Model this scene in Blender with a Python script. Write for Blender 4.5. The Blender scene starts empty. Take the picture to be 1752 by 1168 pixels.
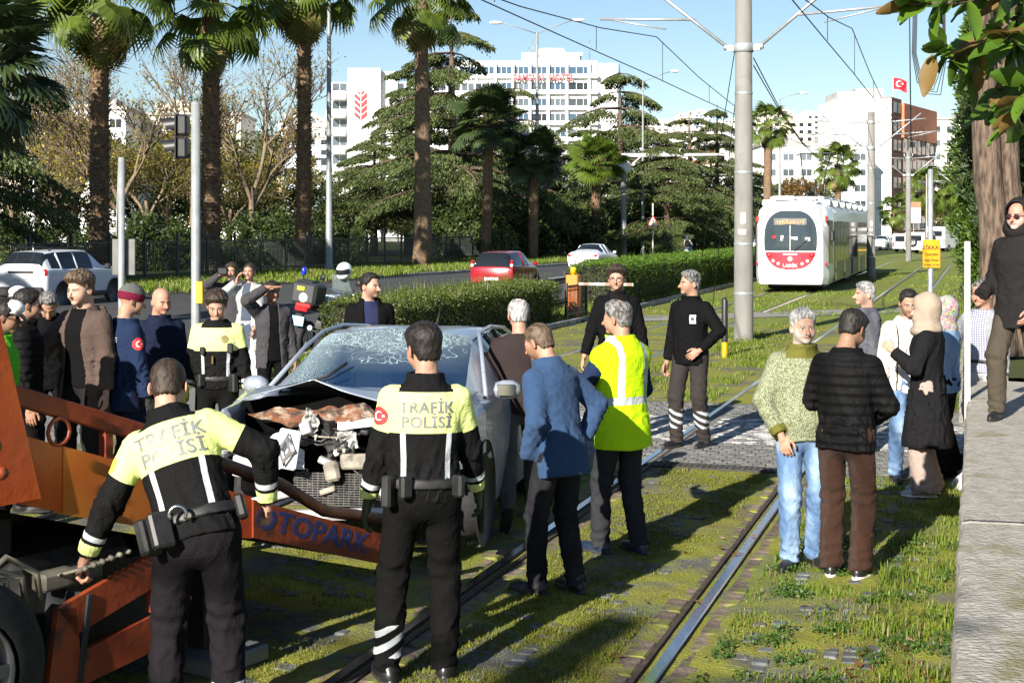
import bpy, bmesh, math, random
import numpy as np
from mathutils import Vector, Matrix, Euler, Quaternion
from mathutils.bvhtree import BVHTree
S = bpy.context.scene
COL = S.collection
random.seed(7)
RNG = np.random.default_rng(7)
R = math.radians
# ------------------------------------------------------------------ camera, sky, sun, exposure
F, H, HZ, CX = 2433.0, 2.3, 390.0, 876.0
cam_d = bpy.data.cameras.new('camera')
cam_d.sensor_width = 36.0
cam_d.lens = F / 1752.0 * 36.0
cam_d.shift_y = -(584.0 - HZ) / 1752.0
cam_d.clip_start = 0.1
cam_d.clip_end = 12000
cam = bpy.data.objects.new('camera', cam_d)
COL.objects.link(cam)
cam.location = (0, 0, H)
cam.rotation_euler = (R(90), 0, 0)
S.camera = cam
SUN_EL = 25.0
SUN_AZ = 207.0            # clockwise from +Y: behind the camera, to its left
world = bpy.data.worlds.new('World')
S.world = world
world.use_nodes = True
wn = world.node_tree.nodes
sky = wn.new('ShaderNodeTexSky')
sky.sky_type = 'NISHITA'
sky.sun_disc = False
sky.sun_elevation = R(SUN_EL)
sky.sun_rotation = R(SUN_AZ)
sky.air_density = 1.0
sky.dust_density = 0.15
sky.ozone_density = 2.5
bg = wn['Background']
bg.inputs['Strength'].default_value = 0.052
world.node_tree.links.new(sky.outputs[0], bg.inputs[0])
sun_d = bpy.data.lights.new('sun', 'SUN')
sun_d.energy = 4.8
sun_d.angle = R(0.5)
sun_d.color = (1.0, 0.93, 0.82)
sun = bpy.data.objects.new('sun', sun_d)
COL.objects.link(sun)
_az = R(SUN_AZ)
SUNV = Vector((math.sin(_az) * math.cos(R(SUN_EL)), math.cos(_az) * math.cos(R(SUN_EL)), math.sin(R(SUN_EL))))
sun.rotation_euler = (-SUNV).to_track_quat('-Z', 'Y').to_euler()
sun.location = SUNV * 60
S.view_settings.view_transform = 'Standard'
S.view_settings.look = 'None'
S.view_settings.gamma = 1.0
S.view_settings.exposure = 1.3
S.cycles.max_bounces = 6
S.cycles.transparent_max_bounces = 12
S.cycles.use_denoising = True
# ------------------------------------------------------------------ places
def G(px, py, z=0.0):
 Y = (H - z) * F / (py - HZ)
 return Vector(((px - CX) / F * Y, Y, z))
def P(px, py, Y):
 return Vector(((px - CX) / F * Y, Y, H - (py - HZ) / F * Y))
TD = Vector((0.3107, 0.9505, 0))     # along the tram line
TN = Vector((0.9505, -0.3107, 0))    # across it, to the right
TANG = math.atan2(0.3107, 0.9505)
def T(n, v, z=0.0):
 return TN * n + TD * v + Vector((0, 0, z))
# ------------------------------------------------------------------ objects
def link(o, parent=None):
 COL.objects.link(o)
 if parent is not None:
  o.parent = parent
 return o
def empty(name, loc=(0, 0, 0), rz=0.0, parent=None):
 o = bpy.data.objects.new(name, None)
 o.empty_display_size = 0.2
 o.location = loc
 o.rotation_euler = (0, 0, rz)
 return link(o, parent)
def tag(o, label=None, cat=None, group=None, kind=None):
 if label: o['label'] = label
 if cat: o['category'] = cat
 if group: o['group'] = group
 if kind: o['kind'] = kind
 return o
def copy_tree(o, parent=None):
 c = o.copy()
 COL.objects.link(c)
 c.parent = parent
 for ch in list(o.children):
  copy_tree(ch, c)
 return c
def mesh_np(name, V, FA, mats, midx=None, smooth=False, attrs=None):
 """V (n,3), FA (m,k) faces of one size or a list of such arrays."""
 if not isinstance(FA, (list, tuple)): FA = [FA]
 FA = [np.asarray(f, dtype=np.int32) for f in FA if len(f)]
 me = bpy.data.meshes.new(name)
 V = np.asarray(V, dtype=np.float32)
 nl = sum(f.size for f in FA)
 npoly = sum(len(f) for f in FA)
 me.vertices.add(len(V)); me.loops.add(nl); me.polygons.add(npoly)
 me.vertices.foreach_set('co', V.ravel())
 me.loops.foreach_set('vertex_index', np.concatenate([f.ravel() for f in FA]))
 tot = np.concatenate([np.full(len(f), f.shape[1], dtype=np.int32) for f in FA])
 st = np.concatenate([[0], np.cumsum(tot)[:-1]]).astype(np.int32)
 me.polygons.foreach_set('loop_start', st)
 try: me.polygons.foreach_set('loop_total', tot)
 except Exception: pass
 for m in (mats if isinstance(mats, (list, tuple)) else [mats]):
  me.materials.append(m)
 if midx is not None:
  me.polygons.foreach_set('material_index', np.asarray(midx, dtype=np.int32))
 me.polygons.foreach_set('use_smooth', np.full(npoly, bool(smooth)))
 if attrs:
  for k, a in attrs.items():
   a = np.asarray(a, dtype=np.float32)
   if a.ndim == 1:
    at = me.attributes.new(k, 'FLOAT', 'POINT'); at.data.foreach_set('value', a)
   else:
    at = me.attributes.new(k, 'FLOAT_VECTOR', 'POINT'); at.data.foreach_set('vector', a.ravel())
 me.update(calc_edges=True)
 me.validate()
 return me
def obj(name, me, parent=None, loc=None, rot=None):
 o = bpy.data.objects.new(name, me)
 if loc is not None: o.location = loc
 if rot is not None: o.rotation_euler = rot
 return link(o, parent)
class MB:
 """collects shapes; build() links them as ONE mesh object"""
 def __init__(s):
  s.v = []; s.f = []; s.m = []; s.sm = []
 def add(s, V, FS, mi=0, M=None, smooth=False):
  o = len(s.v)
  for p in V:
   p = Vector(p)
   s.v.append(M @ p if M is not None else p)
  for f in FS:
   s.f.append([i + o for i in f]); s.m.append(mi); s.sm.append(smooth)
  return s
 def box(s, c, d, M=None, mi=0, rot=None, bev=0.0, taper=None):
  """c centre, d full size; rot an Euler tuple about c"""
  x, y, z = d[0] / 2, d[1] / 2, d[2] / 2
  b = min(bev, x * .95, y * .95, z * .95)
  if b <= 0:
   V = [(-x, -y, -z), (x, -y, -z), (x, y, -z), (-x, y, -z), (-x, -y, z), (x, -y, z), (x, y, z), (-x, y, z)]
   FS = [(0, 3, 2, 1), (4, 5, 6, 7), (0, 1, 5, 4), (1, 2, 6, 5), (2, 3, 7, 6), (3, 0, 4, 7)]
  else:
   V = []; FS = []
   def ring(zz, ins):
    a, c2 = x - ins, y - ins
    bb = max(b - ins, 0.0005)
    return [(-a + bb, -c2, zz), (a - bb, -c2, zz), (a, -c2 + bb, zz), (a, c2 - bb, zz),
      (a - bb, c2, zz), (-a + bb, c2, zz), (-a, c2 - bb, zz), (-a, -c2 + bb, zz)]
   V = ring(-z, b * .8) + ring(-z + b, 0) + ring(z - b, 0) + ring(z, b * .8)
   for k in range(3):
    for i in range(8):
     j = (i + 1) % 8
     FS.append((k * 8 + i, k * 8 + j, k * 8 + 8 + j, k * 8 + 8 + i))
   FS.append(tuple(range(7, -1, -1))); FS.append(tuple(range(24, 32)))
  if taper:
   V = [(p[0] * (taper[0] if p[2] > 0 else 1), p[1] * (taper[1] if p[2] > 0 else 1), p[2]) for p in V]
  L = Matrix.Translation(Vector(c))
  if rot is not None: L = L @ Euler(rot).to_matrix().to_4x4()
  if M is not None: L = M @ L
  return s.add(V, FS, mi, L)
 def tube(s, pts, r, n=8, M=None, mi=0, cap=True, smooth=True):
  pts = [Vector(p) for p in pts]
  rs = r if isinstance(r, (list, tuple)) else [r] * len(pts)
  V = []; FS = []
  up = None
  for i, p in enumerate(pts):
   if i == 0: t = pts[1] - p
   elif i == len(pts) - 1: t = p - pts[-2]
   else: t = (pts[i + 1] - p).normalized() + (p - pts[i - 1]).normalized()
   if t.length < 1e-9: t = Vector((0, 0, 1))
   t.normalize()
   if up is None:
    up = Vector((0, 0, 1)) if abs(t.z) < .9 else Vector((1, 0, 0))
   a = t.cross(up)
   if a.length < 1e-6: a = t.orthogonal()
   a.normalize(); b = t.cross(a).normalized()
   up = -b if up.dot(b) < 0 else b
   up = a.cross(t)
   for k in range(n):
    w = 2 * math.pi * k / n
    V.append(p + (a * math.cos(w) + up * math.sin(w)) * rs[i])
  for i in range(len(pts) - 1):
   for k in range(n):
    k2 = (k + 1) % n
    FS.append((i * n + k, i * n + k2, (i + 1) * n + k2, (i + 1) * n + k))
  s.add(V, FS, mi, M, smooth)
  if cap:
   o = len(s.v) - len(V)
   s.f.append([o + k for k in range(n - 1, -1, -1)]); s.m.append(mi); s.sm.append(False)
   s.f.append([o + (len(pts) - 1) * n + k for k in range(n)]); s.m.append(mi); s.sm.append(False)
  return s
 def lathe(s, prof, n=16, M=None, mi=0, smooth=True, ax='z'):
  """prof [(r,h)...]"""
  V = []; FS = []
  for (r, h) in prof:
   for k in range(n):
    w = 2 * math.pi * k / n
    c, d = r * math.cos(w), r * math.sin(w)
    V.append((c, d, h) if ax == 'z' else ((h, c, d) if ax == 'x' else (d, h, c)))
  for i in range(len(prof) - 1):
   for k in range(n):
    k2 = (k + 1) % n
    FS.append((i * n + k, i * n + k2, (i + 1) * n + k2, (i + 1) * n + k))
  return s.add(V, FS, mi, M, smooth)
 def loft(s, rings, M=None, mi=0, closed=True, cap=False, smooth=True):
  n = len(rings[0]); V = [p for r_ in rings for p in r_]; FS = []
  for i in range(len(rings) - 1):
   for k in range(n if closed else n - 1):
    k2 = (k + 1) % n
    FS.append((i * n + k, i * n + k2, (i + 1) * n + k2, (i + 1) * n + k))
  o = len(s.v)
  s.add(V, FS, mi, M, smooth)
  if cap:
   s.f.append([o + k for k in range(n - 1, -1, -1)]); s.m.append(mi); s.sm.append(False)
   s.f.append([o + (len(rings) - 1) * n + k for k in range(n)]); s.m.append(mi); s.sm.append(False)
  return s
 def prism(s, poly, a, b, M=None, mi=0, ax='y'):
  """2-D polygon extruded from a to b along ax (poly is in the two other axes, in order)"""
  n = len(poly)
  def pt(p, h):
   return (p[0], h, p[1]) if ax == 'y' else ((h, p[0], p[1]) if ax == 'x' else (p[0], p[1], h))
  V = [pt(p, a) for p in poly] + [pt(p, b) for p in poly]
  FS = [(k, (k + 1) % n, n + (k + 1) % n, n + k) for k in range(n)]
  FS += [tuple(range(n - 1, -1, -1)), tuple(range(n, 2 * n))]
  return s.add(V, FS, mi, M)
 def mesh(s, name, mats):
  me = bpy.data.meshes.new(name)
  me.from_pydata([tuple(p) for p in s.v], [], s.f)
  for m in (mats if isinstance(mats, (list, tuple)) else [mats]): me.materials.append(m)
  me.polygons.foreach_set('material_index', np.array(s.m, dtype=np.int32))
  me.polygons.foreach_set('use_smooth', np.array(s.sm, dtype=bool))
  bm = bmesh.new(); bm.from_mesh(me)
  bmesh.ops.recalc_face_normals(bm, faces=bm.faces)
  bm.to_mesh(me); bm.free()
  me.update()
  return me
 def build(s, name, mats, parent=None, loc=None, rot=None):
  return obj(name, s.mesh(name, mats), parent, loc, rot)
# ------------------------------------------------------------------ materials
_M = {}
def N(nt, typ, **kw):
 n = nt.nodes.new(typ)
 for k, v in kw.items():
  if k.startswith('i_'):
   n.inputs[k[2:].replace('_', ' ')].default_value = v
  else: setattr(n, k, v)
 return n
def rgb(c):
 return (c[0], c[1], c[2], 1.0)
def mat(name, col=(.5, .5, .5), rough=.7, metal=0.0, var=.15, scale=6.0, bump=0.0, bscale=None, col2=None,
  spec=.5, coat=0.0, emit=None, alpha=None, trans=0.0, detail=6.0, contrast=(.35, .65), stretch=None, ior=None, objrand=0.0,
  sheen=0.0, dirt=None, subsurf=0.0):
 """principled surface with noise between two tones, optional bump and second colour"""
 if name in _M: return _M[name]
 m = bpy.data.materials.new(name); m.use_nodes = True
 nt = m.node_tree; L = nt.links.new
 b = nt.nodes['Principled BSDF']
 b.inputs['Roughness'].default_value = rough
 b.inputs['Metallic'].default_value = metal
 b.inputs['Specular IOR Level'].default_value = spec
 if coat: b.inputs['Coat Weight'].default_value = coat; b.inputs['Coat Roughness'].default_value = .06
 if trans: b.inputs['Transmission Weight'].default_value = trans
 if ior: b.inputs['IOR'].default_value = ior
 if sheen: b.inputs['Sheen Weight'].default_value = sheen
 if subsurf:
  b.inputs['Subsurface Weight'].default_value = subsurf
  b.inputs['Subsurface Radius'].default_value = (.012, .005, .003)
  b.inputs['Subsurface Scale'].default_value = 1.0
 if alpha is not None: b.inputs['Alpha'].default_value = alpha
 tc = N(nt, 'ShaderNodeTexCoord')
 vec = tc.outputs['Object']
 if stretch:
  mp = N(nt, 'ShaderNodeMapping'); mp.inputs['Scale'].default_value = stretch
  L(vec, mp.inputs[0]); vec = mp.outputs[0]
 no = N(nt, 'ShaderNodeTexNoise'); no.inputs['Scale'].default_value = scale; no.inputs['Detail'].default_value = detail
 L(vec, no.inputs['Vector'])
 mr = N(nt, 'ShaderNodeMapRange'); mr.inputs[1].default_value = contrast[0]; mr.inputs[2].default_value = contrast[1]
 L(no.outputs[0], mr.inputs[0])
 mx = N(nt, 'ShaderNodeMix', data_type='RGBA')
 a = col if col2 else tuple(c * (1 - var) for c in col)
 c2 = col2 if col2 else tuple(min(1, c * (1 + var)) for c in col)
 mx.inputs[6].default_value = rgb(a); mx.inputs[7].default_value = rgb(c2)
 L(mr.outputs[0], mx.inputs[0])
 out = mx.outputs[2]
 if dirt:
  n2 = N(nt, 'ShaderNodeTexNoise'); n2.inputs['Scale'].default_value = dirt[1]; n2.inputs['Detail'].default_value = 8
  L(tc.outputs['Object'], n2.inputs['Vector'])
  m2 = N(nt, 'ShaderNodeMapRange'); m2.inputs[1].default_value = dirt[2]; m2.inputs[2].default_value = dirt[2] + .12
  L(n2.outputs[0], m2.inputs[0])
  x2 = N(nt, 'ShaderNodeMix', data_type='RGBA'); x2.inputs[7].default_value = rgb(dirt[0])
  L(m2.outputs[0], x2.inputs[0]); L(out, x2.inputs[6]); out = x2.outputs[2]
 if objrand:
  oi = N(nt, 'ShaderNodeObjectInfo')
  hs = N(nt, 'ShaderNodeHueSaturation')
  m3 = N(nt, 'ShaderNodeMapRange'); m3.inputs[3].default_value = 1 - objrand; m3.inputs[4].default_value = 1 + objrand
  L(oi.outputs['Random'], m3.inputs[0]); L(m3.outputs[0], hs.inputs['Value']); L(out, hs.inputs['Color']); out = hs.outputs[0]
 L(out, b.inputs['Base Color'])
 if emit:
  b.inputs['Emission Color'].default_value = rgb(emit[0]); b.inputs['Emission Strength'].default_value = emit[1]
 if bump:
  nb = N(nt, 'ShaderNodeTexNoise'); nb.inputs['Scale'].default_value = bscale or scale * 4; nb.inputs['Detail'].default_value = 8
  L(vec, nb.inputs['Vector'])
  bp = N(nt, 'ShaderNodeBump'); bp.inputs['Strength'].default_value = 1.0; bp.inputs['Distance'].default_value = bump
  L(nb.outputs[0], bp.inputs['Height']); L(bp.outputs[0], b.inputs['Normal'])
 _M[name] = m
 return m
def glass(name, tint=(.03, .04, .05), rough=.03, alpha=.85):
 """dark reflective vehicle glazing one can see a little through"""
 if name in _M: return _M[name]
 m = bpy.data.materials.new(name); m.use_nodes = True
 nt = m.node_tree; L = nt.links.new
 b = nt.nodes['Principled BSDF']
 b.inputs['Base Color'].default_value = rgb(tint); b.inputs['Roughness'].default_value = rough
 b.inputs['Specular IOR Level'].default_value = .6
 tr = N(nt, 'ShaderNodeBsdfTransparent'); tr.inputs[0].default_value = (.75, .85, .85, 1)
 ms = N(nt, 'ShaderNodeMixShader'); ms.inputs[0].default_value = alpha
 L(tr.outputs[0], ms.inputs[1]); L(b.outputs[0], ms.inputs[2])
 L(ms.outputs[0], nt.nodes['Material Output'].inputs[0])
 _M[name] = m
 return m
def text_mesh(txt, size, ext=0.002, align='CENTER', bold=0.0, spacing=1.0, res=2):
 cu = bpy.data.curves.new('lettering', 'FONT')
 cu.body = txt; cu.size = size; cu.align_x = align; cu.align_y = 'CENTER'
 cu.extrude = ext; cu.offset = bold; cu.resolution_u = res; cu.space_character = spacing
 o = bpy.data.objects.new('lettering', cu); COL.objects.link(o)
 dg = bpy.context.evaluated_depsgraph_get()
 me = bpy.data.meshes.new_from_object(o.evaluated_get(dg))
 bpy.data.objects.remove(o); bpy.data.curves.remove(cu)
 return me
def text_obj(name, txt, size, m, parent, loc, rot, ext=.002, bold=0.0, spacing=1.0, sx=1.0):
 me = text_mesh(txt, size, ext, bold=bold, spacing=spacing)
 me.materials.clear(); me.materials.append(m)
 o = obj(name, me, parent, loc, rot)
 o.scale = (sx, 1, 1)
 return o
# ------------------------------------------------------------------ implicit surfaces for bodies and cloth
def surfnet(fn, lo, hi, vox):
 lo = np.array(lo, dtype=np.float32); hi = np.array(hi, dtype=np.float32)
 n = np.ceil((hi - lo) / vox).astype(int) + 1
 ax = [lo[i] + vox * np.arange(n[i], dtype=np.float32) for i in range(3)]
 g = np.stack(np.meshgrid(*ax, indexing='ij'), -1).reshape(-1, 3)
 D = fn(g).reshape(n)
 ins = D < 0
 a, b, c = n - 1
 cnt = np.zeros((a, b, c), dtype=np.int8)
 for i in (0, 1):
  for j in (0, 1):
   for k in (0, 1):
    cnt += ins[i:a + i, j:b + j, k:c + k]
 mixed = (cnt > 0) & (cnt < 8)
 cells = np.argwhere(mixed)
 idx = np.full((a, b, c), -1, dtype=np.int32)
 idx[mixed] = np.arange(len(cells))
 acc = np.zeros((len(cells), 3), dtype=np.float32); w = np.zeros(len(cells), dtype=np.float32)
 corners = [(i, j, k) for i in (0, 1) for j in (0, 1) for k in (0, 1)]
 for ca in corners:
  for cb in corners:
   if sum(abs(p - q) for p, q in zip(ca, cb)) != 1 or cb < ca: continue
   da = D[cells[:, 0] + ca[0], cells[:, 1] + ca[1], cells[:, 2] + ca[2]]
   db = D[cells[:, 0] + cb[0], cells[:, 1] + cb[1], cells[:, 2] + cb[2]]
   cr = (da < 0) != (db < 0)
   t = np.where(cr, da / np.where(cr, da - db, 1), 0)
   A = np.array(ca, dtype=np.float32); B = np.array(cb, dtype=np.float32)
   acc += (A + t[:, None] * (B - A)) * cr[:, None]
   w += cr
 V = lo + vox * (cells + acc / np.maximum(w, 1)[:, None])
 Q = []
 for axis in range(3):
  sl0 = [slice(None)] * 3; sl1 = [slice(None)] * 3
  sl0[axis] = slice(0, -1); sl1[axis] = slice(1, None)
  s0 = ins[tuple(sl0)]; s1 = ins[tuple(sl1)]
  E = np.argwhere(s0 != s1)
  o1, o2 = [q for q in range(3) if q != axis]
  ok = (E[:, o1] > 0) & (E[:, o1] < n[o1] - 1) & (E[:, o2] > 0) & (E[:, o2] < n[o2] - 1)
  E = E[ok]
  st = s0[E[:, 0], E[:, 1], E[:, 2]]
  q = []
  for (d1, d2) in ((-1, -1), (0, -1), (0, 0), (-1, 0)):
   C = E.copy(); C[:, o1] += d1; C[:, o2] += d2
   q.append(idx[C[:, 0], C[:, 1], C[:, 2]])
  q = np.stack(q, 1)
  flip = st if axis != 1 else ~st
  q = np.where(flip[:, None], q, q[:, ::-1])
  Q.append(q)
 return V, np.concatenate(Q)
def A3(v): return np.array(v, dtype=np.float32)
def cap(Pn, a, b, ra, rb):
 a = A3(a); b = A3(b); ab = b - a
 t = np.clip(((Pn - a) @ ab) / max(float(ab @ ab), 1e-9), 0, 1)
 d = Pn - (a + t[:, None] * ab)
 return np.sqrt((d * d).sum(1)) - (ra + (rb - ra) * t)
def ell(Pn, c, r, M=None):
 q = Pn - A3(c)
 if M is not None: q = q @ np.array(M, dtype=np.float32)
 r = A3(r)
 k0 = np.sqrt(((q / r) ** 2).sum(1)); k1 = np.sqrt(((q / (r * r)) ** 2).sum(1))
 return k0 * (k0 - 1) / np.maximum(k1, 1e-6)
def smin(a, b, k):
 h = np.clip(.5 + .5 * (b - a) / k, 0, 1)
 return b + (a - b) * h - k * h * (1 - h)
def smax(a, b, k): return -smin(-a, -b, k)
def sstep(x, a, b):
 t = np.clip((x - a) / (b - a), 0, 1); return t * t * (3 - 2 * t)
def waves(Pn, seed, wl=.1, n=5, aniso=(1, 1, 1)):
 r = np.random.default_rng(seed); out = np.zeros(len(Pn), dtype=np.float32)
 for i in range(n):
  k = r.normal(size=3) * np.array(aniso); k = k / np.linalg.norm(k) * (2 * np.pi / (wl * r.uniform(.6, 1.6)))
  k2 = r.normal(size=3); k2 = k2 / np.linalg.norm(k2) * (2 * np.pi / (wl * 2.2))
  out += np.sin(Pn @ k.astype(np.float32) + 1.6 * np.sin(Pn @ k2.astype(np.float32) + r.uniform(0, 6)) + r.uniform(0, 6))
 return out / n
def ik(a, t, l1, l2, hint):
 a = Vector(a); t = Vector(t); d = t - a
 L = min(d.length, (l1 + l2) * .998); d.normalize()
 x = (l1 * l1 - l2 * l2 + L * L) / (2 * L)
 h = math.sqrt(max(l1 * l1 - x * x, 0))
 hv = Vector(hint); hv = hv - d * hv.dot(d)
 if hv.length < 1e-6: hv = d.orthogonal()
 hv.normalize()
 return a + d * x + hv * h, a + d * L
# ------------------------------------------------------------------ cloth and skin materials
def cloth(name, base, c1=None, c2=None, rough=.85, pattern=None, var=.16, bump=.0016, c3=None, sheen=.0):
 if name in _M: return _M[name]
 m = bpy.data.materials.new(name); m.use_nodes = True
 nt = m.node_tree; L = nt.links.new; b = nt.nodes['Principled BSDF']
 b.inputs['Roughness'].default_value = rough; b.inputs['Specular IOR Level'].default_value = .05
 if sheen: b.inputs['Sheen Weight'].default_value = sheen
 tc = N(nt, 'ShaderNodeTexCoord')
 no = N(nt, 'ShaderNodeTexNoise'); no.inputs['Scale'].default_value = 9; no.inputs['Detail'].default_value = 5
 L(tc.outputs['Object'], no.inputs['Vector'])
 mx = N(nt, 'ShaderNodeMix', data_type='RGBA')
 mx.inputs[6].default_value = rgb([c * (1 - var) for c in base]); mx.inputs[7].default_value = rgb([min(1, c * (1 + var)) for c in base])
 L(no.outputs[0], mx.inputs[0]); out = mx.outputs[2]
 hgt = None
 def mixin(fac, col_or_out):
  nonlocal out
  q = N(nt, 'ShaderNodeMix', data_type='RGBA')
  L(fac, q.inputs[0]); L(out, q.inputs[6])
  if isinstance(col_or_out, tuple): q.inputs[7].default_value = rgb(col_or_out)
  else: L(col_or_out, q.inputs[7])
  out = q.outputs[2]
 if pattern == 'knit':
  vo = N(nt, 'ShaderNodeTexVoronoi'); vo.inputs['Scale'].default_value = 1.0
  mp = N(nt, 'ShaderNodeMapping'); mp.inputs['Scale'].default_value = (210, 210, 150); L(tc.outputs['Object'], mp.inputs[0]); L(mp.outputs[0], vo.inputs['Vector'])
  sx = N(nt, 'ShaderNodeSeparateColor'); L(vo.outputs['Color'], sx.inputs[0])
  gt = N(nt, 'ShaderNodeMath', operation='GREATER_THAN'); gt.inputs[1].default_value = .42; L(sx.outputs[0], gt.inputs[0])
  mixin(gt.outputs[0], (.27, .29, .20))
  hgt = vo.outputs['Distance']
 elif pattern == 'plaid':
  sp = N(nt, 'ShaderNodeSeparateXYZ'); L(tc.outputs['Object'], sp.inputs[0])
  for ch in ('X', 'Z'):
   f = N(nt, 'ShaderNodeMath', operation='MULTIPLY'); f.inputs[1].default_value = 42.0; L(sp.outputs[ch], f.inputs[0])
   fr = N(nt, 'ShaderNodeMath', operation='FRACT'); L(f.outputs[0], fr.inputs[0])
   gt = N(nt, 'ShaderNodeMath', operation='GREATER_THAN'); gt.inputs[1].default_value = .6; L(fr.outputs[0], gt.inputs[0])
   hf = N(nt, 'ShaderNodeMath', operation='MULTIPLY'); hf.inputs[1].default_value = .6; L(gt.outputs[0], hf.inputs[0])
   mixin(hf.outputs[0], c3 or (.45, .46, .52))
 elif pattern == 'flower':
  vo = N(nt, 'ShaderNodeTexVoronoi'); vo.inputs['Scale'].default_value = 55
  L(tc.outputs['Object'], vo.inputs['Vector'])
  hs = N(nt, 'ShaderNodeHueSaturation'); hs.inputs['Saturation'].default_value = .7; hs.inputs['Value'].default_value = .55; L(vo.outputs['Color'], hs.inputs['Color'])
  k = N(nt, 'ShaderNodeMath', operation='MULTIPLY'); k.inputs[1].default_value = .6; k.inputs[0].default_value = 1.0
  mixin(k.outputs[0], hs.outputs[0])
 elif pattern == 'denim':
  n2 = N(nt, 'ShaderNodeTexNoise'); n2.inputs['Scale'].default_value = 7; n2.inputs['Detail'].default_value = 3
  mp = N(nt, 'ShaderNodeMapping'); mp.inputs['Scale'].default_value = (1.0, 1.0, .45); L(tc.outputs['Object'], mp.inputs[0]); L(mp.outputs[0], n2.inputs['Vector'])
  r2 = N(nt, 'ShaderNodeMapRange'); r2.inputs[1].default_value = .42; r2.inputs[2].default_value = .7; L(n2.outputs[0], r2.inputs[0])
  r2.inputs[4].default_value = .75
  mixin(r2.outputs[0], c3 or (.33, .45, .60))
 elif pattern in ('cord', 'quilt'):
  w = N(nt, 'ShaderNodeTexWave', wave_type='BANDS', bands_direction='X' if pattern == 'cord' else 'Z')
  w.inputs['Scale'].default_value = 55 if pattern == 'cord' else 5; w.inputs['Distortion'].default_value = 1.0 if pattern == 'cord' else .4
  L(tc.outputs['Object'], w.inputs['Vector']); hgt = w.outputs['Fac']
 for k, c in (('f1', c1), ('f2', c2)):
  if c is None: continue
  at = N(nt, 'ShaderNodeAttribute'); at.attribute_name = k
  gt = N(nt, 'ShaderNodeMath', operation='GREATER_THAN'); gt.inputs[1].default_value = 0; L(at.outputs['Fac'], gt.inputs[0])
  mixin(gt.outputs[0], tuple(c))
 L(out, b.inputs['Base Color'])
 nb = N(nt, 'ShaderNodeTexNoise'); nb.inputs['Scale'].default_value = 420 if pattern != 'quilt' else 60; nb.inputs['Detail'].default_value = 3
 L(tc.outputs['Object'], nb.inputs['Vector'])
 bp = N(nt, 'ShaderNodeBump'); bp.inputs['Strength'].default_value = .5; bp.inputs['Distance'].default_value = bump
 L(nb.outputs[0], bp.inputs['Height'])
 cr = N(nt, 'ShaderNodeTexNoise'); cr.inputs['Scale'].default_value = 11; cr.inputs['Detail'].default_value = 4; cr.inputs['Distortion'].default_value = 1.8
 L(tc.outputs['Object'], cr.inputs['Vector']); ab = N(nt, 'ShaderNodeMath', operation='SUBTRACT'); ab.inputs[1].default_value = .5; L(cr.outputs[0], ab.inputs[0]); ab2 = N(nt, 'ShaderNodeMath', operation='ABSOLUTE'); L(ab.outputs[0], ab2.inputs[0])
 b0 = N(nt, 'ShaderNodeBump'); b0.inputs['Strength'].default_value = .5; b0.inputs['Distance'].default_value = .024; L(ab2.outputs[0], b0.inputs['Height']); L(bp.outputs[0], b0.inputs['Normal']); bp = b0
 if hgt is not None:
  b2 = N(nt, 'ShaderNodeBump'); b2.inputs['Strength'].default_value = .8; b2.inputs['Distance'].default_value = .004 if pattern != 'quilt' else .012
  L(hgt, b2.inputs['Height']); L(bp.outputs[0], b2.inputs['Normal']); bp = b2
 L(bp.outputs[0], b.inputs['Normal'])
 _M[name] = m
 return m
def _skin():
 m = bpy.data.materials.new('skin'); m.use_nodes = True
 nt = m.node_tree; L = nt.links.new; b = nt.nodes['Principled BSDF']
 at = N(nt, 'ShaderNodeAttribute'); at.attribute_name = 'col'
 no = N(nt, 'ShaderNodeTexNoise'); no.inputs['Scale'].default_value = 60; no.inputs['Detail'].default_value = 6
 tc = N(nt, 'ShaderNodeTexCoord'); L(tc.outputs['Object'], no.inputs['Vector'])
 mr = N(nt, 'ShaderNodeMapRange'); mr.inputs[3].default_value = .85; mr.inputs[4].default_value = 1.12; L(no.outputs[0], mr.inputs[0])
 hs = N(nt, 'ShaderNodeHueSaturation'); L(at.outputs['Vector'], hs.inputs['Color']); L(mr.outputs[0], hs.inputs['Value'])
 L(hs.outputs[0], b.inputs['Base Color'])
 b.inputs['Roughness'].default_value = .55; b.inputs['Specular IOR Level'].default_value = .35
 b.inputs['Subsurface Weight'].default_value = .12; b.inputs['Subsurface Radius'].default_value = (.012, .005, .003); b.inputs['Subsurface Scale'].default_value = 1.0
 bp = N(nt, 'ShaderNodeBump'); bp.inputs['Distance'].default_value = .0008; L(no.outputs[0], bp.inputs['Height']); L(bp.outputs[0], b.inputs['Normal'])
 return m
SKIN = _skin()
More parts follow.
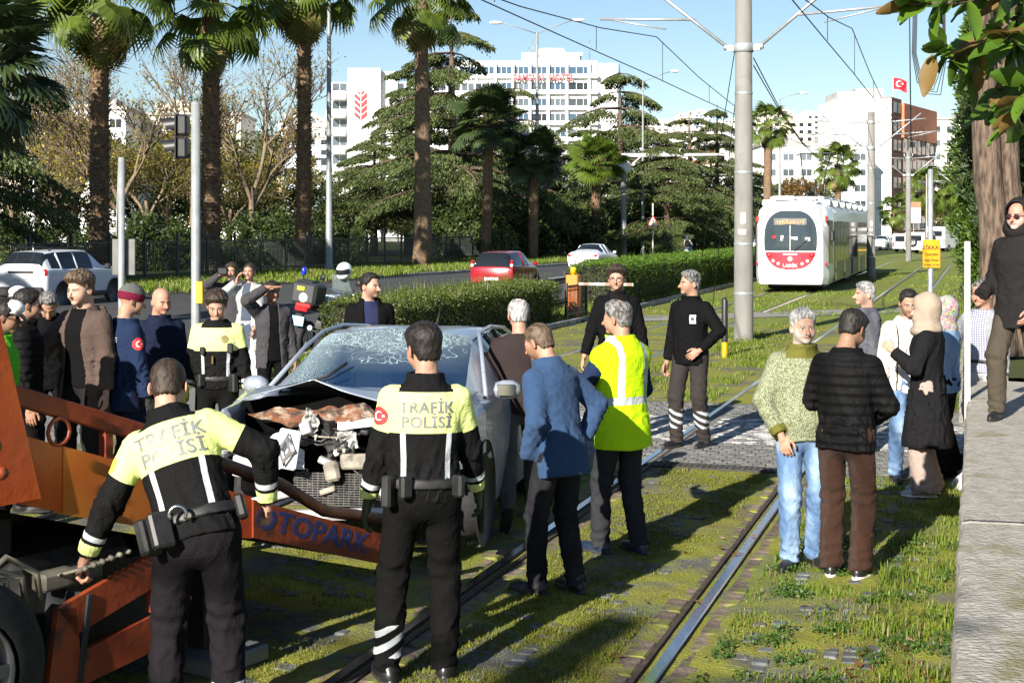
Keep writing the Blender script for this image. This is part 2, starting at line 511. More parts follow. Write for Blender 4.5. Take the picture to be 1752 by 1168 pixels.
# ------------------------------------------------------------------ head, hair and hands, made once and reused
def head_d(Pn, jaw=1.0, nose=1.0, fat=0.0):
 x = np.abs(Pn[:, 0]); Q = np.stack([x, Pn[:, 1], Pn[:, 2]], 1)
 d = ell(Q, (0, -.012, .165), (.076 + fat * .3, .098, .088))
 d = smin(d, ell(Q, (0, .030, .098), (.060 * jaw + fat, .063 + fat * .4, .072)), .03)
 d = smin(d, ell(Q, (.030, .050, .105), (.032 + fat, .040, .040)), .02)
 d = smin(d, ell(Q, (0, .078, .046), (.024 * jaw, .018, .017)), .022)
 d = smin(d, cap(Q, (0, .086, .150), (.042, .070, .149), .011, .010), .014)
 d = smax(d, -ell(Q, (.032, .103, .133), (.019, .017, .012)), .008)
 d = smin(d, ell(Q, (.031, .0775, .133), (.0135, .0135, .0125)), .003)
 d = smin(d, cap(Q, (0, .089, .140), (0, .112 + .006 * nose, .104), .007, .0125), .010)
 d = smin(d, ell(Q, (.011, .100, .101), (.010, .011, .008)), .006)
 d = smin(d, ell(Q, (0, .0875, .0795), (.025, .010, .0045)), .006)
 d = smin(d, ell(Q, (0, .0860, .0700), (.021, .0105, .0055)), .006)
 M = Euler((R(-8), 0, R(22))).to_matrix()
 e = ell(Q, (.080, -.012, .122), (.0075, .021, .033), M)
 e = smax(e, -ell(Q, (.090, -.008, .124), (.006, .012, .021), M), .004)
 d = smin(d, e, .006)
 d = smin(d, cap(Q, (0, -.030, -.08), (0, -.022, .075), .060 + fat, .055 + fat), .03)
 return d
_HC = {}
def head_geo(kind=0):
 if kind not in _HC:
  jaw, nose, fat = [(1.0, 1.0, 0.0), (1.06, 1.5, .006), (.92, .5, -.002)][kind]
  _HC[kind] = surfnet(lambda q: head_d(q, jaw, nose, fat), (-.105, -.135, -.07), (.105, .135, .27), .0052)
 return _HC[kind]
def head_colors(V, skin, brow=(.03, .02, .015), beard=None, beard_amt=0.0, hairc=None, lips=None):
 n = len(V); x = np.abs(V[:, 0]); y = V[:, 1]; z = V[:, 2]
 C = np.tile(A3(skin), (n, 1))
 def blend(w, c):
  nonlocal C
  w = np.clip(w, 0, 1)[:, None]; C = C * (1 - w) + A3(c) * w
 red = np.array(skin) * np.array([1.12, .80, .72])
 blend(.6 * np.exp(-(((x - .045) / .02) ** 2 + ((z - .105) / .02) ** 2)) * (y > .04), red)
 blend(.7 * np.exp(-((x / .016) ** 2 + ((z - .106) / .016) ** 2)) * (y > .08), red)
 blend(.5 * (x > .078), red)
 if beard is not None:
  band = (1 - sstep(z, .088, .112 + 0 * x)) * sstep(y, -.02, .01) * sstep(z, .0, .03)
  side = sstep(x, .05, .062) * (1 - sstep(z, .10, .15)) * sstep(y, -.02, .005) * sstep(z, .0, .03)
  must = np.exp(-((z - .089) / .006) ** 2) * (x < .03) * (y > .06)
  blend(beard_amt * np.maximum(np.maximum(band * (1 - np.exp(-((x / .026) ** 2 + ((z - .075) / .011) ** 2)) * (y > .07)), side), must), beard)
 blend(.75 * np.exp(-((x / .022) ** 4 + ((z - .0745) / .008) ** 4)) * (y > .075), lips if lips else np.array(skin) * np.array([.80, .50, .48]))
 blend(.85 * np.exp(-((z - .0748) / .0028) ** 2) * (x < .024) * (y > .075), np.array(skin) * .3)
 eb = np.exp(-(((z - .1535 + .12 * np.maximum(x - .035, 0)) / .0058) ** 4)) * (x > .011) * (x < .052) * (y > .05)
 blend(.95 * eb, brow)
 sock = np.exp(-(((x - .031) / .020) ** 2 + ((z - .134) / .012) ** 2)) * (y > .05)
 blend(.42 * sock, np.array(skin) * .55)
 ew = ((x - .031) / .0135) ** 2 + ((z - .133) / .0065) ** 2
 blend((ew < 1.0) * (y > .06) * 1.0, (.55, .50, .46))
 blend((((x - .031) / .0062) ** 2 + ((z - .133) / .0066) ** 2 < 1) * (y > .06), (.03, .018, .012))
 blend(.9 * np.exp(-((z - .1402) / .0028) ** 2) * (x > .017) * (x < .047) * (y > .06), (.04, .03, .025))
 if hairc is not None:
  blend(.55 * sstep(z, .10 + 0 * z, .125) * (y < .02) * (x < .078), hairc)
 return C
def hair_d(Pn, style, seed=0):
 x, y, z = Pn[:, 0], Pn[:, 1], Pn[:, 2]; ax = np.abs(x)
 th = {'short': .016, 'buzz': .004, 'thick': .028, 'recede': .012, 'ring': .009, 'long': .020, 'bob': .026, 'crown': .012}[style]
 top = sstep(z, .13, .23)
 nz = waves(Pn, 5 + seed, .03, 5, (1, .6, .5)) * (.0035 if style in ('short', 'recede', 'crown') else (.006 if style in ('thick', 'long', 'bob') else .0008))
 fr = {'short': .212, 'buzz': .216, 'thick': .205, 'recede': .226, 'ring': .30, 'long': .212, 'bob': .205, 'crown': .225}[style]
 low = {'long': -.04, 'bob': .02}.get(style, .072)
 # the hairline climbs from nape over the ear to the forehead
 line = np.interp(y, [-.12, -.055, -.03, .012, .022, .045, .075, .11], [low, low, .098, .108, .150, .165, fr - .008, fr])
 if style == 'recede':
  line = line + .030 * np.exp(-((ax - .045) / .02) ** 2) * (y > .0)
 grow = sstep(z - line, -.004, .045 if style not in ('long', 'bob') else .01)
 base = ell(Pn, (0, -.012, .165), (.0785, .1005, .0905))
 base = smin(base, ell(Pn, (0, -.05, .10), (.061, .053, .075)), .02)
 front = 1 + .5 * sstep(y, .0, .08) * top
 d = base - (th * (.38 + .75 * top) * front + nz) * (.12 + .88 * grow)
 d = smax(d, line + .004 * np.sin(x * 310 + z * 130) + .004 * waves(Pn, 3, .02, 4) - z, .004)
 if style == 'ring':
  d = smax(d, z - .185 + .15 * np.maximum(y, 0), .01)
 if style == 'crown':
  d = smax(d, -ell(Pn, (0, -.055, .262), (.050, .055, .03)), .008)
 return d
_HR = {}
def hair_geo(style):
 if style not in _HR:
  lo = -.06 if style == 'long' else .0
  _HR[style] = surfnet(lambda q: hair_d(q, style), (-.115, -.15, lo), (.115, .125, .30), .0058)
 return _HR[style]
def hand_d(Pn, pose):
 """wrist at origin, fingers along -z, palm facing +x, thumb towards +y (a right hand seen hanging at the right side has its palm to -x)"""
 d = cap(Pn, (0, 0, .03), (0, 0, -.02), .026, .024)
 d = smin(d, ell(Pn, (0, .004, -.052), (.015, .040, .048)), .015)
 curl = {'relax': (.35, .45, .35), 'fist': (1.35, 1.5, 1.1), 'flat': (.03, .04, .03), 'hold': (.95, .9, .6), 'point': (.3, .4, .3)}[pose]
 for i, (yy, ln) in enumerate(((.030, .072), (.010, .080), (-.011, .075), (-.030, .060))):
  c = curl
  if pose == 'point' and i == 0: c = (.0, .05, .05)
  if pose == 'point' and i > 0: c = (1.1, 1.3, .9)
  p = Vector((0, yy, -.088 if i in (1, 2) else -.083)); ang = 0
  segs = (.45, .32, .23); rr = (.0092, .0084, .0076, .0066)
  for s_ in range(3):
   ang += c[s_] * (1 + .12 * (i - 1))
   q = p + Vector((math.sin(ang), .06 * (yy / .03) * .35, -math.cos(ang))) * ln * segs[s_]
   d = smin(d, cap(Pn, p, q, rr[s_], rr[s_ + 1]), .004)
   p = q
 if pose in ('fist', 'hold'):
  th = [(.004, .034, -.03), (.022, .050, -.058), (.040, .040, -.082), (.048, .022, -.094)]
 elif pose == 'flat':
  th = [(.002, .034, -.03), (.006, .060, -.055), (.008, .072, -.080), (.008, .076, -.100)]
 else:
  th = [(.003, .034, -.03), (.014, .055, -.056), (.022, .060, -.084), (.026, .058, -.106)]
 for a, b, r1, r2 in zip(th[:-1], th[1:], (.0135, .0105, .0095), (.0105, .0095, .0078)):
  d = smin(d, cap(Pn, a, b, r1, r2), .006)
 return d
_HD = {}
def hand_geo(pose):
 if pose not in _HD:
  _HD[pose] = surfnet(lambda q: hand_d(q, pose), (-.04, -.075, -.19), (.095, .095, .06), .0048)
 return _HD[pose]
def rotm(e): return Euler(e).to_matrix()
def npm(M): return np.array([list(r_) for r_ in M], dtype=np.float32)
class Sk:
 """posed skeleton in the person's own frame (height 1.75, +y forward, +x the person's right)"""
 def __init__(s, pose):
  g = pose.get
  s.pel = Vector(g('pelvis', (0, 0, .962)))
  s.tr = rotm((R(-g('lean', 0)), R(g('side', 0)), R(g('twist', 0))))
  s.pr = rotm((0, 0, R(g('twist', 0)) * .4))
  s.neck = s.pel + s.tr @ Vector((0, -.005, .548))
  hy, hp, hr = g('head', (0, 0, 0))          # yaw left +, pitch down +, roll
  s.hr = rotm((R(-g('lean', 0) * .35), 0, R(g('twist', 0)))) @ rotm((0, 0, R(hy))) @ rotm((R(-hp), 0, 0)) @ rotm((0, R(hr), 0))
  s.headp = s.neck + s.tr @ Vector((0, .018, .0)) - s.hr @ Vector((0, 0, .0))
  s.sh = {}; s.el = {}; s.wr = {}; s.hip = {}; s.kn = {}; s.an = {}
  for k, sg in (('r', 1), ('l', -1)):
   shp = s.pel + s.tr @ Vector((sg * .160, -.01, .435 + g('shrug' + k, 0)))
   hand = g('hand' + k, (sg * .235, .04, .83))
   hint = g('elbow' + k, (sg * .5, -1, -.1))
   s.sh[k] = shp
   s.el[k], s.wr[k] = ik(shp, hand, .285, .255, hint)
   hip = s.pel + s.pr @ Vector((sg * .092, 0, -.03))
   foot = Vector(g('foot' + k, (sg * .11, 0, 0)))
   s.hip[k] = hip
   s.kn[k], s.an[k] = ik(hip, foot + Vector((0, 0, .085)), .43, .43, g('knee' + k, (sg * .15, 1, 0)))
MSEC = dict(z=[-.22, -.10, 0, .10, .22, .34, .42, .475, .52, .56],
   a=[.165, .166, .164, .155, .160, .172, .168, .130, .082, .066],
   b=[.118, .120, .118, .112, .118, .126, .118, .095, .078, .068],
   y=[.0, .0, .0, .005, .005, .005, -.005, -.012, -.012, -.01])
def torso_field(Pn, sk, th=.02, hem=-.10, belly=0.0, flare=0.0, scale=1.0, top=.56, fem=False):
 q = (Pn - A3(sk.pel)) @ npm(sk.tr)
 z = q[:, 2]
 a = np.interp(z, MSEC['z'], MSEC['a']) * scale + th
 b = np.interp(z, MSEC['z'], MSEC['b']) * scale + th * .8
 if fem:
  a = a - .02 * np.exp(-((z - .13) / .1) ** 2) - .012 * np.exp(-((z - .42) / .08) ** 2)
 fl = np.clip((.05 - z) / .5, 0, 1) * flare
 a = a + fl; b = b + fl * .8
 yc = np.interp(z, MSEC['z'], MSEC['y']) + belly * .5 * np.exp(-((z - .08) / .13) ** 2)
 b = b + belly * .6 * np.exp(-((z - .08) / .13) ** 2)
 x = q[:, 0]; y = q[:, 1] - yc
 e = (np.abs(x / a) ** 2.3 + np.abs(y / b) ** 2.3) ** (1 / 2.3)
 d = (e - 1) * np.minimum(a, b)
 d = smax(d, z - top, .015)
 d = smax(d, (hem - .03) - z, .006)
 return d, q
def arm_field(Pn, sk, k, th=.016, r=1.0, sleeve=1.0):
 s, e, w = sk.sh[k], sk.el[k], sk.wr[k]
 w2 = e + (w - e) * sleeve
 d1 = cap(Pn, s, e, .056 * r + th, .046 * r + th)
 d2 = cap(Pn, e, w2, .046 * r + th, .031 * r + th)
 ab = A3(w2 - e); L = max(float(np.linalg.norm(ab)), 1e-4)
 along = ((Pn - A3(e)) @ ab) / L
 d2 = smax(d2, along - L, .004)
 t1 = np.clip(((Pn - A3(s)) @ A3(e - s)) / (e - s).length_squared, 0, 1)
 t2 = np.clip(along / L, 0, 1)
 t = np.where(d1 < d2, t1, 1 + t2)
 return smin(d1, d2, .02), t
def folds(Pn, seed, amp, wl=.085, aniso=(1, 1, .7)):
 w = waves(Pn, seed, wl * 1.5, 3, aniso)
 return amp * (.9 - np.sqrt(np.abs(w) + .004) * 1.7) * .8 + amp * .45 * waves(Pn, seed + 9, wl * .5, 3, aniso)
def bounds(pts, pad):
 a = np.array([list(p) for p in pts]); return a.min(0) - pad, a.max(0) + pad
# ------------------------------------------------------------------ one person from a pose, a look and clothes
SHOE = mat('shoe leather black', (.012, .012, .013), .38, var=.3, scale=30)
SHOE_BROWN = mat('shoe leather dark brown', (.03, .018, .012), .45, var=.3, scale=30)
SNEAKER = mat('sneaker grey', (.38, .39, .40), .7, var=.1)
SOLE = mat('shoe sole white', (.7, .7, .68), .6)
SOLE_D = mat('shoe sole dark', (.02, .019, .018), .8)
def hair_mat(name, c1, c2):
 return mat(name, c1, .55, col2=c2, scale=60, contrast=(.4, .6), bump=.004, bscale=160, stretch=(1, .45, .45), spec=.3)
HAIR = {
 'black': hair_mat('hair black', (.008, .007, .006), (.022, .018, .015)),
 'dark': hair_mat('hair dark brown', (.018, .012, .008), (.05, .034, .024)),
 'brown': hair_mat('hair brown', (.05, .033, .02), (.13, .09, .06)),
 'salt': hair_mat('hair salt and pepper', (.035, .033, .032), (.20, .195, .19)),
 'grey': hair_mat('hair grey', (.16, .155, .15), (.42, .41, .40)),
 'white': hair_mat('hair white', (.40, .39, .38), (.68, .67, .65)),
 'ginger': hair_mat('hair light brown', (.10, .06, .035), (.22, .14, .09)),
}
SKINC = {'fair': (.42, .245, .175), 'mid': (.36, .205, .14), 'tan': (.26, .145, .095), 'pale': (.46, .29, .22), 'red': (.42, .215, .15)}
def put(root, name, V, Q, m, sc, attrs=None, smooth=True, midx=None):
 me = mesh_np(name, V * sc, Q, m, midx=midx, smooth=smooth, attrs=attrs)
 return obj(name, me, root)
def shoe_geo(sk, foot, yaw, pitch, size=1.0, boot=False):
 fw = rotm((0, 0, R(yaw))) @ rotm((R(-pitch), 0, 0))
 Mi = npm(fw)
 f0 = A3(foot)
 def fn(q0):
  q = (q0 - f0) @ Mi / size
  d = ell(q, (0, .075, .026), (.043, .145, .045))
  d = smin(d, ell(q, (0, -.03, .035), (.037, .055, .055)), .02)
  d = smin(d, cap(q, (0, -.02, .05), (0, -.012, .10 if not boot else .13), .042, .045), .03)
  sole = ell(q, (0, .055, .006), (.049, .165, .022))
  d = smin(d, sole, .004)
  d = smax(d, .002 - q[:, 2], .002)
  return d * size
 c = Vector(foot)
 V, Q = surfnet(fn, np.array(c) - .27, np.array(c) + .27, .0095)
 zl = ((V - f0) @ Mi)[:, 2]
 mi = (zl[Q].mean(1) < .018).astype(np.int32)
 return V, Q, mi
def person(label, loc, yaw, h=1.75, pose=None, skin='mid', face=None, head=0, hair=('short', 'dark'), top=None, legs=None,
           shoes=(SHOE, SOLE_D), hands=('relax', 'relax'), vox=.0115, group=None, seed=1, head_scale=1.0, extra=None, inner=None, boot=False,
           glove=None, legs_on=True):
 pose = pose or {}; face = dict(face or {})
 sc = h / 1.75
 sk = Sk(pose)
 root = empty('person', loc, R(yaw))
 tag(root, label, 'person', group or 'people at the scene')
 top = dict(top or {}); legs = dict(legs or {})
 # --- body: head, neck, hands and the trunk and limbs inside the clothes, one mesh
 Vs = []; Qs = []; Cs = []; off = 0
 sc3 = SKINC[skin]
 def addp(V, Q, C):
  nonlocal off
  Vs.append(V); Qs.append(Q + off); Cs.append(C); off += len(V)
 HV, HQ = head_geo(head)
 hm = npm(sk.hr)
 hp = A3(sk.headp)
 addp((HV * head_scale) @ hm.T + hp, HQ, head_colors(HV, sc3, **face))
 for k, sg, hpz in (('r', 1, hands[0]), ('l', -1, hands[1])):
  if not hpz: continue
  V, Q = hand_geo(hpz); V = V.copy(); Q = Q.copy()
  # hand hangs along the forearm; palm normal as given (default inwards)
  fa = (sk.wr[k] - sk.el[k]).normalized()
  hd = Vector(pose.get('hdir' + k, fa)).normalized()
  pn = Vector(pose.get('palm' + k, (-sg, .15, 0))); pn = pn - hd * pn.dot(hd)
  if pn.length < 1e-3: pn = hd.orthogonal()
  pn.normalize()
  zc = -hd; xc = pn; yc = zc.cross(xc)
  M = np.stack([A3(xc), A3(yc), A3(zc)], 1)
  # the thumb must point to the front/inside: flip for the left hand
  if sg < 0:
   V[:, 1] *= -1; Q = Q[:, ::-1]
  if sg > 0:
   V[:, 1] *= -1; Q = Q[:, ::-1]
   V[:, 1] *= 1
  th_dir = Vector(pose.get('thumb' + k, (0, 1, .1)))
  if (Vector(yc) * (-1)).dot(th_dir) < 0:
   V[:, 1] *= -1; Q = Q[:, ::-1]
  gcol = np.tile(A3(glove if glove else np.array(sc3) * np.array([1.02, .93, .9])), (len(V), 1))
  addp(V @ M.T + A3(sk.wr[k] + fa * .02), Q, gcol)
 def core(q):
  d, _ = torso_field(q, sk, -.022, .03)
  for k in 'rl':
   d = smin(d, cap(q, sk.sh[k], sk.el[k], .045, .036), .03)
   d = smin(d, cap(q, sk.el[k], sk.wr[k] + (sk.wr[k] - sk.el[k]).normalized() * (.02 if hands['rl'.index(k)] else -.05), .035, .024), .01)
   d = smin(d, cap(q, sk.hip[k], sk.kn[k], .06, .042), .03)
   d = smin(d, cap(q, sk.kn[k], sk.an[k], .046, .032), .01)
  return smin(d, cap(q, sk.neck - sk.tr @ Vector((0, 0, .1)), sk.neck + sk.hr @ Vector((0, -.02, .06)), .055, .052), .02)
 pts = [sk.pel, sk.neck] + list(sk.sh.values()) + list(sk.el.values()) + list(sk.wr.values()) + list(sk.kn.values()) + list(sk.an.values())
 lo, hi = bounds(pts, .16)
 V, Q = surfnet(core, lo, hi, .026)
 addp(V, Q, np.tile(A3(sc3), (len(V), 1)))
 body = put(root, 'body', np.concatenate(Vs), np.concatenate(Qs), SKIN, sc, {'col': np.concatenate(Cs)})
 # --- hair
 if hair:
  V, Q = hair_geo(hair[0])
  put(root, 'hair', (V * head_scale) @ hm.T + hp, Q, HAIR[hair[1]], sc)
 # --- upper garment
 info = {'root': root, 'sk': sk, 'sc': sc, 'hm': hm, 'hp': hp, 'head_scale': head_scale}
 tp = dict(th=.024, hem=-.13, belly=0.0, flare=0.0, collar=.03, fold=.010, sleeve=1.0, arm=1.0, open=0.0, name='jacket', mat=None, fem=False,
              fields=None, sleeves=True, wl=.085, openz=None, scale=1.0, drape=0.0)
 tp.update(top); tp['th'] *= .78
 def garment(q, th, thick=None, open_=0.0, with_arm=True, fields=False, fold=None):
  d, ql = torso_field(q, sk, th, tp['hem'], tp['belly'], tp['flare'], tp['scale'], .53, tp['fem'])
  x, y, z = ql[:, 0], ql[:, 1], ql[:, 2]
  dt = d.copy()
  tt = np.zeros(len(q), dtype=np.float32); da_all = np.full(len(q), 9., dtype=np.float32); side = np.zeros(len(q), dtype=np.float32)
  for k, sg in (('r', 1), ('l', -1)):
   if not with_arm: 
    # shoulder cap only
    d = smin(d, cap(q, sk.sh[k] - sk.tr @ Vector((sg * .05, 0, 0)), sk.sh[k] + (sk.el[k] - sk.sh[k]) * .10, .055 + th, .055 + th), .04)
    continue
   da, t = arm_field(q, sk, k, th * .8, tp['arm'], tp['sleeve'])
   d = smin(d, da, .035)
   near = da < da_all
   tt = np.where(near, t, tt); side = np.where(near, sg, side); da_all = np.minimum(da_all, da)
  if tp['drape']:
   pass
  if tp['collar']:
   cz = tp['collar']
   rr = np.sqrt((x / (.074 + th * .5)) ** 2 + ((y + .008 - .02 * sstep(z, .5, .6)) / (.076 + th * .5)) ** 2)
   ring = np.maximum(np.abs(rr - 1) * .075 - .011, np.maximum(.47 - z, z - (.515 + cz)))
   d = smin(d, ring, .018)
  d = d - folds(q, seed * 13 + 3, tp['fold'] if fold is None else fold, tp['wl']) * (.5 + .8 * sstep(tt, .7, 1.0) * (1 - sstep(tt, 1.2, 1.6)) + .5 * np.exp(-((z - .02) / .1) ** 2))
  d = smax(d, tp['hem'] + .006 * np.sin(x * 17 + seed) - z, .006)
  if open_:
   wz = open_ * (1.0 + .9 * np.clip((.25 - z) / .5, 0, 1)) if tp['openz'] is None else np.interp(z, tp['openz'][0], tp['openz'][1])
   wedge = np.minimum(wz - np.abs(x + tp.get('openx', 0.0)), y - .03)
   wedge = np.minimum(wedge, da_all - .01)
   d = np.maximum(d, wedge)
  if fields: return dt, da_all, tt, side, ql
  return d
 apts = [sk.pel + sk.tr @ Vector((sx, 0, zz)) for sx in (-.2, .2) for zz in (tp['hem'], .56)] + list(sk.sh.values()) + list(sk.el.values()) + list(sk.wr.values())
 lo, hi = bounds(apts, .20 + max(tp['flare'], 0) + tp['belly'] * .5)
 if tp['mat']:
  V, Q = surfnet(lambda q: garment(q, tp['th'], .030 if tp['open'] else None, tp['open'], tp['sleeves']), lo, hi, vox)
  attrs = {}
  if tp['fields']:
   dt, da, tt, side, ql = garment(V, tp['th'], fields=True, with_arm=tp['sleeves'])
   attrs = tp['fields'](dt, da, tt, side, ql)
  info['top'] = put(root, tp['name'], V, Q, tp['mat'], sc, attrs)
  info['topVQ'] = (V * sc, Q)
  info['garment'] = garment
 if inner:
  hem0 = tp['hem']; tp['hem'] = inner.get('hem', -.12); c0 = tp['collar']; tp['collar'] = inner.get('collar', .01); fl = tp['flare']; tp['flare'] = 0
  V, Q = surfnet(lambda q: garment(q, inner.get('th', .004) * .78, None, 0, inner.get('sleeves', False), fold=.004), lo, hi, vox)
  put(root, inner['name'], V, Q, inner['mat'], sc)
  tp['hem'] = hem0; tp['collar'] = c0; tp['flare'] = fl
 # --- trousers
 lg = dict(th=.016, wide=0.0, mat=None, name='trousers', hem=.05, fold=.010, fields=None, fem=False)
 lg.update(legs); lg['th'] *= .8
 if lg['mat'] and legs_on:
  def tro(q, fields=False):
   d = ell(q, sk.pel + Vector((0, 0, -.03)), (.165 + lg['th'] * .6, .118 + lg['th'] * .6 + tp['belly'] * .2, .15))
   best = np.full(len(q), 9., dtype=np.float32); tt = np.zeros(len(q), dtype=np.float32); side = tt.copy(); ang = tt.copy()
   dl = []
   for k, sg in (('r', 1), ('l', -1)):
    kn, an = sk.kn[k], sk.an[k]
    d1 = cap(q, sk.hip[k] + Vector((0, 0, .02)), kn, .086 + lg['th'] * .6, .060 + lg['th'])
    d2 = cap(q, kn, an + (an - kn).normalized() * .03, .060 + lg['th'], .046 + lg['th'] + lg['wide'])
    ax_ = A3(an - kn); L = float(np.linalg.norm(ax_)); al = ((q - A3(kn)) @ ax_) / L
    d2 = smax(d2, al - L - .035, .004)
    # cloth gathers over the shoe and behind the knee
    g = .006 * np.sin(al * 95 + q[:, 0] * 30) * sstep(al, L - .16, L - .02) + .005 * np.sin(al * 70 + q[:, 1] * 40) * np.exp(-(al / .07) ** 2)
    dd = smin(d1, d2, .02) - g
    dl.append(dd)
    t1 = np.clip(((q - A3(sk.hip[k])) @ A3(kn - sk.hip[k])) / (kn - sk.hip[k]).length_squared, 0, 1)
    t = np.where(d1 < d2, t1, 1 + np.clip(al / L, 0, 1))
    near = dd < best
    tt = np.where(near, t, tt); side = np.where(near, sg, side); best = np.minimum(best, dd)
   legd = smin(dl[0], dl[1], .012)
   d = smin(d, legd, .04)
   top_z = ((q - A3(sk.pel)) @ npm(sk.tr))[:, 2]
   d = smax(d, top_z - .085, .006)
   d = d - folds(q, seed * 17 + 5, lg['fold'], .1, (1, 1, .5)) * (.4 + .6 * sstep(tt, .6, 1.0))
   if fields: return tt, side
   return d
  lp = [sk.pel] + list(sk.kn.values()) + list(sk.an.values()) + list(sk.hip.values())
  lo, hi = bounds(lp, .17 + lg['wide'])
  lo[2] = min(a.z for a in sk.an.values()) - .07
  V, Q = surfnet(tro, lo, hi, vox * 1.05)
  attrs = {}
  if lg['fields']:
   tt, side = tro(V, True); attrs = lg['fields'](tt, side, V)
  put(root, lg['name'], V, Q, lg['mat'], sc, attrs)
  for k, sg in (('r', 1), ('l', -1)):
   V, Q, mi = shoe_geo(sk, tuple(sk.an[k] - Vector((0, 0, .085))), pose.get('fyaw' + k, -sg * 9), pose.get('fpitch' + k, 0), 1.0, boot)
   put(root, 'boot' if boot else 'shoe', V, Q, list(shoes), sc, midx=mi)
 if extra: extra(info)
 return root
def on_top(info, name, me, m, origin, normal, up, offset=.004, reach=.4, parent=None):
 """lay a flat mesh (x right, y up) on the garment: origin in the person's frame, cast along -normal"""
 V, Q = info['topVQ']
 if 'bvh' not in info:
  info['bvh'] = BVHTree.FromPolygons([tuple(p) for p in V], [tuple(int(i) for i in f) for f in Q])
 n = Vector(normal).normalized(); u = Vector(up); u = (u - n * u.dot(n)).normalized(); rt = u.cross(n)
 o = Vector(origin) * info['sc']
 me = me.copy()
 bm = bmesh.new(); bm.from_mesh(me); bmesh.ops.triangulate(bm, faces=bm.faces)
 for _ in range(3):
  es = [e for e in bm.edges if e.calc_length() > .018]
  if es: bmesh.ops.subdivide_edges(bm, edges=es, cuts=1); bmesh.ops.triangulate(bm, faces=bm.faces)
 bm.to_mesh(me); bm.free()
 zs = [v.co.z for v in me.vertices]; zmax = max(zs) if zs else 0
 for v in me.vertices:
  p = o + rt * v.co.x * info['sc'] + u * v.co.y * info['sc'] + n * reach
  hit = info['bvh'].ray_cast(p, -n, reach * 2)
  q = hit[0] if hit[0] is not None else p - n * reach
  v.co = q + n * (offset * .8 + (0.0003 if v.co.z >= zmax - 1e-6 else 0))
 me.materials.clear(); me.materials.append(m)
 return obj(name, me, parent or info['top'])
def disc_mesh(r, n=20, rings=3):
 V = [(0, 0, 0)]; FS = []
 for j in range(1, rings + 1):
  for i in range(n):
   a = 2 * math.pi * i / n; V.append((r * j / rings * math.cos(a), r * j / rings * math.sin(a), 0))
 for i in range(n):
  FS.append((0, 1 + i, 1 + (i + 1) % n))
  for j in range(rings - 1):
   a = 1 + j * n; FS.append((a + i, a + n + i, a + n + (i + 1) % n, a + (i + 1) % n))
 me = bpy.data.meshes.new('disc'); me.from_pydata(V, [], FS); return me
def grid_mesh(w, h, nx=6, ny=6, skew=0.0):
 V = [((i / nx - .5) * w + skew * (j / ny - .5), (j / ny - .5) * h, 0) for j in range(ny + 1) for i in range(nx + 1)]
 FS = [(j * (nx + 1) + i, j * (nx + 1) + i + 1, (j + 1) * (nx + 1) + i + 1, (j + 1) * (nx + 1) + i) for j in range(ny) for i in range(nx)]
 me = bpy.data.meshes.new('patch'); me.from_pydata(V, [], FS); return me
def crescent_mesh(r):
 """white crescent and star for the flag patches"""
 V = []; FS = []
 n = 24; a0 = .62
 for i in range(n + 1):
  t = i / n; a = a0 + (2 * math.pi - 2 * a0) * t
  V.append((r * math.cos(a), r * math.sin(a), 0))
  b = math.atan2(r * math.sin(a0), r * math.cos(a0) - .25 * r); b = .75 + (2 * math.pi - 1.5) * t
  V.append((.25 * r + .8 * r * math.cos(b), .8 * r * math.sin(b), 0))
 FS = [(2 * i, 2 * i + 2, 2 * i + 3, 2 * i + 1) for i in range(n)]
 o = len(V); cx = r * 1.05
 for i in range(10):
  a = math.pi + 2 * math.pi * i / 10; rr = .42 * r if i % 2 == 0 else .17 * r
  V.append((cx + rr * math.cos(a), rr * math.sin(a), 0))
 FS.append(tuple(range(o, o + 10)))
 me = bpy.data.meshes.new('crescent'); me.from_pydata(V, [], FS); return me
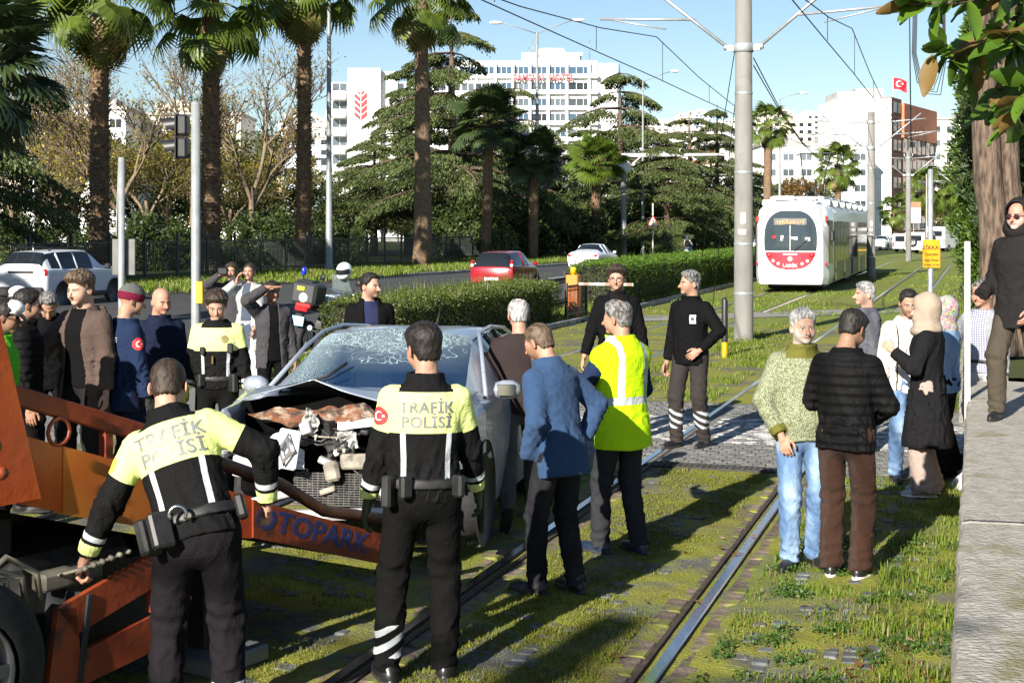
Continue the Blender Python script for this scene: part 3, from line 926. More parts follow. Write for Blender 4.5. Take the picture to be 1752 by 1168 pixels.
# ------------------------------------------------------------------ the ground, tram bed, road, kerbs, wall
def sheet(name, pts, z, m, kind='structure', nx=0):
 V = [(p[0], p[1], z) for p in pts]
 me = bpy.data.meshes.new(name); me.from_pydata(V, [], [tuple(range(len(V)))]); me.materials.append(m)
 o = obj(name, me); tag(o, kind=kind); return o
def ground_mat(name, cols, scales, bump=.01, bscale=40, rough=.9):
 """layered ground: cols [base, c1, c2,...], scales [(noise scale, threshold, softness, detail)...]"""
 m = bpy.data.materials.new(name); m.use_nodes = True
 nt = m.node_tree; L = nt.links.new; b = nt.nodes['Principled BSDF']
 b.inputs['Roughness'].default_value = rough; b.inputs['Specular IOR Level'].default_value = .2
 tc = N(nt, 'ShaderNodeTexCoord')
 fine = N(nt, 'ShaderNodeTexNoise'); fine.inputs['Scale'].default_value = bscale; fine.inputs['Detail'].default_value = 8
 L(tc.outputs['Object'], fine.inputs['Vector'])
 mx = N(nt, 'ShaderNodeMix', data_type='RGBA'); c = cols[0]
 mx.inputs[6].default_value = rgb([q * .6 for q in c]); mx.inputs[7].default_value = rgb([min(1, q * 1.4) for q in c])
 L(fine.outputs[0], mx.inputs[0]); out = mx.outputs[2]
 for i, (sc, th, so, de) in enumerate(scales):
  n = N(nt, 'ShaderNodeTexNoise'); n.inputs['Scale'].default_value = sc; n.inputs['Detail'].default_value = de; n.inputs['Roughness'].default_value = .65
  mp = N(nt, 'ShaderNodeMapping'); mp.inputs['Location'].default_value = (i * 7.3, i * 3.1, i * 5.7); L(tc.outputs['Object'], mp.inputs[0]); L(mp.outputs[0], n.inputs['Vector'])
  mr = N(nt, 'ShaderNodeMapRange'); mr.inputs[1].default_value = th - so; mr.inputs[2].default_value = th + so; L(n.outputs[0], mr.inputs[0])
  c = cols[i + 1]
  m2 = N(nt, 'ShaderNodeMix', data_type='RGBA'); m2.inputs[6].default_value = rgb([q * .55 for q in c]); m2.inputs[7].default_value = rgb([min(1, q * 1.45) for q in c])
  L(fine.outputs[0], m2.inputs[0])
  m3 = N(nt, 'ShaderNodeMix', data_type='RGBA'); L(mr.outputs[0], m3.inputs[0]); L(out, m3.inputs[6]); L(m2.outputs[2], m3.inputs[7]); out = m3.outputs[2]
 L(out, b.inputs['Base Color'])
 bp = N(nt, 'ShaderNodeBump'); bp.inputs['Distance'].default_value = bump; bp.inputs['Strength'].default_value = 1
 L(fine.outputs[0], bp.inputs['Height']); L(bp.outputs[0], b.inputs['Normal'])
 _M[name] = m
 return m
GRASSY = ground_mat('park grass', [(.035, .06, .012), (.06, .08, .02), (.07, .055, .03)], [(.5, .5, .1, 4), (.9, .62, .08, 5)], .03, 12)
MOSS = ground_mat('mossy tram bed', [(.11, .112, .10), (.20, .205, .034), (.16, .128, .052), (.128, .182, .025)],
                  [(1.1, .465, .06, 8), (1.6, .60, .08, 8), (.7, .60, .08, 8)], .015, 55)
FARGRASS = ground_mat('tram bed grass', [(.16, .165, .038), (.14, .20, .03), (.19, .135, .05)], [(.35, .5, .12, 7), (.6, .60, .07, 7)], .02, 30)
ASPHALT = ground_mat('road asphalt', [(.052, .053, .056), (.068, .068, .069)], [(.35, .5, .15, 5)], .004, 90, .8)
SETTMAT = mat('grey stone setts', (.10, .105, .108), .8, var=.35, scale=14, bump=.006, bscale=70, objrand=.25, dirt=((.09, .10, .02), 3.0, .56))
PAVEMAT = mat('crossing setts', (.15, .148, .138), .85, var=.3, scale=9, bump=.006, bscale=60, dirt=((.09, .09, .03), 2.2, .6), stretch=(1, 1, 1))
WHITEPAVE = mat('worn white crossing paint', (.52, .51, .48), .8, var=.12, scale=20, bump=.008, bscale=45, dirt=((.16, .155, .145), 7.0, .43))
KERB = mat('kerb stone', (.25, .245, .235), .85, var=.25, scale=5, bump=.006, bscale=40, dirt=((.09, .085, .07), 4, .58))
BRICKM = mat('brown rail side paver', (.13, .098, .072), .9, var=.4, scale=14, bump=.010, bscale=50, objrand=.35, dirt=((.15, .16, .03), 4, .52))
RAILTOP = mat('polished rail head', (.50, .50, .52), .22, metal=1.0, var=.1, scale=20, stretch=(1, .05, 1))
RAILDK = mat('rusty rail side', (.045, .03, .024), .75, var=.4, scale=14)
# far ground reaching the horizon
g = sheet('ground', [(-4000, -300), (4000, -300), (4000, 6000), (-4000, 6000)], -.06, GRASSY)
def curve_n(v):
 """sideways bend of the line far away"""
 return 0.0 if v < 95 else (v - 95) ** 2 * .0018
def strip(name, n0, n1, v0, v1, z, m, step=6.0, kind='structure', parent=None, bend=True):
 V = []; FS = []
 k = max(1, int((v1 - v0) / step))
 for i in range(k + 1):
  v = v0 + (v1 - v0) * i / k; c = curve_n(v) if bend else 0
  V.append(tuple(T(n0 + c, v, z))); V.append(tuple(T(n1 + c, v, z)))
 FS = [(2 * i, 2 * i + 1, 2 * i + 3, 2 * i + 2) for i in range(k)]
 me = bpy.data.meshes.new(name); me.from_pydata(V, [], FS); me.materials.append(m)
 o = obj(name, me, parent)
 if parent is None: tag(o, kind=kind)
 return o
# tram bed: near part as a finely heaved mossy sheet, far part smooth grass
def heave(name, n0, n1, v0, v1, step, z0, amp, m, seed, skip=()):
 ns = np.arange(n0, n1 + step * .5, step); vs = np.arange(v0, v1 + step * .5, step)
 gn, gv = np.meshgrid(ns, vs, indexing='ij')
 X = gn * TN.x + gv * TD.x; Y = gn * TN.y + gv * TD.y
 Pn = np.stack([X.ravel(), Y.ravel(), 0 * X.ravel()], 1).astype(np.float32)
 h = waves(Pn, seed, .55, 6, (1, 1, .001)) + .7 * waves(Pn, seed + 1, .2, 6, (1, 1, .001)) + .4 * waves(Pn, seed + 2, .08, 5, (1, 1, .001))
 z = z0 + amp * h
 edge = np.minimum.reduce([np.abs(gn.ravel() - r_) for r_ in RAILN])
 z = np.where(edge < .17, np.minimum(z, z0 - .016 + .004 * h), z)
 V = np.stack([Pn[:, 0], Pn[:, 1], z], 1)
 a, b = gn.shape; i = np.arange(a * b).reshape(a, b)
 Q = np.stack([i[:-1, :-1].ravel(), i[1:, :-1].ravel(), i[1:, 1:].ravel(), i[:-1, 1:].ravel()], 1)
 o = obj(name, mesh_np(name, V, Q, m, smooth=True)); tag(o, kind='structure')
 return o, h.reshape(a, b), ns, vs
RAILN = [-7.05, -5.55, -3.09, -1.60]
TRACKBED, MH, MNS, MVS = heave('track_bed', -9.1, -.09, 3.5, 13.6, .055, 0.0, .012, MOSS, 40)
CROSSROAD = strip('tram_crossing', -11.2, -.09, 13.6, 18.6, 0.0, PAVEMAT, 1.0)
strip('tram_bed_grass', -9.1, 1.2, 18.6, 230, -.004, FARGRASS, 5)
strip('tram_bed_grass_verge', -9.1, -.09, 18.6, 34, 0.004, MOSS, 3)
strip('crossing_stripe', -9.0, -3.3, 15.2, 17.2, .004, WHITEPAVE)
strip('crossing_stripe', -2.9, -1.8, 15.2, 17.2, .004, WHITEPAVE)
strip('crossing_stripe', -1.45, -.15, 15.2, 17.2, .004, WHITEPAVE)
strip('crossing_stripe', -13.2, -11.4, 14.6, 15.3, .006, WHITEPAVE)
strip('crossing_stripe', -13.2, -11.4, 15.9, 16.6, .006, WHITEPAVE)
strip('crossing_stripe', -13.2, -11.4, 17.2, 17.9, .006, WHITEPAVE)
# slanting asphalt footway across both tracks
PATHM = mat('pale worn asphalt path', (.21, .205, .19), .9, var=.2, scale=2.5, bump=.004, bscale=60)
pa = T(-9.3, 34.0); pb = T(2.0, 45.0); dn = Vector((-(pb - pa).y, (pb - pa).x, 0)).normalized()
sheet('footway', [tuple(pa - dn * .9), tuple(pb - dn * .9), tuple(pb + dn * .9), tuple(pa + dn * .9)], .012, PATHM)
strip('pavement', -11.2, -9.1, -40, 13.6, .0, PATHM, bend=False)
strip('tram_bed_grass', -9.1, -.09, -40, 3.5, -.004, MOSS)
# road beyond the median and the verge in front of the park fence
far = [T(-28.5, -40), T(-28.5, 46), T(-25.3, 66), T(-24.5, 80), T(-21, 112), T(-20.5, 170), T(-16, 260)]
near = [T(-3, 260), T(-8, 190), T(-11.2, 112), T(-11.2, -40)]
sheet('road', [tuple(p) for p in far + near], .0, ASPHALT)
WHITEL = mat('road line paint', (.62, .62, .60), .7, var=.2, scale=5, dirt=((.08, .08, .08), 7, .55))
for v in np.arange(2, 130, 7.5):
 strip('lane_line', -18.6, -18.45, v, v + 3.2, .004, WHITEL, bend=False)
strip('edge_line', -11.75, -11.62, 19, 110, .004, WHITEL, bend=False)
# kerbs and raised verges
def kerb_line(name, pts, w=.16, h=.13):
 mb = MB()
 for a, b in zip(pts[:-1], pts[1:]):
  a = Vector(a); b = Vector(b); d = b - a; L = d.length; k = max(1, int(L / 1.0)); ang = math.atan2(d.y, d.x)
  for i in range(k):
   c = a + d * ((i + .5) / k)
   mb.box((c.x, c.y, h / 2 + random.uniform(-.006, .006)), (L / k - .012, w, h), rot=(0, 0, ang), bev=.012)
 o = mb.build(name, KERB); tag(o, kind='structure'); return o
kerb_line('kerb', [tuple(p) for p in far[1:6]])
sheet('verge', [tuple(p + Vector((-.1, 0.05, 0))) for p in far] + [tuple(T(-60, 260)), tuple(T(-60, -40))], .11, GRASSY)
for (v0, v1) in ((18.6, 33.3), (37.6, 112)):
 kerb_line('kerb', [tuple(T(-9.2, v0)), tuple(T(-9.2, v1))])
 kerb_line('kerb', [tuple(T(-11.15, v0)), tuple(T(-11.15, v1))])
 strip('median', -11.1, -9.25, v0, v1, .10, GRASSY, bend=False)
# rails with groove, and the brown pavers that line them
def rail(n, v0, v1, name='tram_rail'):
 prof = [(-.085, -.03), (-.085, .002), (-.055, .004), (-.052, -.03), (-.012, -.032), (-.008, .008), (.048, .010), (.056, .004), (.058, -.03)]
 V = []; FS = []; M_ = []
 vs = list(np.arange(v0, min(v1, 95), 6)) + list(np.arange(96, v1, 4))
 for v in vs:
  c = curve_n(v)
  for (a, z) in prof: V.append(tuple(T(n + a * (1 if n in (-1.60, -5.55) else -1) + c, v, z)))
 k = len(prof)
 for i in range(len(vs) - 1):
  for j in range(k - 1):
   FS.append((i * k + j, i * k + j + 1, (i + 1) * k + j + 1, (i + 1) * k + j)); M_.append(0 if j in (5, 6) else 1)
 me = bpy.data.meshes.new(name); me.from_pydata(V, [], FS)
 me.materials.append(RAILTOP); me.materials.append(RAILDK)
 me.polygons.foreach_set('material_index', np.array(M_, dtype=np.int32))
 o = obj(name, me); tag(o, kind='structure'); return o
for n in RAILN: rail(n, 3.0, 225)
pv = MB(); pv.box((0, 0, 0), (.13, .30, .05), bev=.012); pvm = pv.mesh('paver', BRICKM)
rest = MB(); cnt = 0
for n in RAILN[::-1]:
 for sg in (-1, 1):
  if n < -5 and sg == 0: continue
  v = 4.4 + random.random() * .3
  while v < 40:
   if not (13.5 < v < 18.7):
    loc = T(n + sg * .158, v, -.030 + random.uniform(-.012, .007))
    if n > -4 and v < 22 and cnt < 290:
     o = obj('paver', pvm, TRACKBED, loc, (random.uniform(-.02, .02), random.uniform(-.025, .025), -TANG + random.uniform(-.02, .02))); cnt += 1
    else:
     rest.box(tuple(loc), (.13, .30, .05), rot=(0, 0, -TANG + random.uniform(-.02, .02)))
   v += .318
ro = rest.build('pavers', BRICKM, TRACKBED); ro['kind'] = 'stuff'
# stone setts showing between the moss
st = MB(); st.box((0, 0, 0), (.098, .098, .06), bev=.014); stm = st.mesh('sett', SETTMAT)
spots = []
for n in np.arange(-4.9, -.25, .112):
 if min(abs(n - r_) for r_ in RAILN) < .30: continue
 for v in np.arange(4.6, 13.5, .112):
  w = .12 * math.sin(n * 5.1)
  p = T(n, v + w)
  i = int((n + 9.1) / .055); j = int((v + w - 3.5) / .055)
  if 0 <= i < MH.shape[0] and 0 <= j < MH.shape[1] and MH[i, j] < -.06:
   spots.append((p.y, p, MH[i, j]))
spots.sort(key=lambda a: a[0])
rest = MB()
vis = 0
for (y, p, hh) in spots:
 px = CX + F * p.x / max(p.y, .1); py = HZ + F * H / max(p.y, .1)
 z = -.040 + .006 * random.random() + (.010 if hh < -.3 else .004)
 if 560 < px < 1650 and py < 1180 and vis < 300:
  obj('sett', stm, TRACKBED, (p.x, p.y, z), (random.uniform(-.02, .02), random.uniform(-.02, .02), -TANG + random.uniform(-.12, .12))); vis += 1
 else:
  rest.box((p.x, p.y, z), (.098, .098, .06), rot=(random.uniform(-.02, .02), random.uniform(-.02, .02), -TANG + random.uniform(-.12, .12)))
if rest.v:
 ro = rest.build('setts', SETTMAT, TRACKBED); ro['kind'] = 'stuff'
# rows of setts on the crossing, and the drain grate in front of it
mb = MB()
for v in np.arange(13.72, 18.55, .125):
 for n in np.arange(-9.0, -.15, .125):
  if min(abs(n - r_) for r_ in RAILN) < .12: continue
  mb.box(tuple(T(n + .06 * (int(v / .125) % 2), v, -.022 + random.uniform(-.004, .004))), (.112, .112, .06), rot=(0, 0, -TANG + random.uniform(-.03, .03)), mi=1 if 15.2 < v < 17.2 else 0)
o = mb.build('setts', [PAVEMAT, WHITEPAVE], CROSSROAD); o['kind'] = 'stuff'
IRON = mat('dark cast iron', (.035, .032, .030), .6, metal=.4, var=.3, scale=20)
mb = MB()
for i in range(24):
 for j in range(2): mb.box((-1.3 + i * .057, (j - .5) * .09, 0), (.022, .07, .03))
for y in (-.1, 0, .1): mb.box((-.66, y, 0.001), (1.36, .022, .034))
grate = mb.build('drain_grate', IRON, None, T(-1.65, 13.55, .004), (0, 0, -TANG))
tag(grate, 'slotted iron drain grate between the near rails before the sett crossing', 'grate')
# stone wall at the right, with the raised bed behind it
WALLM = mat('weathered wall stone', (.25, .235, .205), .92, col2=(.37, .345, .295), scale=16.0, bump=.022, bscale=42, dirt=((.19, .175, .09), 3.2, .55), detail=10)
WH = .78
def wall_run(name, label, v0, v1, n0, n1, h, blk):
 root = empty(name, T(n0, v0)); tag(root, label, 'wall')
 v = v0; i = 0
 while v < v1 - .05:
  L = min(blk * random.uniform(.85, 1.2), v1 - v)
  V = []; FS = []; nn = max(4, int(L / .055)); prof = []
  zs = [(.0, 0), (.0, h * .5), (.003, h - .035), (.014, h - .006), (.05, h), ((n1 - n0) * .5, h + .004), (n1 - n0 - .05, h), (n1 - n0, h - .05), (n1 - n0, 0)]
  for a in range(nn + 1):
   vv = v + L * a / nn
   e = .006 * math.sin(vv * 5.1) + .004 * math.sin(vv * 13) + random.uniform(-.007, .007)
   for b_, (dn_, z) in enumerate(zs):
    jn = e * (1 if b_ in (1, 2, 3) else 0) + random.uniform(-.002, .002)
    V.append(tuple(T(n0 + dn_ + jn, vv, z + random.uniform(-.0015, .0015) * (z > .1)) - Vector(root.location)))
  k = len(zs)
  for a in range(nn):
   for b_ in range(k - 1): FS.append((a * k + b_, a * k + b_ + 1, (a + 1) * k + b_ + 1, (a + 1) * k + b_))
  FS.append(tuple(range(k))); FS.append(tuple(range(nn * k + k - 1, nn * k - 1, -1)))
  me = bpy.data.meshes.new('block'); me.from_pydata(V, [], FS); me.materials.append(WALLM)
  me.polygons.foreach_set('use_smooth', np.ones(len(me.polygons), dtype=bool))
  obj('block', me, root)
  v += L + .003; i += 1
 return root
wall_run('stone_wall', 'long low wall of weathered grey stone at the right edge', 1.5, 14.9, -.085, .62, WH, 6.0)
wall_run('stone_wall', 'pale low stone wall beyond the white post at right', 17.6, 52, -.2, .35, .62, 1.6)
SOIL = ground_mat('planted bed soil', [(.06, .045, .028), (.05, .075, .018)], [(.8, .5, .15, 6)], .03, 20)
strip('planting_bed', .62, 30, -2, 14.9, .70, SOIL, bend=False)
strip('planting_bed', .35, 30, 17.6, 56, .55, SOIL, bend=False)
strip('side_path', -.09, 30, 14.95, 17.6, .006, PATHM, bend=False)
# ------------------------------------------------------------------ plants
def leafmat(name, c1, c2, c3=None, trans=.35, rough=.5, thr=.85, spec=.35):
 if name in _M: return _M[name]
 m = bpy.data.materials.new(name); m.use_nodes = True
 nt = m.node_tree; L = nt.links.new; b = nt.nodes['Principled BSDF']
 at = N(nt, 'ShaderNodeAttribute'); at.attribute_name = 'rnd'
 mx = N(nt, 'ShaderNodeMix', data_type='RGBA'); mx.inputs[6].default_value = rgb(c1); mx.inputs[7].default_value = rgb(c2)
 L(at.outputs['Fac'], mx.inputs[0]); out = mx.outputs[2]
 if c3:
  gt = N(nt, 'ShaderNodeMath', operation='GREATER_THAN'); gt.inputs[1].default_value = thr; L(at.outputs['Fac'], gt.inputs[0])
  m2 = N(nt, 'ShaderNodeMix', data_type='RGBA'); L(gt.outputs[0], m2.inputs[0]); L(out, m2.inputs[6]); m2.inputs[7].default_value = rgb(c3); out = m2.outputs[2]
 L(out, b.inputs['Base Color']); b.inputs['Roughness'].default_value = rough; b.inputs['Specular IOR Level'].default_value = spec
 tl = N(nt, 'ShaderNodeBsdfTranslucent'); L(out, tl.inputs[0])
 ms = N(nt, 'ShaderNodeMixShader'); ms.inputs[0].default_value = trans
 L(b.outputs[0], ms.inputs[1]); L(tl.outputs[0], ms.inputs[2]); L(ms.outputs[0], nt.nodes['Material Output'].inputs[0])
 _M[name] = m
 return m
def leaf_geo(Pn, size, seed=0, aspect=.45, dirs=None, jitter=1.0, svar=.4):
 r = np.random.default_rng(seed); n = len(Pn)
 D = r.normal(size=(n, 3)) * jitter
 if dirs is not None: D = D + dirs
 D /= np.linalg.norm(D, axis=1)[:, None] + 1e-9
 B = np.cross(D, r.normal(size=(n, 3))); B /= np.linalg.norm(B, axis=1)[:, None] + 1e-9
 s = (np.asarray(size) * (1 + svar * r.uniform(-1, 1, n)))[:, None]
 V = np.stack([Pn, Pn + D * s * .45 + B * s * aspect * .5, Pn + D * s, Pn + D * s * .45 - B * s * aspect * .5], 1).reshape(-1, 3)
 Q = np.arange(n * 4).reshape(-1, 4)
 rn = np.repeat(r.uniform(0, 1, n), 4)
 return V, Q, rn
def grass_geo(Pn, length, width, seed, lean=.45):
 r = np.random.default_rng(seed); n = len(Pn)
 L = (np.asarray(length) * r.uniform(.5, 1.4, n))[:, None]
 a = r.uniform(0, 6.28, n); S_ = np.stack([np.cos(a), np.sin(a), 0 * a], 1); W = np.stack([-np.sin(a), np.cos(a), 0 * a], 1)
 k = (r.uniform(.1, 1, n) * lean)[:, None]; w = (np.asarray(width) * r.uniform(.7, 1.3, n))[:, None]
 up = np.array([0, 0, 1.0])
 m = Pn + up * L * .6 + S_ * L * k * .45; t = Pn + up * L * (1 - .35 * k) + S_ * L * k * 1.25
 V = np.stack([Pn - W * w * .5, Pn + W * w * .5, m + W * w * .4, t, m - W * w * .4], 1).reshape(-1, 3)
 i = np.arange(n)[:, None] * 5
 Q = np.concatenate([i + np.array([[0, 1, 2, 4]])]); Tt = i + np.array([[4, 2, 3]])
 return V, Q, Tt, np.repeat(r.uniform(0, 1, n), 5)
def tn_np(n, v, z=0.0):
 return np.stack([n * TN.x + v * TD.x, n * TN.y + v * TD.y, np.zeros_like(n) + z], 1)
GRASSM = leafmat('grass blades', (.085, .14, .013), (.21, .28, .032), (.24, .20, .09), trans=.35, thr=.86)
MOSSM = leafmat('moss blades', (.11, .135, .014), (.22, .235, .032), (.20, .155, .06), trans=.3, thr=.86)
WEEDM = leafmat('clover leaves', (.03, .075, .012), (.07, .14, .022), trans=.3)
def patchy(n, v, seed, wl=.9):
 return waves(np.stack([n, v, 0 * n], 1).astype(np.float32), seed, wl, 6, (1, 1, .001))
def near_rail(n):
 return np.minimum.reduce([np.abs(n - q) for q in RAILN])
def grass_patch(name, cnt, n0, n1, v0, v1, length, width, seed, thr, m, wl=.9, z=-.01, rail_gap=.24, lean=.5, dens_v=False):
 r = np.random.default_rng(seed)
 n = r.uniform(n0, n1, cnt); u = r.uniform(0, 1, cnt)
 v = v0 + (v1 - v0) * (u ** 1.6 if dens_v else u)
 p = patchy(n, v, seed + 50, wl)
 keep = (p + r.normal(0, .08, cnt) > thr) & (near_rail(n) > rail_gap) & ~((v > 13.4) & (v < 18.7) & (n > -11.2))
 n, v, p = n[keep], v[keep], p[keep]
 V, Q, Tt, rn = grass_geo(tn_np(n, v, z), length * (1 + .9 * np.clip(p - thr, 0, .6)), width, seed, lean)
 o = obj(name, mesh_np(name, V, [Q, Tt], m, attrs={'rnd': rn})); tag(o, kind='stuff')
 return o
grass_patch('moss', 140000, -3.0, -1.7, 5.0, 13.5, .020, .006, 11, -.26, MOSSM, dens_v=True)
grass_patch('moss', 45000, -1.5, -.1, 4.8, 13.5, .018, .006, 22, -.10, MOSSM, dens_v=True)
grass_patch('moss', 48000, -5.3, -3.2, 6.0, 13.5, .020, .007, 12, -.12, MOSSM)
grass_patch('grass', 26000, -1.5, -.1, 4.8, 13.5, .030, .007, 13, .10, GRASSM, wl=.7, dens_v=True)
grass_patch('grass', 7500, -.62, -.02, 4.8, 13.8, .06, .008, 14, -.02, GRASSM, wl=.6)
grass_patch('grass', 5000, -1.5, -.1, 8.0, 13.5, .055, .008, 15, .10, GRASSM, wl=.6)
grass_patch('grass', 26000, -5.4, -3.3, 18.7, 34, .07, .014, 16, .02, GRASSM, wl=2.0)
grass_patch('grass', 20000, -9.0, -.1, 18.7, 38, .04, .014, 17, .05, MOSSM, wl=2.4)
grass_patch('grass', 22000, -9.0, .9, 38, 75, .07, .03, 18, .0, GRASSM, wl=4)
grass_patch('grass', 16000, -11.0, -9.3, 18.8, 60, .10, .02, 19, -.3, GRASSM, wl=2, z=.10, rail_gap=.0)
grass_patch('grass', 30000, -33, -25.6, 40, 110, .16, .05, 20, -.3, GRASSM, wl=5, z=.10, rail_gap=0)
grass_patch('grass', 7000, -.5, .1, 18.7, 45, .18, .02, 21, -.2, GRASSM, wl=2)
# clover clumps among the grass near the wall, and dead brown leaves
r_ = np.random.default_rng(5); n = r_.uniform(-1.4, -.12, 26000); v = r_.uniform(4.8, 11, 26000)
k = (patchy(n, v, 77, .5) > .22) & (near_rail(n) > .25); n, v = n[k], v[k]
V, Q, rn = leaf_geo(tn_np(n, v, 0) + np.array([0, 0, 1.0]) * r_.uniform(.0, .045, len(n))[:, None], .02, 6, .8, dirs=np.array([[0, 0, .5]]))
o = obj('clover', mesh_np('clover', V, Q, WEEDM, attrs={'rnd': rn})); tag(o, kind='stuff')
DEAD = leafmat('dead leaf', (.10, .045, .018), (.22, .10, .035), trans=.15)
n = np.concatenate([r_.uniform(-.75, -.12, 150), r_.uniform(-3, -.4, 40)]); v = np.concatenate([r_.uniform(4.9, 8.5, 150), r_.uniform(5, 12, 40)])
V, Q, rn = leaf_geo(tn_np(n, v, .022), .085, 8, .5, dirs=np.zeros((1, 3)), jitter=1.0); V[:, 2] = np.abs(V[:, 2] - .02) * .35 + .012
o = obj('fallen_leaves', mesh_np('fallen_leaves', V, Q, DEAD, attrs={'rnd': rn})); tag(o, kind='stuff')
# ---- hedges
def hedge(label, n0, n1, v0, v1, h, z0, count, lsize, m, seed, twigs=0):
 root = empty('hedge', T((n0 + n1) / 2, (v0 + v1) / 2, z0), -TANG); tag(root, label, 'hedge')
 L = v1 - v0; W = n1 - n0
 mb = MB(); mb.box((0, 0, h * .46), (W * .82, L * .97, h * .86), bev=.12); mb.build('twig_core', mat('hedge inner twigs', (.018, .018, .010), .95, var=.4, scale=12, bump=.05, bscale=14), root)
 r = np.random.default_rng(seed)
 # points through a rind of the box: top and four sides
 a = r.uniform(0, 1, count)
 top = a < (W * L) / (W * L + 2 * L * h + 2 * W * h) + .12
 x = r.uniform(-W / 2, W / 2, count); y = r.uniform(-L / 2, L / 2, count); z = r.uniform(.02, h, count)
 dep = np.abs(r.normal(0, .06, count))
 z = np.where(top, h - dep, z)
 sidep = r.uniform(0, 1, count) < L / (L + W)
 sx = np.sign(r.uniform(-1, 1, count)); 
 x = np.where(~top & sidep, sx * (W / 2 - dep), x); y = np.where(~top & ~sidep, sx * (L / 2 - dep), y)
 Pn = np.stack([x, y, z], 1).astype(np.float32)
 bul = waves(Pn, seed, .7, 6) * .07 + waves(Pn, seed + 1, .22, 5) * .05
 out = np.stack([np.where(~top & sidep, sx, 0), np.where(~top & ~sidep, sx, 0), np.where(top, 1, 0)], 1)
 rr = np.maximum(0, np.abs(x) - (W / 2 - .16)) * (z > h - .18)
 Pn = Pn + out * bul[:, None]; Pn[:, 2] -= rr * .7
 V, Q, rn = leaf_geo(Pn, lsize, seed + 2, .6, dirs=out * .8)
 put_ = obj('foliage', mesh_np('foliage', V, Q, m, attrs={'rnd': rn}), root); put_['kind'] = 'stuff'
 if twigs:
  y = r.uniform(-L / 2, L / 2, twigs); x = r.uniform(-W / 2, W / 2, twigs)
  base = np.stack([x, y, np.full(twigs, h - .02)], 1)
  V, Q, Tt, rn = grass_geo(base, .22, .010, seed + 5, .35)
  o = obj('shoots', mesh_np('shoots', V, [Q, Tt], m, attrs={'rnd': rn}), root); o['kind'] = 'stuff'
  tips = base + np.array([0, 0, .1]) + r.normal(0, .06, (twigs, 3))
  V, Q, rn = leaf_geo(np.repeat(tips, 4, 0) + r.normal(0, .04, (twigs * 4, 3)), .028, seed + 6, .6)
  o = obj('shoot_leaves', mesh_np('shoot_leaves', V, Q, m, attrs={'rnd': rn}), root); o['kind'] = 'stuff'
 return root
H1 = leafmat('hedge leaves dull', (.045, .068, .012), (.13, .165, .030), (.30, .30, .16), trans=.3, thr=.965)
H2 = leafmat('hedge leaves bright', (.045, .10, .010), (.12, .21, .02), trans=.35)
hedge('dull green clipped hedge with straggling shoots behind the wrecked car', -10.9, -9.45, 22.5, 32.6, .95, .10, 52000, .040, H1, 31, twigs=420)
hedge('bright green clipped hedge beside the tram line, left of the big pole', -10.9, -9.45, 38.5, 75, 1.25, .10, 60000, .060, H2, 35, twigs=150)
# ---- palms
TRUNK_P = mat('palm trunk', (.11, .075, .048), .9, col2=(.20, .15, .10), scale=7, bump=.03, bscale=20)
BOOT = mat('palm leaf bases', (.14, .075, .035), .85, col2=(.28, .18, .10), scale=5, contrast=(.3, .7))
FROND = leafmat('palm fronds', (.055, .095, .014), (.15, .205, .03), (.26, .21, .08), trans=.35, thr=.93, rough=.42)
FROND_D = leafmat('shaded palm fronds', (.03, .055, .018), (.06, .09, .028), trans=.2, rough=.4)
FROND_Y = leafmat('young palm fronds', (.06, .11, .012), (.16, .22, .03), (.36, .24, .04), trans=.35, thr=.9)
PETI = mat('palm leaf stalk', (.12, .13, .03), .6)
def fan_leaf(seed, R_=1.0, nseg=26, droop=.5):
 """a fan of folded leaflets in the local frame: stalk end at the origin, fan spreads along +x, up is +z"""
 r = np.random.default_rng(seed); V = []; Q = []; rn = []
 for i in range(nseg):
  a = (i / (nseg - 1) - .5) * 3.5
  L = R_ * (1 - .28 * abs(a) / 1.75) * r.uniform(.9, 1.05); rv = r.uniform(0, .9)
  d = np.array([math.cos(a), math.sin(a), 0]); s = np.array([-math.sin(a), math.cos(a), 0])
  pts = []
  for t, w in ((0.02, .012), (.45, .052), (.72, .034), (1.0, .004)):
   z = .10 * t - droop * max(0, t - .35) ** 1.7 * (1 + .4 * abs(a)) * r.uniform(.8, 1.3)
   c = d * L * t * (1 - .15 * max(0, t - .5)) + np.array([0, 0, z * L])
   pts += [c - s * w * R_ + np.array([0, 0, .02 * R_ * (1 if w > .03 else 0)]), c + s * w * R_]
  o = len(V); V += pts; rn += [rv if q < 6 else min(1, rv + .25) for q in range(8)]
  Q += [(o, o + 1, o + 3, o + 2), (o + 2, o + 3, o + 5, o + 4), (o + 4, o + 5, o + 7, o + 6)]
 return np.array(V), np.array(Q), np.array(rn)
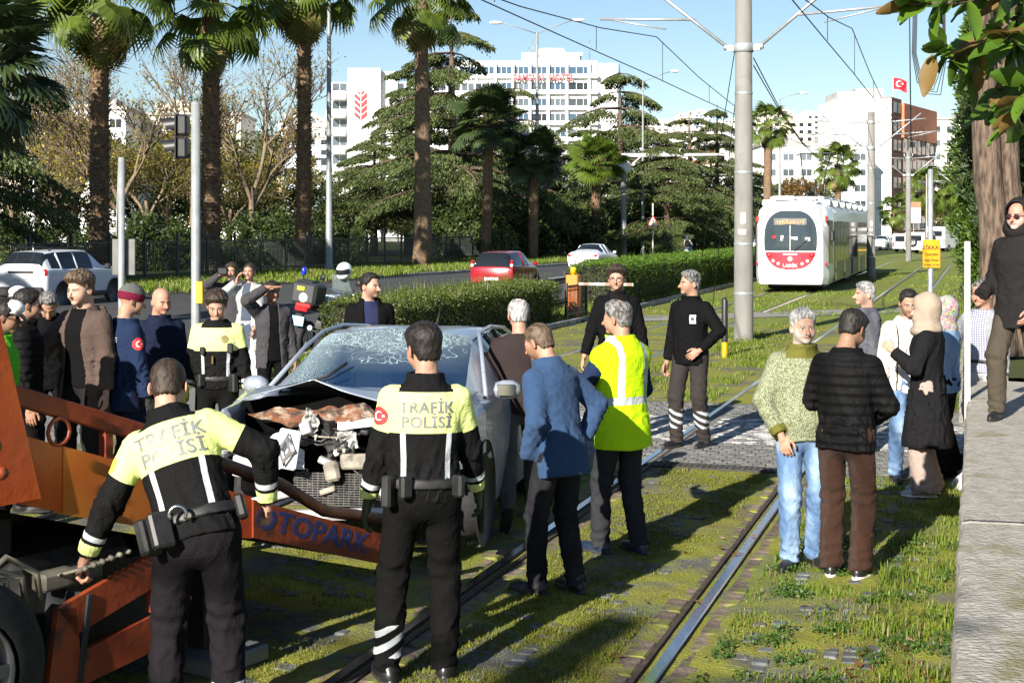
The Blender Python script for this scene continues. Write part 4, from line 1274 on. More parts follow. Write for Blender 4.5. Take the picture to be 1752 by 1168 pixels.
def palm_crown(nleaf, R_, stalk, seed, lo=-70, hi=80, droop=.5, m=FROND, dead=0):
 r = np.random.default_rng(seed); VV = []; QQ = []; RN = []; off = 0
 fans = [fan_leaf(seed + k, R_, droop=droop * f) for k, f in ((1, .7), (2, 1.0), (3, 1.3))]
 st = MB()
 for i in range(nleaf + dead):
  el = R(lo + (hi - lo) * ((i + .5) / nleaf) ** .9) if i < nleaf else R(r.uniform(-88, -70))
  az = i * 2.39996 + r.uniform(-.2, .2)
  d = np.array([math.cos(az) * math.cos(el), math.sin(az) * math.cos(el), math.sin(el)])
  L = stalk * r.uniform(.8, 1.15)
  end = d * L - np.array([0, 0, .10 * L])
  el2 = el - R(22 if i < nleaf else 5)
  x = np.array([math.cos(az) * math.cos(el2), math.sin(az) * math.cos(el2), math.sin(el2)])
  y = np.array([-math.sin(az), math.cos(az), 0]); z = np.cross(x, y)
  roll = r.uniform(-.5, .5); y2 = y * math.cos(roll) + z * math.sin(roll); z2 = np.cross(x, y2)
  M = np.stack([x, y2, z2], 1)
  V, Q, rn = fans[i % 3]; s = r.uniform(.85, 1.1) * (.8 if i >= nleaf else 1)
  VV.append((V * s) @ M.T + end); QQ.append(Q + off); off += len(V)
  RN.append(np.clip(rn * .85 + r.uniform(0, .1), 0, .92) if i < nleaf and el > R(-45) else np.clip(rn * .3 + .82, 0, 1))
  st.tube([(0, 0, 0), tuple(d * L * .5 + np.array([0, 0, .02])), tuple(end)], [.03, .022, .014], n=4)
 me = mesh_np('fronds', np.concatenate(VV), np.concatenate(QQ), m, attrs={'rnd': np.concatenate(RN)})
 return me, st.mesh('leaf_stalks', PETI)
def palm_trunk(h, r0, r1, seed, boots=0.0, boot_top=True):
 r = random.Random(seed); mb = MB(); pts = []; rs = []
 for i in range(13):
  t = i / 12; pts.append((.12 * math.sin(t * 2 + seed), .1 * math.sin(t * 1.6 + seed * 2), h * t)); rs.append(r0 + (r1 - r0) * min(1, t * 1.6) + (.12 * r0 if t < .04 else 0) + r.uniform(-.01, .01))
 mb.tube(pts, rs, 14)
 if boots:
  zs = np.arange(h * .02, h, .16)
  for j, z in enumerate(zs):
   t = z / h; i = min(11, int(t * 12)); f = t * 12 - i
   cx = pts[i][0] * (1 - f) + pts[i + 1][0] * f; cy = pts[i][1] * (1 - f) + pts[i + 1][1] * f; rad = rs[i] * (1 - f) + rs[i + 1] * f
   for q in range(9):
    a = 2 * math.pi * (q + .5 * (j % 2)) / 9 + r.uniform(-.15, .15)
    out = boots * r.uniform(.6, 1.3)
    c, s = math.cos(a), math.sin(a)
    b0 = Vector((cx + c * rad * .92, cy + s * rad * .92, z)); tip = Vector((cx + c * (rad + out), cy + s * (rad + out), z + r.uniform(.10, .26)))
    sd = Vector((-s, c, 0)) * rad * .34; up = Vector((0, 0, .17))
    mb.add([b0 - sd, b0 + sd, tip + sd * .45, tip - sd * .45, b0 + up * .9], [(0, 1, 2, 3), (3, 2, 4)], 1)
 return mb.mesh('trunk', [TRUNK_P, BOOT])
def palm(label, loc, h, r0, r1, seed, crown, boots=.10, group='fan palms along the park fence', cs=1.0, rz=None):
 root = empty('palm_tree', loc, seed if rz is None else rz); tag(root, label, 'palm', group)
 obj('trunk', palm_trunk(h, r0, r1, seed, boots), root)
 c = obj('crown', crown[0], root, (.12 * math.sin(2 + seed), .1 * math.sin(1.6 + seed * 2), h)); s = obj('leaf_stalks', crown[1], root, c.location)
 c.scale = (cs,) * 3; s.scale = (cs,) * 3
 return root
CR_A = palm_crown(32, 1.2, 1.55, 3, -62, 82, .95, dead=9)
CR_B = palm_crown(30, 1.15, 1.5, 9, -52, 84, .85, dead=6)
CR_Y = palm_crown(40, 1.3, 1.2, 21, -25, 85, .35, m=FROND_Y)
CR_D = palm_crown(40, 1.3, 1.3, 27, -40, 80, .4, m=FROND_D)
def at(px, Y, z=0.1): return Vector(((px - CX) / F * Y, Y, z))
def ztop(py, Y): return H + (HZ - py) / F * Y
palm('tall fan palm with rough brown leaf bases, leftmost trunk before the park', at(168, 62), ztop(-25, 62), .42, .38, 1, CR_A, .13, cs=1.55)
palm('tall fan palm whose trunk stands just right of the two-lamp traffic signal', at(358, 68), ztop(8, 68), .46, .40, 2, CR_B, .14, cs=1.55)
palm('slim tall fan palm with pale peeling base, third from the left', at(518, 74), ztop(-45, 74), .40, .34, 3, CR_A, .13, cs=1.55)
palm('tall smooth dark-trunked fan palm in front of the fence, right of the bank emblem', at(719, 82), ztop(-12, 82), .56, .40, 4, CR_B, .015, cs=1.55)
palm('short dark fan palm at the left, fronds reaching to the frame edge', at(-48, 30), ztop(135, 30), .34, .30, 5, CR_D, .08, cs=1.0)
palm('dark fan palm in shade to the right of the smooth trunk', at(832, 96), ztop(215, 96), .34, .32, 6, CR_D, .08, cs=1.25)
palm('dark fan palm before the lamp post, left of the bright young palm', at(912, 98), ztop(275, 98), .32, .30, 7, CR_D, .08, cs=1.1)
palm('bright yellow-green young fan palm with bent trunk behind the white sedan', at(1018, 112), ztop(285, 112), .36, .34, 8, CR_Y, .12, cs=1.25)
palm('fan palm standing directly left of the tram behind the pole', at(1312, 120), ztop(215, 120), .36, .34, 9, CR_B, .03, cs=1.0)
palm('fan palm behind the tram roof, near the white building', at(1432, 175), ztop(285, 175), .40, .36, 10, CR_B, .03, cs=1.5)
palm('small fan palm between the second and third catenary poles', at(1533, 190), ztop(362, 190), .36, .34, 11, CR_B, .06, cs=1.2)
palm('fan palm right of the third catenary pole', at(1590, 200), ztop(325, 200), .36, .34, 12, CR_A, .06, cs=1.7)
palm('fan palm left of the far white van', at(1648, 190), ztop(320, 190), .36, .34, 13, CR_B, .06, cs=1.6)
# ---- cedars with layered drooping sprays
BARK = mat('conifer bark', (.06, .04, .028), .95, col2=(.13, .09, .06), scale=9, bump=.02, bscale=30, stretch=(1, 1, .25))
CEDAR = leafmat('cedar needles', (.028, .050, .016), (.125, .155, .042), (.16, .18, .06), trans=.2, rough=.6, thr=.9)
def cedar(name, h, spread, seed, tiers=15, per=6, dens=1.0, m=CEDAR, flat=.12, top=.0):
 r = np.random.default_rng(seed); mb = MB()
 mb.tube([(0, 0, 0), (.1, .05, h * .5), (.0, .1, h * .98)], [h * .022, h * .015, .03], 8)
 Pn = []; D = []
 for i in range(tiers):
  t = (i + .6) / tiers; z0 = h * (.14 + .82 * t + r.uniform(-.015, .015))
  for j in range(per):
   az = r.uniform(0, 6.283)
   L = spread * (1 - t) ** .55 * r.choice([.35, .6, .85, 1.0, 1.2]) * r.uniform(.85, 1.15) + spread * .12
   d = np.array([math.cos(az), math.sin(az), 0]); s = np.array([-math.sin(az), math.cos(az), 0])
   pts = [np.array([0, 0, z0]) + d * L * u + np.array([0, 0, L * (.12 * u - flat * 2.6 * u * u)]) for u in (0, .35, .7, 1)]
   mb.tube([tuple(p) for p in pts], [.02 * L + .02, .013 * L + .015, .008 * L + .01, .005], 4)
   k = int(260 * dens * (L / 3 + .3))
   u = r.uniform(.18, 1.05, k) ** .8
   w = (r.uniform(-1, 1, k)) * (L * .34 * (1.15 - u) ** .5 + .25)
   c = np.array([0, 0, z0]) + d * (L * u)[:, None] + s * w[:, None]
   c[:, 2] += L * (.12 * u - flat * 2.6 * u * u) - np.abs(w) * .35 - np.abs(r.normal(0, .10, k)) * (1 + L * .2)
   Pn.append(c); D.append(np.tile(d * .5, (k, 1)) + s * (np.sign(w) * .35)[:, None] + np.array([0, 0, -.75]))
 Pn = np.concatenate(Pn); D = np.concatenate(D)
 V, Q, rn = leaf_geo(Pn, .21 * (h / 16) ** .5, seed, .36, dirs=D, jitter=.35)
 fm = mesh_np('crown', V, Q, m, attrs={'rnd': rn})
 return mb.mesh('trunk', BARK), fm
CED1 = cedar('a', 19, 6.8, 51, 11, 5, 2.6, flat=.15)
CED2 = cedar('b', 15, 6.4, 55, 9, 5, 2.9, flat=.17)
def plant(name, label, cat, geo, loc, rz=0, sc=1.0, group=None, parts=('trunk', 'crown')):
 root = empty(name, loc, rz); tag(root, label, cat, group)
 for p, me in zip(parts, geo):
  if me is None: continue
  o = obj(p, me, root); o.scale = (sc,) * 3 if not isinstance(sc, tuple) else sc
 return root
cg = 'cedars in the park'
plant('cedar_tree', 'huge dark cedar with drooping layers behind the smooth palm trunk', 'tree', CED1, at(772, 104), .3, (1.05, 1.05, 1.02), cg)
plant('cedar_tree', 'broad cedar with a bent leading shoot right of the hotel', 'tree', CED2, at(1062, 128), 1.2, (1.25, 1.25, 1.15), cg)
plant('cedar_tree', 'cedar just left of the numbered concrete pole', 'tree', CED1, at(1228, 150), 2.2, (.85, .85, .82), cg)
plant('cedar_tree', 'cedar half hidden behind the dark palms near the lamp post', 'tree', CED2, at(880, 135), 3.1, (1.15, 1.15, 1.1), cg)
plant('cedar_tree', 'low cedar between the bank and the slim lamp post', 'tree', CED2, at(640, 110), 4.0, (1.0, 1.0, .62), cg)
plant('cedar_tree', 'cedar in shadow behind the camera gantry', 'tree', CED2, at(1140, 118), 5.0, (1.0, 1.0, .72), cg)
for k, (px, Y, s1, s2, ro, lab) in enumerate(((835, 124, 1.1, .8, 1.0, 'dense cedar right behind the first dark palm'), (960, 140, 1.2, .75, 2.0, 'low dense cedar below the hotel rows'), (1010, 150, 1.2, .7, 3.3, 'low cedar filling the gap under the hotel'), (1105, 140, 1.2, .85, 4.1, 'cedar between the camera post and the broad cedar'), (1180, 146, 1.1, .75, .6, 'low cedar above the scooter'), (1275, 165, 1.1, .7, 5.2, 'low cedar partly behind the numbered pole'), (700, 118, 1.1, .85, 1.9, 'cedar left of the smooth palm trunk'), (1340, 200, 1.0, .6, 2.7, 'low cedar behind the tram front'))):
 plant('cedar_tree', lab, 'tree', CED2 if k % 2 else CED1, at(px, Y), ro, (s1, s1, s2), cg)
# unseen cedars left of the frame, standing in for whatever shades road and park
for k, (nn, vv) in enumerate(((-31, 13), (-31.5, 1), (-36, 22), (-36.5, 30), (-35.5, 37), (-36.5, 43.5))):
 plant('cedar_tree', ['cedar before the fence beyond the left frame edge, nearer one', 'cedar before the fence beyond the left frame edge, nearest one', 'cedar inside the park beyond the left edge, first', 'cedar inside the park beyond the left edge, second', 'cedar inside the park beyond the left edge, third', 'cedar inside the park beyond the left edge, fourth and closest to view'][k], 'tree', CED1 if k % 2 else CED2, T(nn, vv, .1), k, .8, cg)
# ---- leafy and bare trees
def branches(h, seed, spread=.55, levels=5, r0=.16, lean=(0, 0), up=.25, nb=(2, 4), shrink=.72):
 r = random.Random(seed); mb = MB(); tips = []
 def go(p, d, L, rad, lv):
  q = p + d * L; mid = p + d * L * .5 + Vector((r.uniform(-1, 1), r.uniform(-1, 1), 0)) * L * .05
  mb.tube([p, mid, q], [rad, rad * .85, rad * .68], 5 if lv < 2 else 3, cap=False)
  if lv >= levels: tips.append(q); return
  for k in range(r.randint(*nb) + (1 if lv > 1 else 0)):
   nd = (d + Vector((r.uniform(-1, 1), r.uniform(-1, 1), r.uniform(-.5, .7))) * spread * (1.1 if lv else 1)).normalized()
   nd.z += up * .5; nd.normalize()
   go(p + d * L * r.uniform(.55, 1), nd, L * shrink * r.uniform(.75, 1.15), rad * .62, lv + 1)
  tips.append(q)
 go(Vector((0, 0, 0)), Vector((lean[0], lean[1], 1)).normalized(), h * .30, r0, 0)
 return mb, tips
PLANE = mat('pale plane bark', (.22, .19, .14), .85, col2=(.36, .33, .26), scale=5, bump=.01)
TWIG = mat('bare twigs', (.13, .095, .06), .9, col2=(.20, .15, .10), scale=4)
SPARSE = leafmat('last autumn leaves', (.10, .11, .02), (.26, .22, .04), (.45, .33, .03), trans=.4, thr=.8)
def bare(seed, h, leaves_n, **kw):
 mb, tips = branches(h, seed, **kw); r = np.random.default_rng(seed)
 tw = mb.mesh('trunk', TWIG)
 tp = np.array([list(t) for t in tips]); tp = tp[r.integers(0, len(tp), leaves_n)] + r.normal(0, .3, (leaves_n, 3))
 V, Q, rn = leaf_geo(tp, .14, seed, .7)
 return tw, mesh_np('leaves', V, Q, SPARSE, attrs={'rnd': rn})
BARE1 = bare(61, 14, 1500, levels=6, r0=.22, nb=(2, 3), spread=.75, shrink=.76)
BARE2 = bare(62, 12, 3000, levels=6, r0=.18, nb=(2, 3), spread=.85, shrink=.76)
bgp = 'bare trees in the park'
for k, (px, Y, sc, which, lab) in enumerate(((60, 80, .95, 1, 'bare tree at the far left behind the dark fronds'), (205, 78, 1.0, 0, 'bare tree with a pale forked trunk between the first two palms'), (290, 86, 1.0, 1, 'bare twiggy tree behind the traffic signal'), (430, 84, 1.1, 0, 'bare tree with a few yellow leaves right of the second palm'), (130, 98, 1.1, 0, 'tall bare tree against the sky left of the first palm'), (600, 120, .6, 1, 'small bare brown tree under the bank building'), (480, 100, .9, 1, 'bare tree with sparse leaves behind the slim palm'), (95, 88, 1.05, 0, 'bare tree right of the dark fronds'), (250, 92, 1.1, 1, 'dense bare crown left of the traffic signal'), (330, 96, 1.15, 0, 'tall bare crown behind the traffic signal head'), (395, 92, .95, 1, 'bare crown hugging the second palm'), (165, 84, .9, 1, 'low bare crown behind the first palm'), (20, 90, 1.1, 0, 'bare crown at the frame edge over the park'))):
 plant('bare_tree', lab, 'tree', (BARE1, BARE2)[which], at(px, Y), k * 1.7, sc, bgp, ('trunk', 'leaves'))
def clumps(seed, rx, ry, rz, z0, n, ls, m, nclump=40, lean=0):
 r = np.random.default_rng(seed)
 c = r.normal(size=(nclump, 3)); c /= np.linalg.norm(c, axis=1)[:, None]; c *= r.uniform(.35, 1, nclump)[:, None] ** .5
 c = c * np.array([rx, ry, rz]) + np.array([0, 0, z0]); cr = r.uniform(.16, .36, nclump) * (rx + ry + rz) / 3
 i = r.integers(0, nclump, n); d = r.normal(size=(n, 3)); d /= np.linalg.norm(d, axis=1)[:, None]
 Pn = c[i] + d * (cr[i] * r.uniform(.6, 1.08, n))[:, None] * np.array([1, 1, .75])
 V, Q, rn = leaf_geo(Pn, ls, seed, .6, dirs=d * .7)
 return mesh_np('crown', V, Q, m, attrs={'rnd': rn})
BROAD = leafmat('evergreen leaves', (.022, .042, .010), (.065, .095, .020), trans=.25)
OLIVE = leafmat('olive green leaves', (.05, .065, .015), (.12, .13, .035), (.22, .16, .04), trans=.3, thr=.92)
RUSTY = leafmat('rust and green leaves', (.05, .06, .015), (.13, .10, .03), (.26, .11, .03), trans=.3, thr=.6)
PINE = leafmat('stone pine needles', (.05, .07, .015), (.10, .125, .03), trans=.2)
def trunk_simple(h, r, seed):
 mb, tips = branches(h, seed, levels=3, r0=r, spread=.5, nb=(2, 3)); return mb.mesh('trunk', BARK)
TR1 = trunk_simple(9, .2, 71)
BL1 = clumps(72, 3.2, 3.2, 3.4, 5.0, 9000, .22, BROAD, 45)
BL2 = clumps(73, 3.0, 3.0, 3.6, 5.2, 8000, .24, OLIVE, 40)
BL3 = clumps(74, 3.4, 3.4, 2.8, 5.0, 8000, .24, RUSTY, 40)
BUSH = clumps(75, 2.4, 2.4, 1.5, 1.2, 7000, .18, BROAD, 36)
PN = clumps(76, 4.2, 4.2, 1.7, 9.0, 8000, .26, PINE, 40)
pg = 'leafy trees and shrubs in the park'
for k, (px, Y, sc, geo, lab) in enumerate((
  (20, 72, .9, BUSH, 'dark evergreen shrub behind the fence at the far left'), (110, 70, .9, BUSH, 'dark evergreen shrub behind the fence beside the first palm'),
  (255, 74, 1.0, BUSH, 'dark evergreen shrub behind the road sign back'), (310, 76, .9, BUSH, 'dark evergreen shrub behind the signal pole'),
  (420, 80, 1.0, BUSH, 'dark evergreen shrub behind the person in grey'), (470, 84, 1.1, BUSH, 'dark evergreen shrub behind the police motorcycle'),
  (575, 88, .9, BUSH, 'dark shrub behind the slim lamp post'), (800, 100, 1.5, BUSH, 'deep shaded shrub mass right of the smooth palm'),
  (870, 104, 1.6, BUSH, 'deep shaded shrub above the red car'), (950, 112, 1.6, BUSH, 'deep shaded shrub left of the white sedan'), (1090, 124, 1.7, BUSH, 'deep shaded shrub behind the camera pole'),
  (1150, 130, 1.8, BUSH, 'deep shaded shrub behind the triangular sign'), (1200, 140, 1.8, BUSH, 'deep shaded shrub behind the scooter rider'), (1260, 150, 1.6, BUSH, 'deep shaded shrub behind the numbered pole'), (1020, 120, 1.5, BUSH, 'deep shaded shrub behind the bright young palm'))):
 plant('shrub', lab, 'shrub', (geo,), at(px, Y), k * 1.3, sc, pg, ('crown',))
for k, (px, Y, sc, geo, lab) in enumerate((
  (245, 100, 1.0, BL1, 'evergreen tree deep in the park between the first two palms'), (395, 105, 1.05, BL2, 'olive green tree behind the second palm'),
  (20, 95, 1.0, BL1, 'evergreen tree deep in the park at the far left'), (120, 104, .9, BL2, 'olive green tree deep in the park left of the first palm'),
  (470, 112, 1.1, BL2, 'tall olive green tree left of the slim palm'), (600, 130, .95, BL1, 'round evergreen below the bank emblem'),
  (330, 118, 1.2, BL2, 'olive tree far behind the traffic signal'), (545, 125, .8, BL1, 'evergreen behind the slim lamp post'),
  (1370, 185, 1.1, BL3, 'rust and green autumn tree just left of the tram pantograph'), (1400, 190, .95, BL1, 'dark green tree above the tram roof'),
  (1665, 215, 1.4, BL1, 'dark tree at the far right behind the white van'), (1700, 200, 1.3, BL2, 'olive tree at the far right beside the tall lamps'), (1620, 230, 1.2, BL2, 'olive tree behind the van and the right-hand poles'),
  (1290, 170, 1.0, BL2, 'olive tree showing between the numbered pole and the tram'))):
 plant('broadleaf_tree', lab, 'tree', (TR1, geo), at(px, Y), k * 1.1, sc, pg)
plant('stone_pine', 'rounded stone pine on the skyline left of the first palm', 'tree', (trunk_simple(14, .25, 81), PN), at(118, 190), 0, 1.55)
plant('cedar_tree', 'distant cedar left of the sloping magnolia trunk', 'tree', CED2, at(1668, 240), .5, .95, cg)
# ---- the trees at the right edge: leaning trunks, a conifer behind and the magnolia branch
def trunk_curve(pts, rs, n=14, seed=0):
 mb = MB(); mb.tube(pts, rs, n)
 return mb
BARK2 = mat('furrowed brown bark', (.04, .028, .02), .95, col2=(.15, .105, .075), scale=20, bump=.03, bscale=30, stretch=(1, 1, .2), contrast=(.38, .62))
root = empty('leaning_tree', at(1712, 19, .6)); tag(root, 'thick twin-stemmed tree with furrowed bark behind the hooded man', 'tree')
for (pts, rs, nm) in (([(-.02, 0, 0), (-.05, 0, 1.3), (-.16, 0, 2.3), (-.34, .1, 7.2)], [.25, .21, .18, .10], 'trunk'),
                      ([(.26, .1, 0), (.22, .1, 1.3), (.12, .1, 2.4), (.16, .2, 7.6)], [.24, .20, .17, .09], 'trunk'),
                      ([(.75, -.1, 0), (.70, -.1, 1.3), (.66, -.1, 2.6), (.70, .1, 7.0)], [.26, .22, .20, .10], 'trunk')):
 pts2 = []; rs2 = []
 for i in range(len(pts) - 1):
  for u in np.linspace(0, 1, 7)[:-1]:
   pts2.append(tuple(np.array(pts[i]) * (1 - u) + np.array(pts[i + 1]) * u + np.array([random.uniform(-.012, .012), 0, 0]))); rs2.append(rs[i] * (1 - u) + rs[i + 1] * u + random.uniform(-.012, .012))
 pts2.append(pts[-1]); rs2.append(rs[-1])
 mb = MB(); mb.tube(pts2, rs2, 18); mb.build(nm, BARK2, root)
obj('crown', clumps(95, 1.7, 1.7, 1.5, 7.4, 9000, .16, BROAD, 34), root)
CYP = leafmat('bright conifer sprays', (.04, .085, .012), (.10, .165, .025), trans=.25)
DCYP = leafmat('dark conifer sprays', (.02, .04, .012), (.045, .07, .02), trans=.2)
def column_tree(label, loc, h, rad, seed, m, n):
 r = np.random.default_rng(seed); z = r.uniform(.05, 1, n); a = r.uniform(0, 6.28, n)
 Pn0 = np.stack([np.cos(a), np.sin(a), z * 4], 1).astype(np.float32)
 rr = rad * (np.sin(np.pi * np.clip(z, .0, 1) ** .8) ** .5 * .9 + .1) * (1 + .45 * waves(Pn0, seed, 1.2, 6) + .25 * waves(Pn0, seed + 3, .5, 6)) * r.uniform(.72, 1.03, n)
 Pn = np.stack([np.cos(a) * rr, np.sin(a) * rr, z * h], 1)
 D = np.stack([np.cos(a), np.sin(a), 0 * a + .9], 1)
 V, Q, rn = leaf_geo(Pn, .13, seed, .35, dirs=D, jitter=.9)
 root = empty('cypress', loc); tag(root, label, 'tree')
 mb = MB(); mb.tube([(0, 0, 0), (0, 0, h * .9)], [.2, .04], 8); mb.build('trunk', BARK, root)
 obj('crown', mesh_np('crown', V, Q, m, attrs={'rnd': rn}), root)
column_tree('bright green conifer column behind the leaning trunks', at(1706, 27, .5), 7.0, .74, 91, CYP, 30000)
column_tree('tall dark conifer at the right frame edge behind the trunks', at(1765, 26, .5), 7.5, 1.1, 92, DCYP, 16000)
# bush by the far wall
plant('shrub', 'grey-green bush growing over the pale wall right of the white post', 'shrub', (clumps(93, 1.1, 2.2, .55, .45, 9000, .07, leafmat('greyish bush leaves', (.06, .09, .035), (.13, .165, .07), trans=.3), 40),), T(.9, 30, .5), 0, 1.0, None, ('crown',))
plant('shrub', 'low bright shrub on the bank beyond the grey-green bush', 'shrub', (clumps(94, 1.2, 3.0, .6, .5, 7000, .09, H2, 40),), T(2.2, 38, .5), 0, 1.0, None, ('crown',))
# magnolia: large glossy leaves hanging into the top right corner
MAGT = leafmat('magnolia leaf', (.045, .10, .012), (.10, .18, .018), trans=.30, rough=.28, spec=.5)
MAGB = leafmat('magnolia leaf rusty underside', (.16, .10, .03), (.26, .16, .04), trans=.30, rough=.6)
def mag_leaf(m, seed):
 r = random.Random(seed); V = []; FS = []; n = 7
 for i in range(n):
  t = i / (n - 1); w = .042 * math.sin(math.pi * min(1, t * .93 + .04)) ** .8 + .001
  z = -.05 * t * t + r.uniform(-.004, .004)
  V += [(t * .19, -w, z + .014), (t * .19, 0, z), (t * .19, w, z + .014)]
 for i in range(n - 1):
  for k in (0, 1): FS.append((i * 3 + k, i * 3 + k + 1, i * 3 + 4 + k, i * 3 + 3 + k))
 me = bpy.data.meshes.new('leaf'); me.from_pydata(V, [], FS); me.materials.append(m)
 at_ = me.attributes.new('rnd', 'FLOAT', 'POINT'); at_.data.foreach_set('value', np.full(len(V), r.random(), dtype=np.float32))
 me.polygons.foreach_set('use_smooth', np.ones(len(FS), dtype=bool))
 return me
mags = [mag_leaf(MAGT, k) for k in range(5)] + [mag_leaf(MAGB, 9), mag_leaf(MAGB, 8)]
root = empty('magnolia_tree', T(1.6, 6.2, .7)); tag(root, 'magnolia with large glossy leaves and rusty undersides hanging in at top right', 'tree')
rl = Vector(root.location)
twigs = [[(1800, -60), (1720, -8), (1640, 5), (1560, 8)], [(1800, -30), (1740, 40), (1680, 70), (1600, 95)], [(1800, 60), (1760, 90), (1720, 130), (1690, 190)], [(1800, -10), (1750, 20), (1700, 60), (1655, 130)],
         [(1810, 100), (1780, 130), (1755, 170), (1735, 215)], [(1810, -40), (1770, -20), (1700, -30), (1640, -25)], [(1810, 10), (1770, 50), (1745, 80), (1720, 60)]]
mb = MB(); rr = random.Random(4)
for tw in twigs:
 Yd = 5.4 + rr.uniform(-.5, .5)
 pts = [P(px, py, Yd + .12 * i * rr.uniform(-1, 1)) - rl for i, (px, py) in enumerate(tw)]
 mb.tube(pts, [.014, .010, .007, .004], 6)
 for i in range(26):
  u = .2 + .8 * (i / 25) ** .8; k = min(2, int(u * 3)); f = u * 3 - k
  p = pts[k] * (1 - f) + pts[min(3, k + 1)] * f
  d = (pts[min(3, k + 1)] - pts[k]).normalized()
  dv = (d * .8 + Vector((rr.uniform(-1, 1), rr.uniform(-1, 1), rr.uniform(-.9, .6)))).normalized()
  q = dv.to_track_quat('X', 'Z') @ Quaternion((1, 0, 0), rr.uniform(-1.2, 1.2))
  o = obj('leaf', mags[rr.choice((0, 1, 2, 3, 4, 0, 1, 5, 6))], root, p); o.rotation_euler = q.to_euler(); s = rr.uniform(.55, .9); o.scale = (s, s, s)
mb.tube([Vector((.5, 0, 0)), Vector((.5, .1, 1.6)), P(1800, -60, 5.4) - rl + Vector((.15, 0, .1))], [.10, .08, .02], 8)
mb.build('branches', BARK, root)
# ------------------------------------------------------------------ buildings and the hillside town
WHITEW = mat('white rendered wall', (.74, .74, .73), .8, var=.06, scale=.4)
CREAMW = mat('cream rendered wall', (.66, .62, .55), .8, var=.06, scale=.4)
TERRA = mat('terracotta cladding', (.46, .16, .08), .7, var=.12, scale=.6)
TERRA2 = mat('dark brown cladding', (.16, .065, .04), .7, var=.12, scale=.6)
WINM = mat('far window glass', (.07, .085, .10), .1, objrand=.85)
WINB = glass('blue facade glass', (.05, .09, .14), .06, 1.0)
ROOFM = mat('clay roof tiles', (.34, .14, .08), .85, var=.3, scale=1.2)
GREYW = mat('grey concrete', (.38, .37, .36), .85, var=.15, scale=.8)
REDP = mat('red sign letters', (.52, .025, .035), .5, var=.05)
FRAMEW = mat('white window frame', (.70, .70, .70), .5, var=.05)
_win = {}
def win_mesh(w, h, glassm, frame=FRAMEW, split=2):
 k = (round(w, 2), round(h, 2), glassm.name, split)
 if k not in _win:
  mb = MB(); mb.box((0, .02, 0), (w, .06, h), mi=1)
  for i in range(split):
   mb.box((-w / 2 + w * (i + .5) / split, -.02, 0), (w / split - .12, .06, h - .16), mi=0)
  _win[k] = mb.mesh('window', [glassm, frame])
 return _win[k]
# bank: white floors with a tower panel that carries the red wheat-ear emblem
Yb = 240.0
def bx(px): return (px - CX) / F * Yb
def bz(py): return H + (HZ - py) / F * Yb
root = empty('bank_building', (bx(640), Yb, 0)); tag(root, 'white office block carrying a red wheat-ear emblem on its tower panel', 'building')
ox = bx(640)
mb = MB()
mb.box((bx(700) - ox, 11, bz(140) / 2), (bx(840) - bx(560), 20, bz(140)), mi=0); mb.build('wall', WHITEW, root)
mb = MB(); mb.box((bx(624) - ox, .6, bz(118) / 2), (bx(652) - bx(596), 3.2, bz(118))); mb.build('tower_panel', WHITEW, root)
mb = MB(); mb.box((bx(652) - ox + 1.4, 2.0, bz(122) / 2), (2.6, 3, bz(122))); mb.build('tower_panel', WHITEW, root)
for (a, b) in ((566, 594), (668, 860)):
 for py in (164, 195, 226, 257, 288):
  mb = MB(); mb.box(((bx(a) + bx(b)) / 2 - ox, -.1, bz(py)), (bx(b) - bx(a), 2.3, 1.45), bev=.25); mb.build('balcony_band', WHITEW, root)
  nw = max(1, int((b - a) / 22))
  for i in range(nw):
   o = obj('window', win_mesh((bx(b) - bx(a)) / nw - .25, 1.55, WINM, split=2), root, ((bx(a) + (bx(b) - bx(a)) * (i + .5) / nw) - ox, .92, bz(py - 15)))
# emblem: two columns of slanted grains, and the two initials above
def slab(mb, poly, y, t=.12):
 mb.prism([(p[0], p[1]) for p in poly], y - t, y, ax='y')
mb = MB(); ex = bx(618) - ox; ez = bz(180); u = Yb / F
for i in range(4):
 zz = ez - u * (-14 + i * 10.5)
 for s in (-1, 1):
  slab(mb, [(ex + s * u * 1.0, zz - u * 9), (ex + s * u * 10.5, zz - u * 1), (ex + s * u * 10.5, zz + u * 6), (ex + s * u * 1.0, zz - u * 2)], -1.05)
for s, pts in ((-1, [(-5.5, 24), (-1, 20), (-1, 16.5), (-5.5, 20)]), (1, [(1, 20), (5.5, 24), (5.5, 20), (1, 16.5)])):
 slab(mb, [(ex + u * a, ez + u * b) for a, b in pts], -1.05)
mb.build('emblem', REDP, root)
# hotel
Yh = 262.0
def hx(px): return (px - CX) / F * Yh
def hz(py): return H + (HZ - py) / F * Yh
root = empty('hotel_building', (hx(930), Yh, 0)); tag(root, 'tall white hotel with rows of windows and red roof-edge letters', 'building'); ox = hx(930)
W0, W1 = hx(780), hx(1022)
mb = MB(); mb.box(((W0 + W1) / 2 - ox, 8, hz(104) / 2), (W1 - W0, 16, hz(104))); mb.build('wall', WHITEW, root)
mb = MB(); mb.box((hx(1040) - ox, 9, hz(108) / 2), (hx(1060) - hx(1022) - .4, 17, hz(108))); mb.build('side_wall', WHITEW, root)
mb = MB(); mb.box((hx(945) - ox, 8, hz(98)), (hx(992) - hx(898), 14, 1.4)); mb.box((hx(945) - ox, 8, hz(92)), (hx(998) - hx(894), 15, .5)); mb.build('parapet', WHITEW, root)
mb = MB(); mb.box((hx(945) - ox, 7, hz(84)), (hx(970) - hx(920), 5, hz(77) - hz(91)), bev=.6); mb.build('water_tank', mat('rusty tank', (.62, .56, .44), .8, dirt=((.35, .17, .07), .5, .52)), root)
mb = MB()
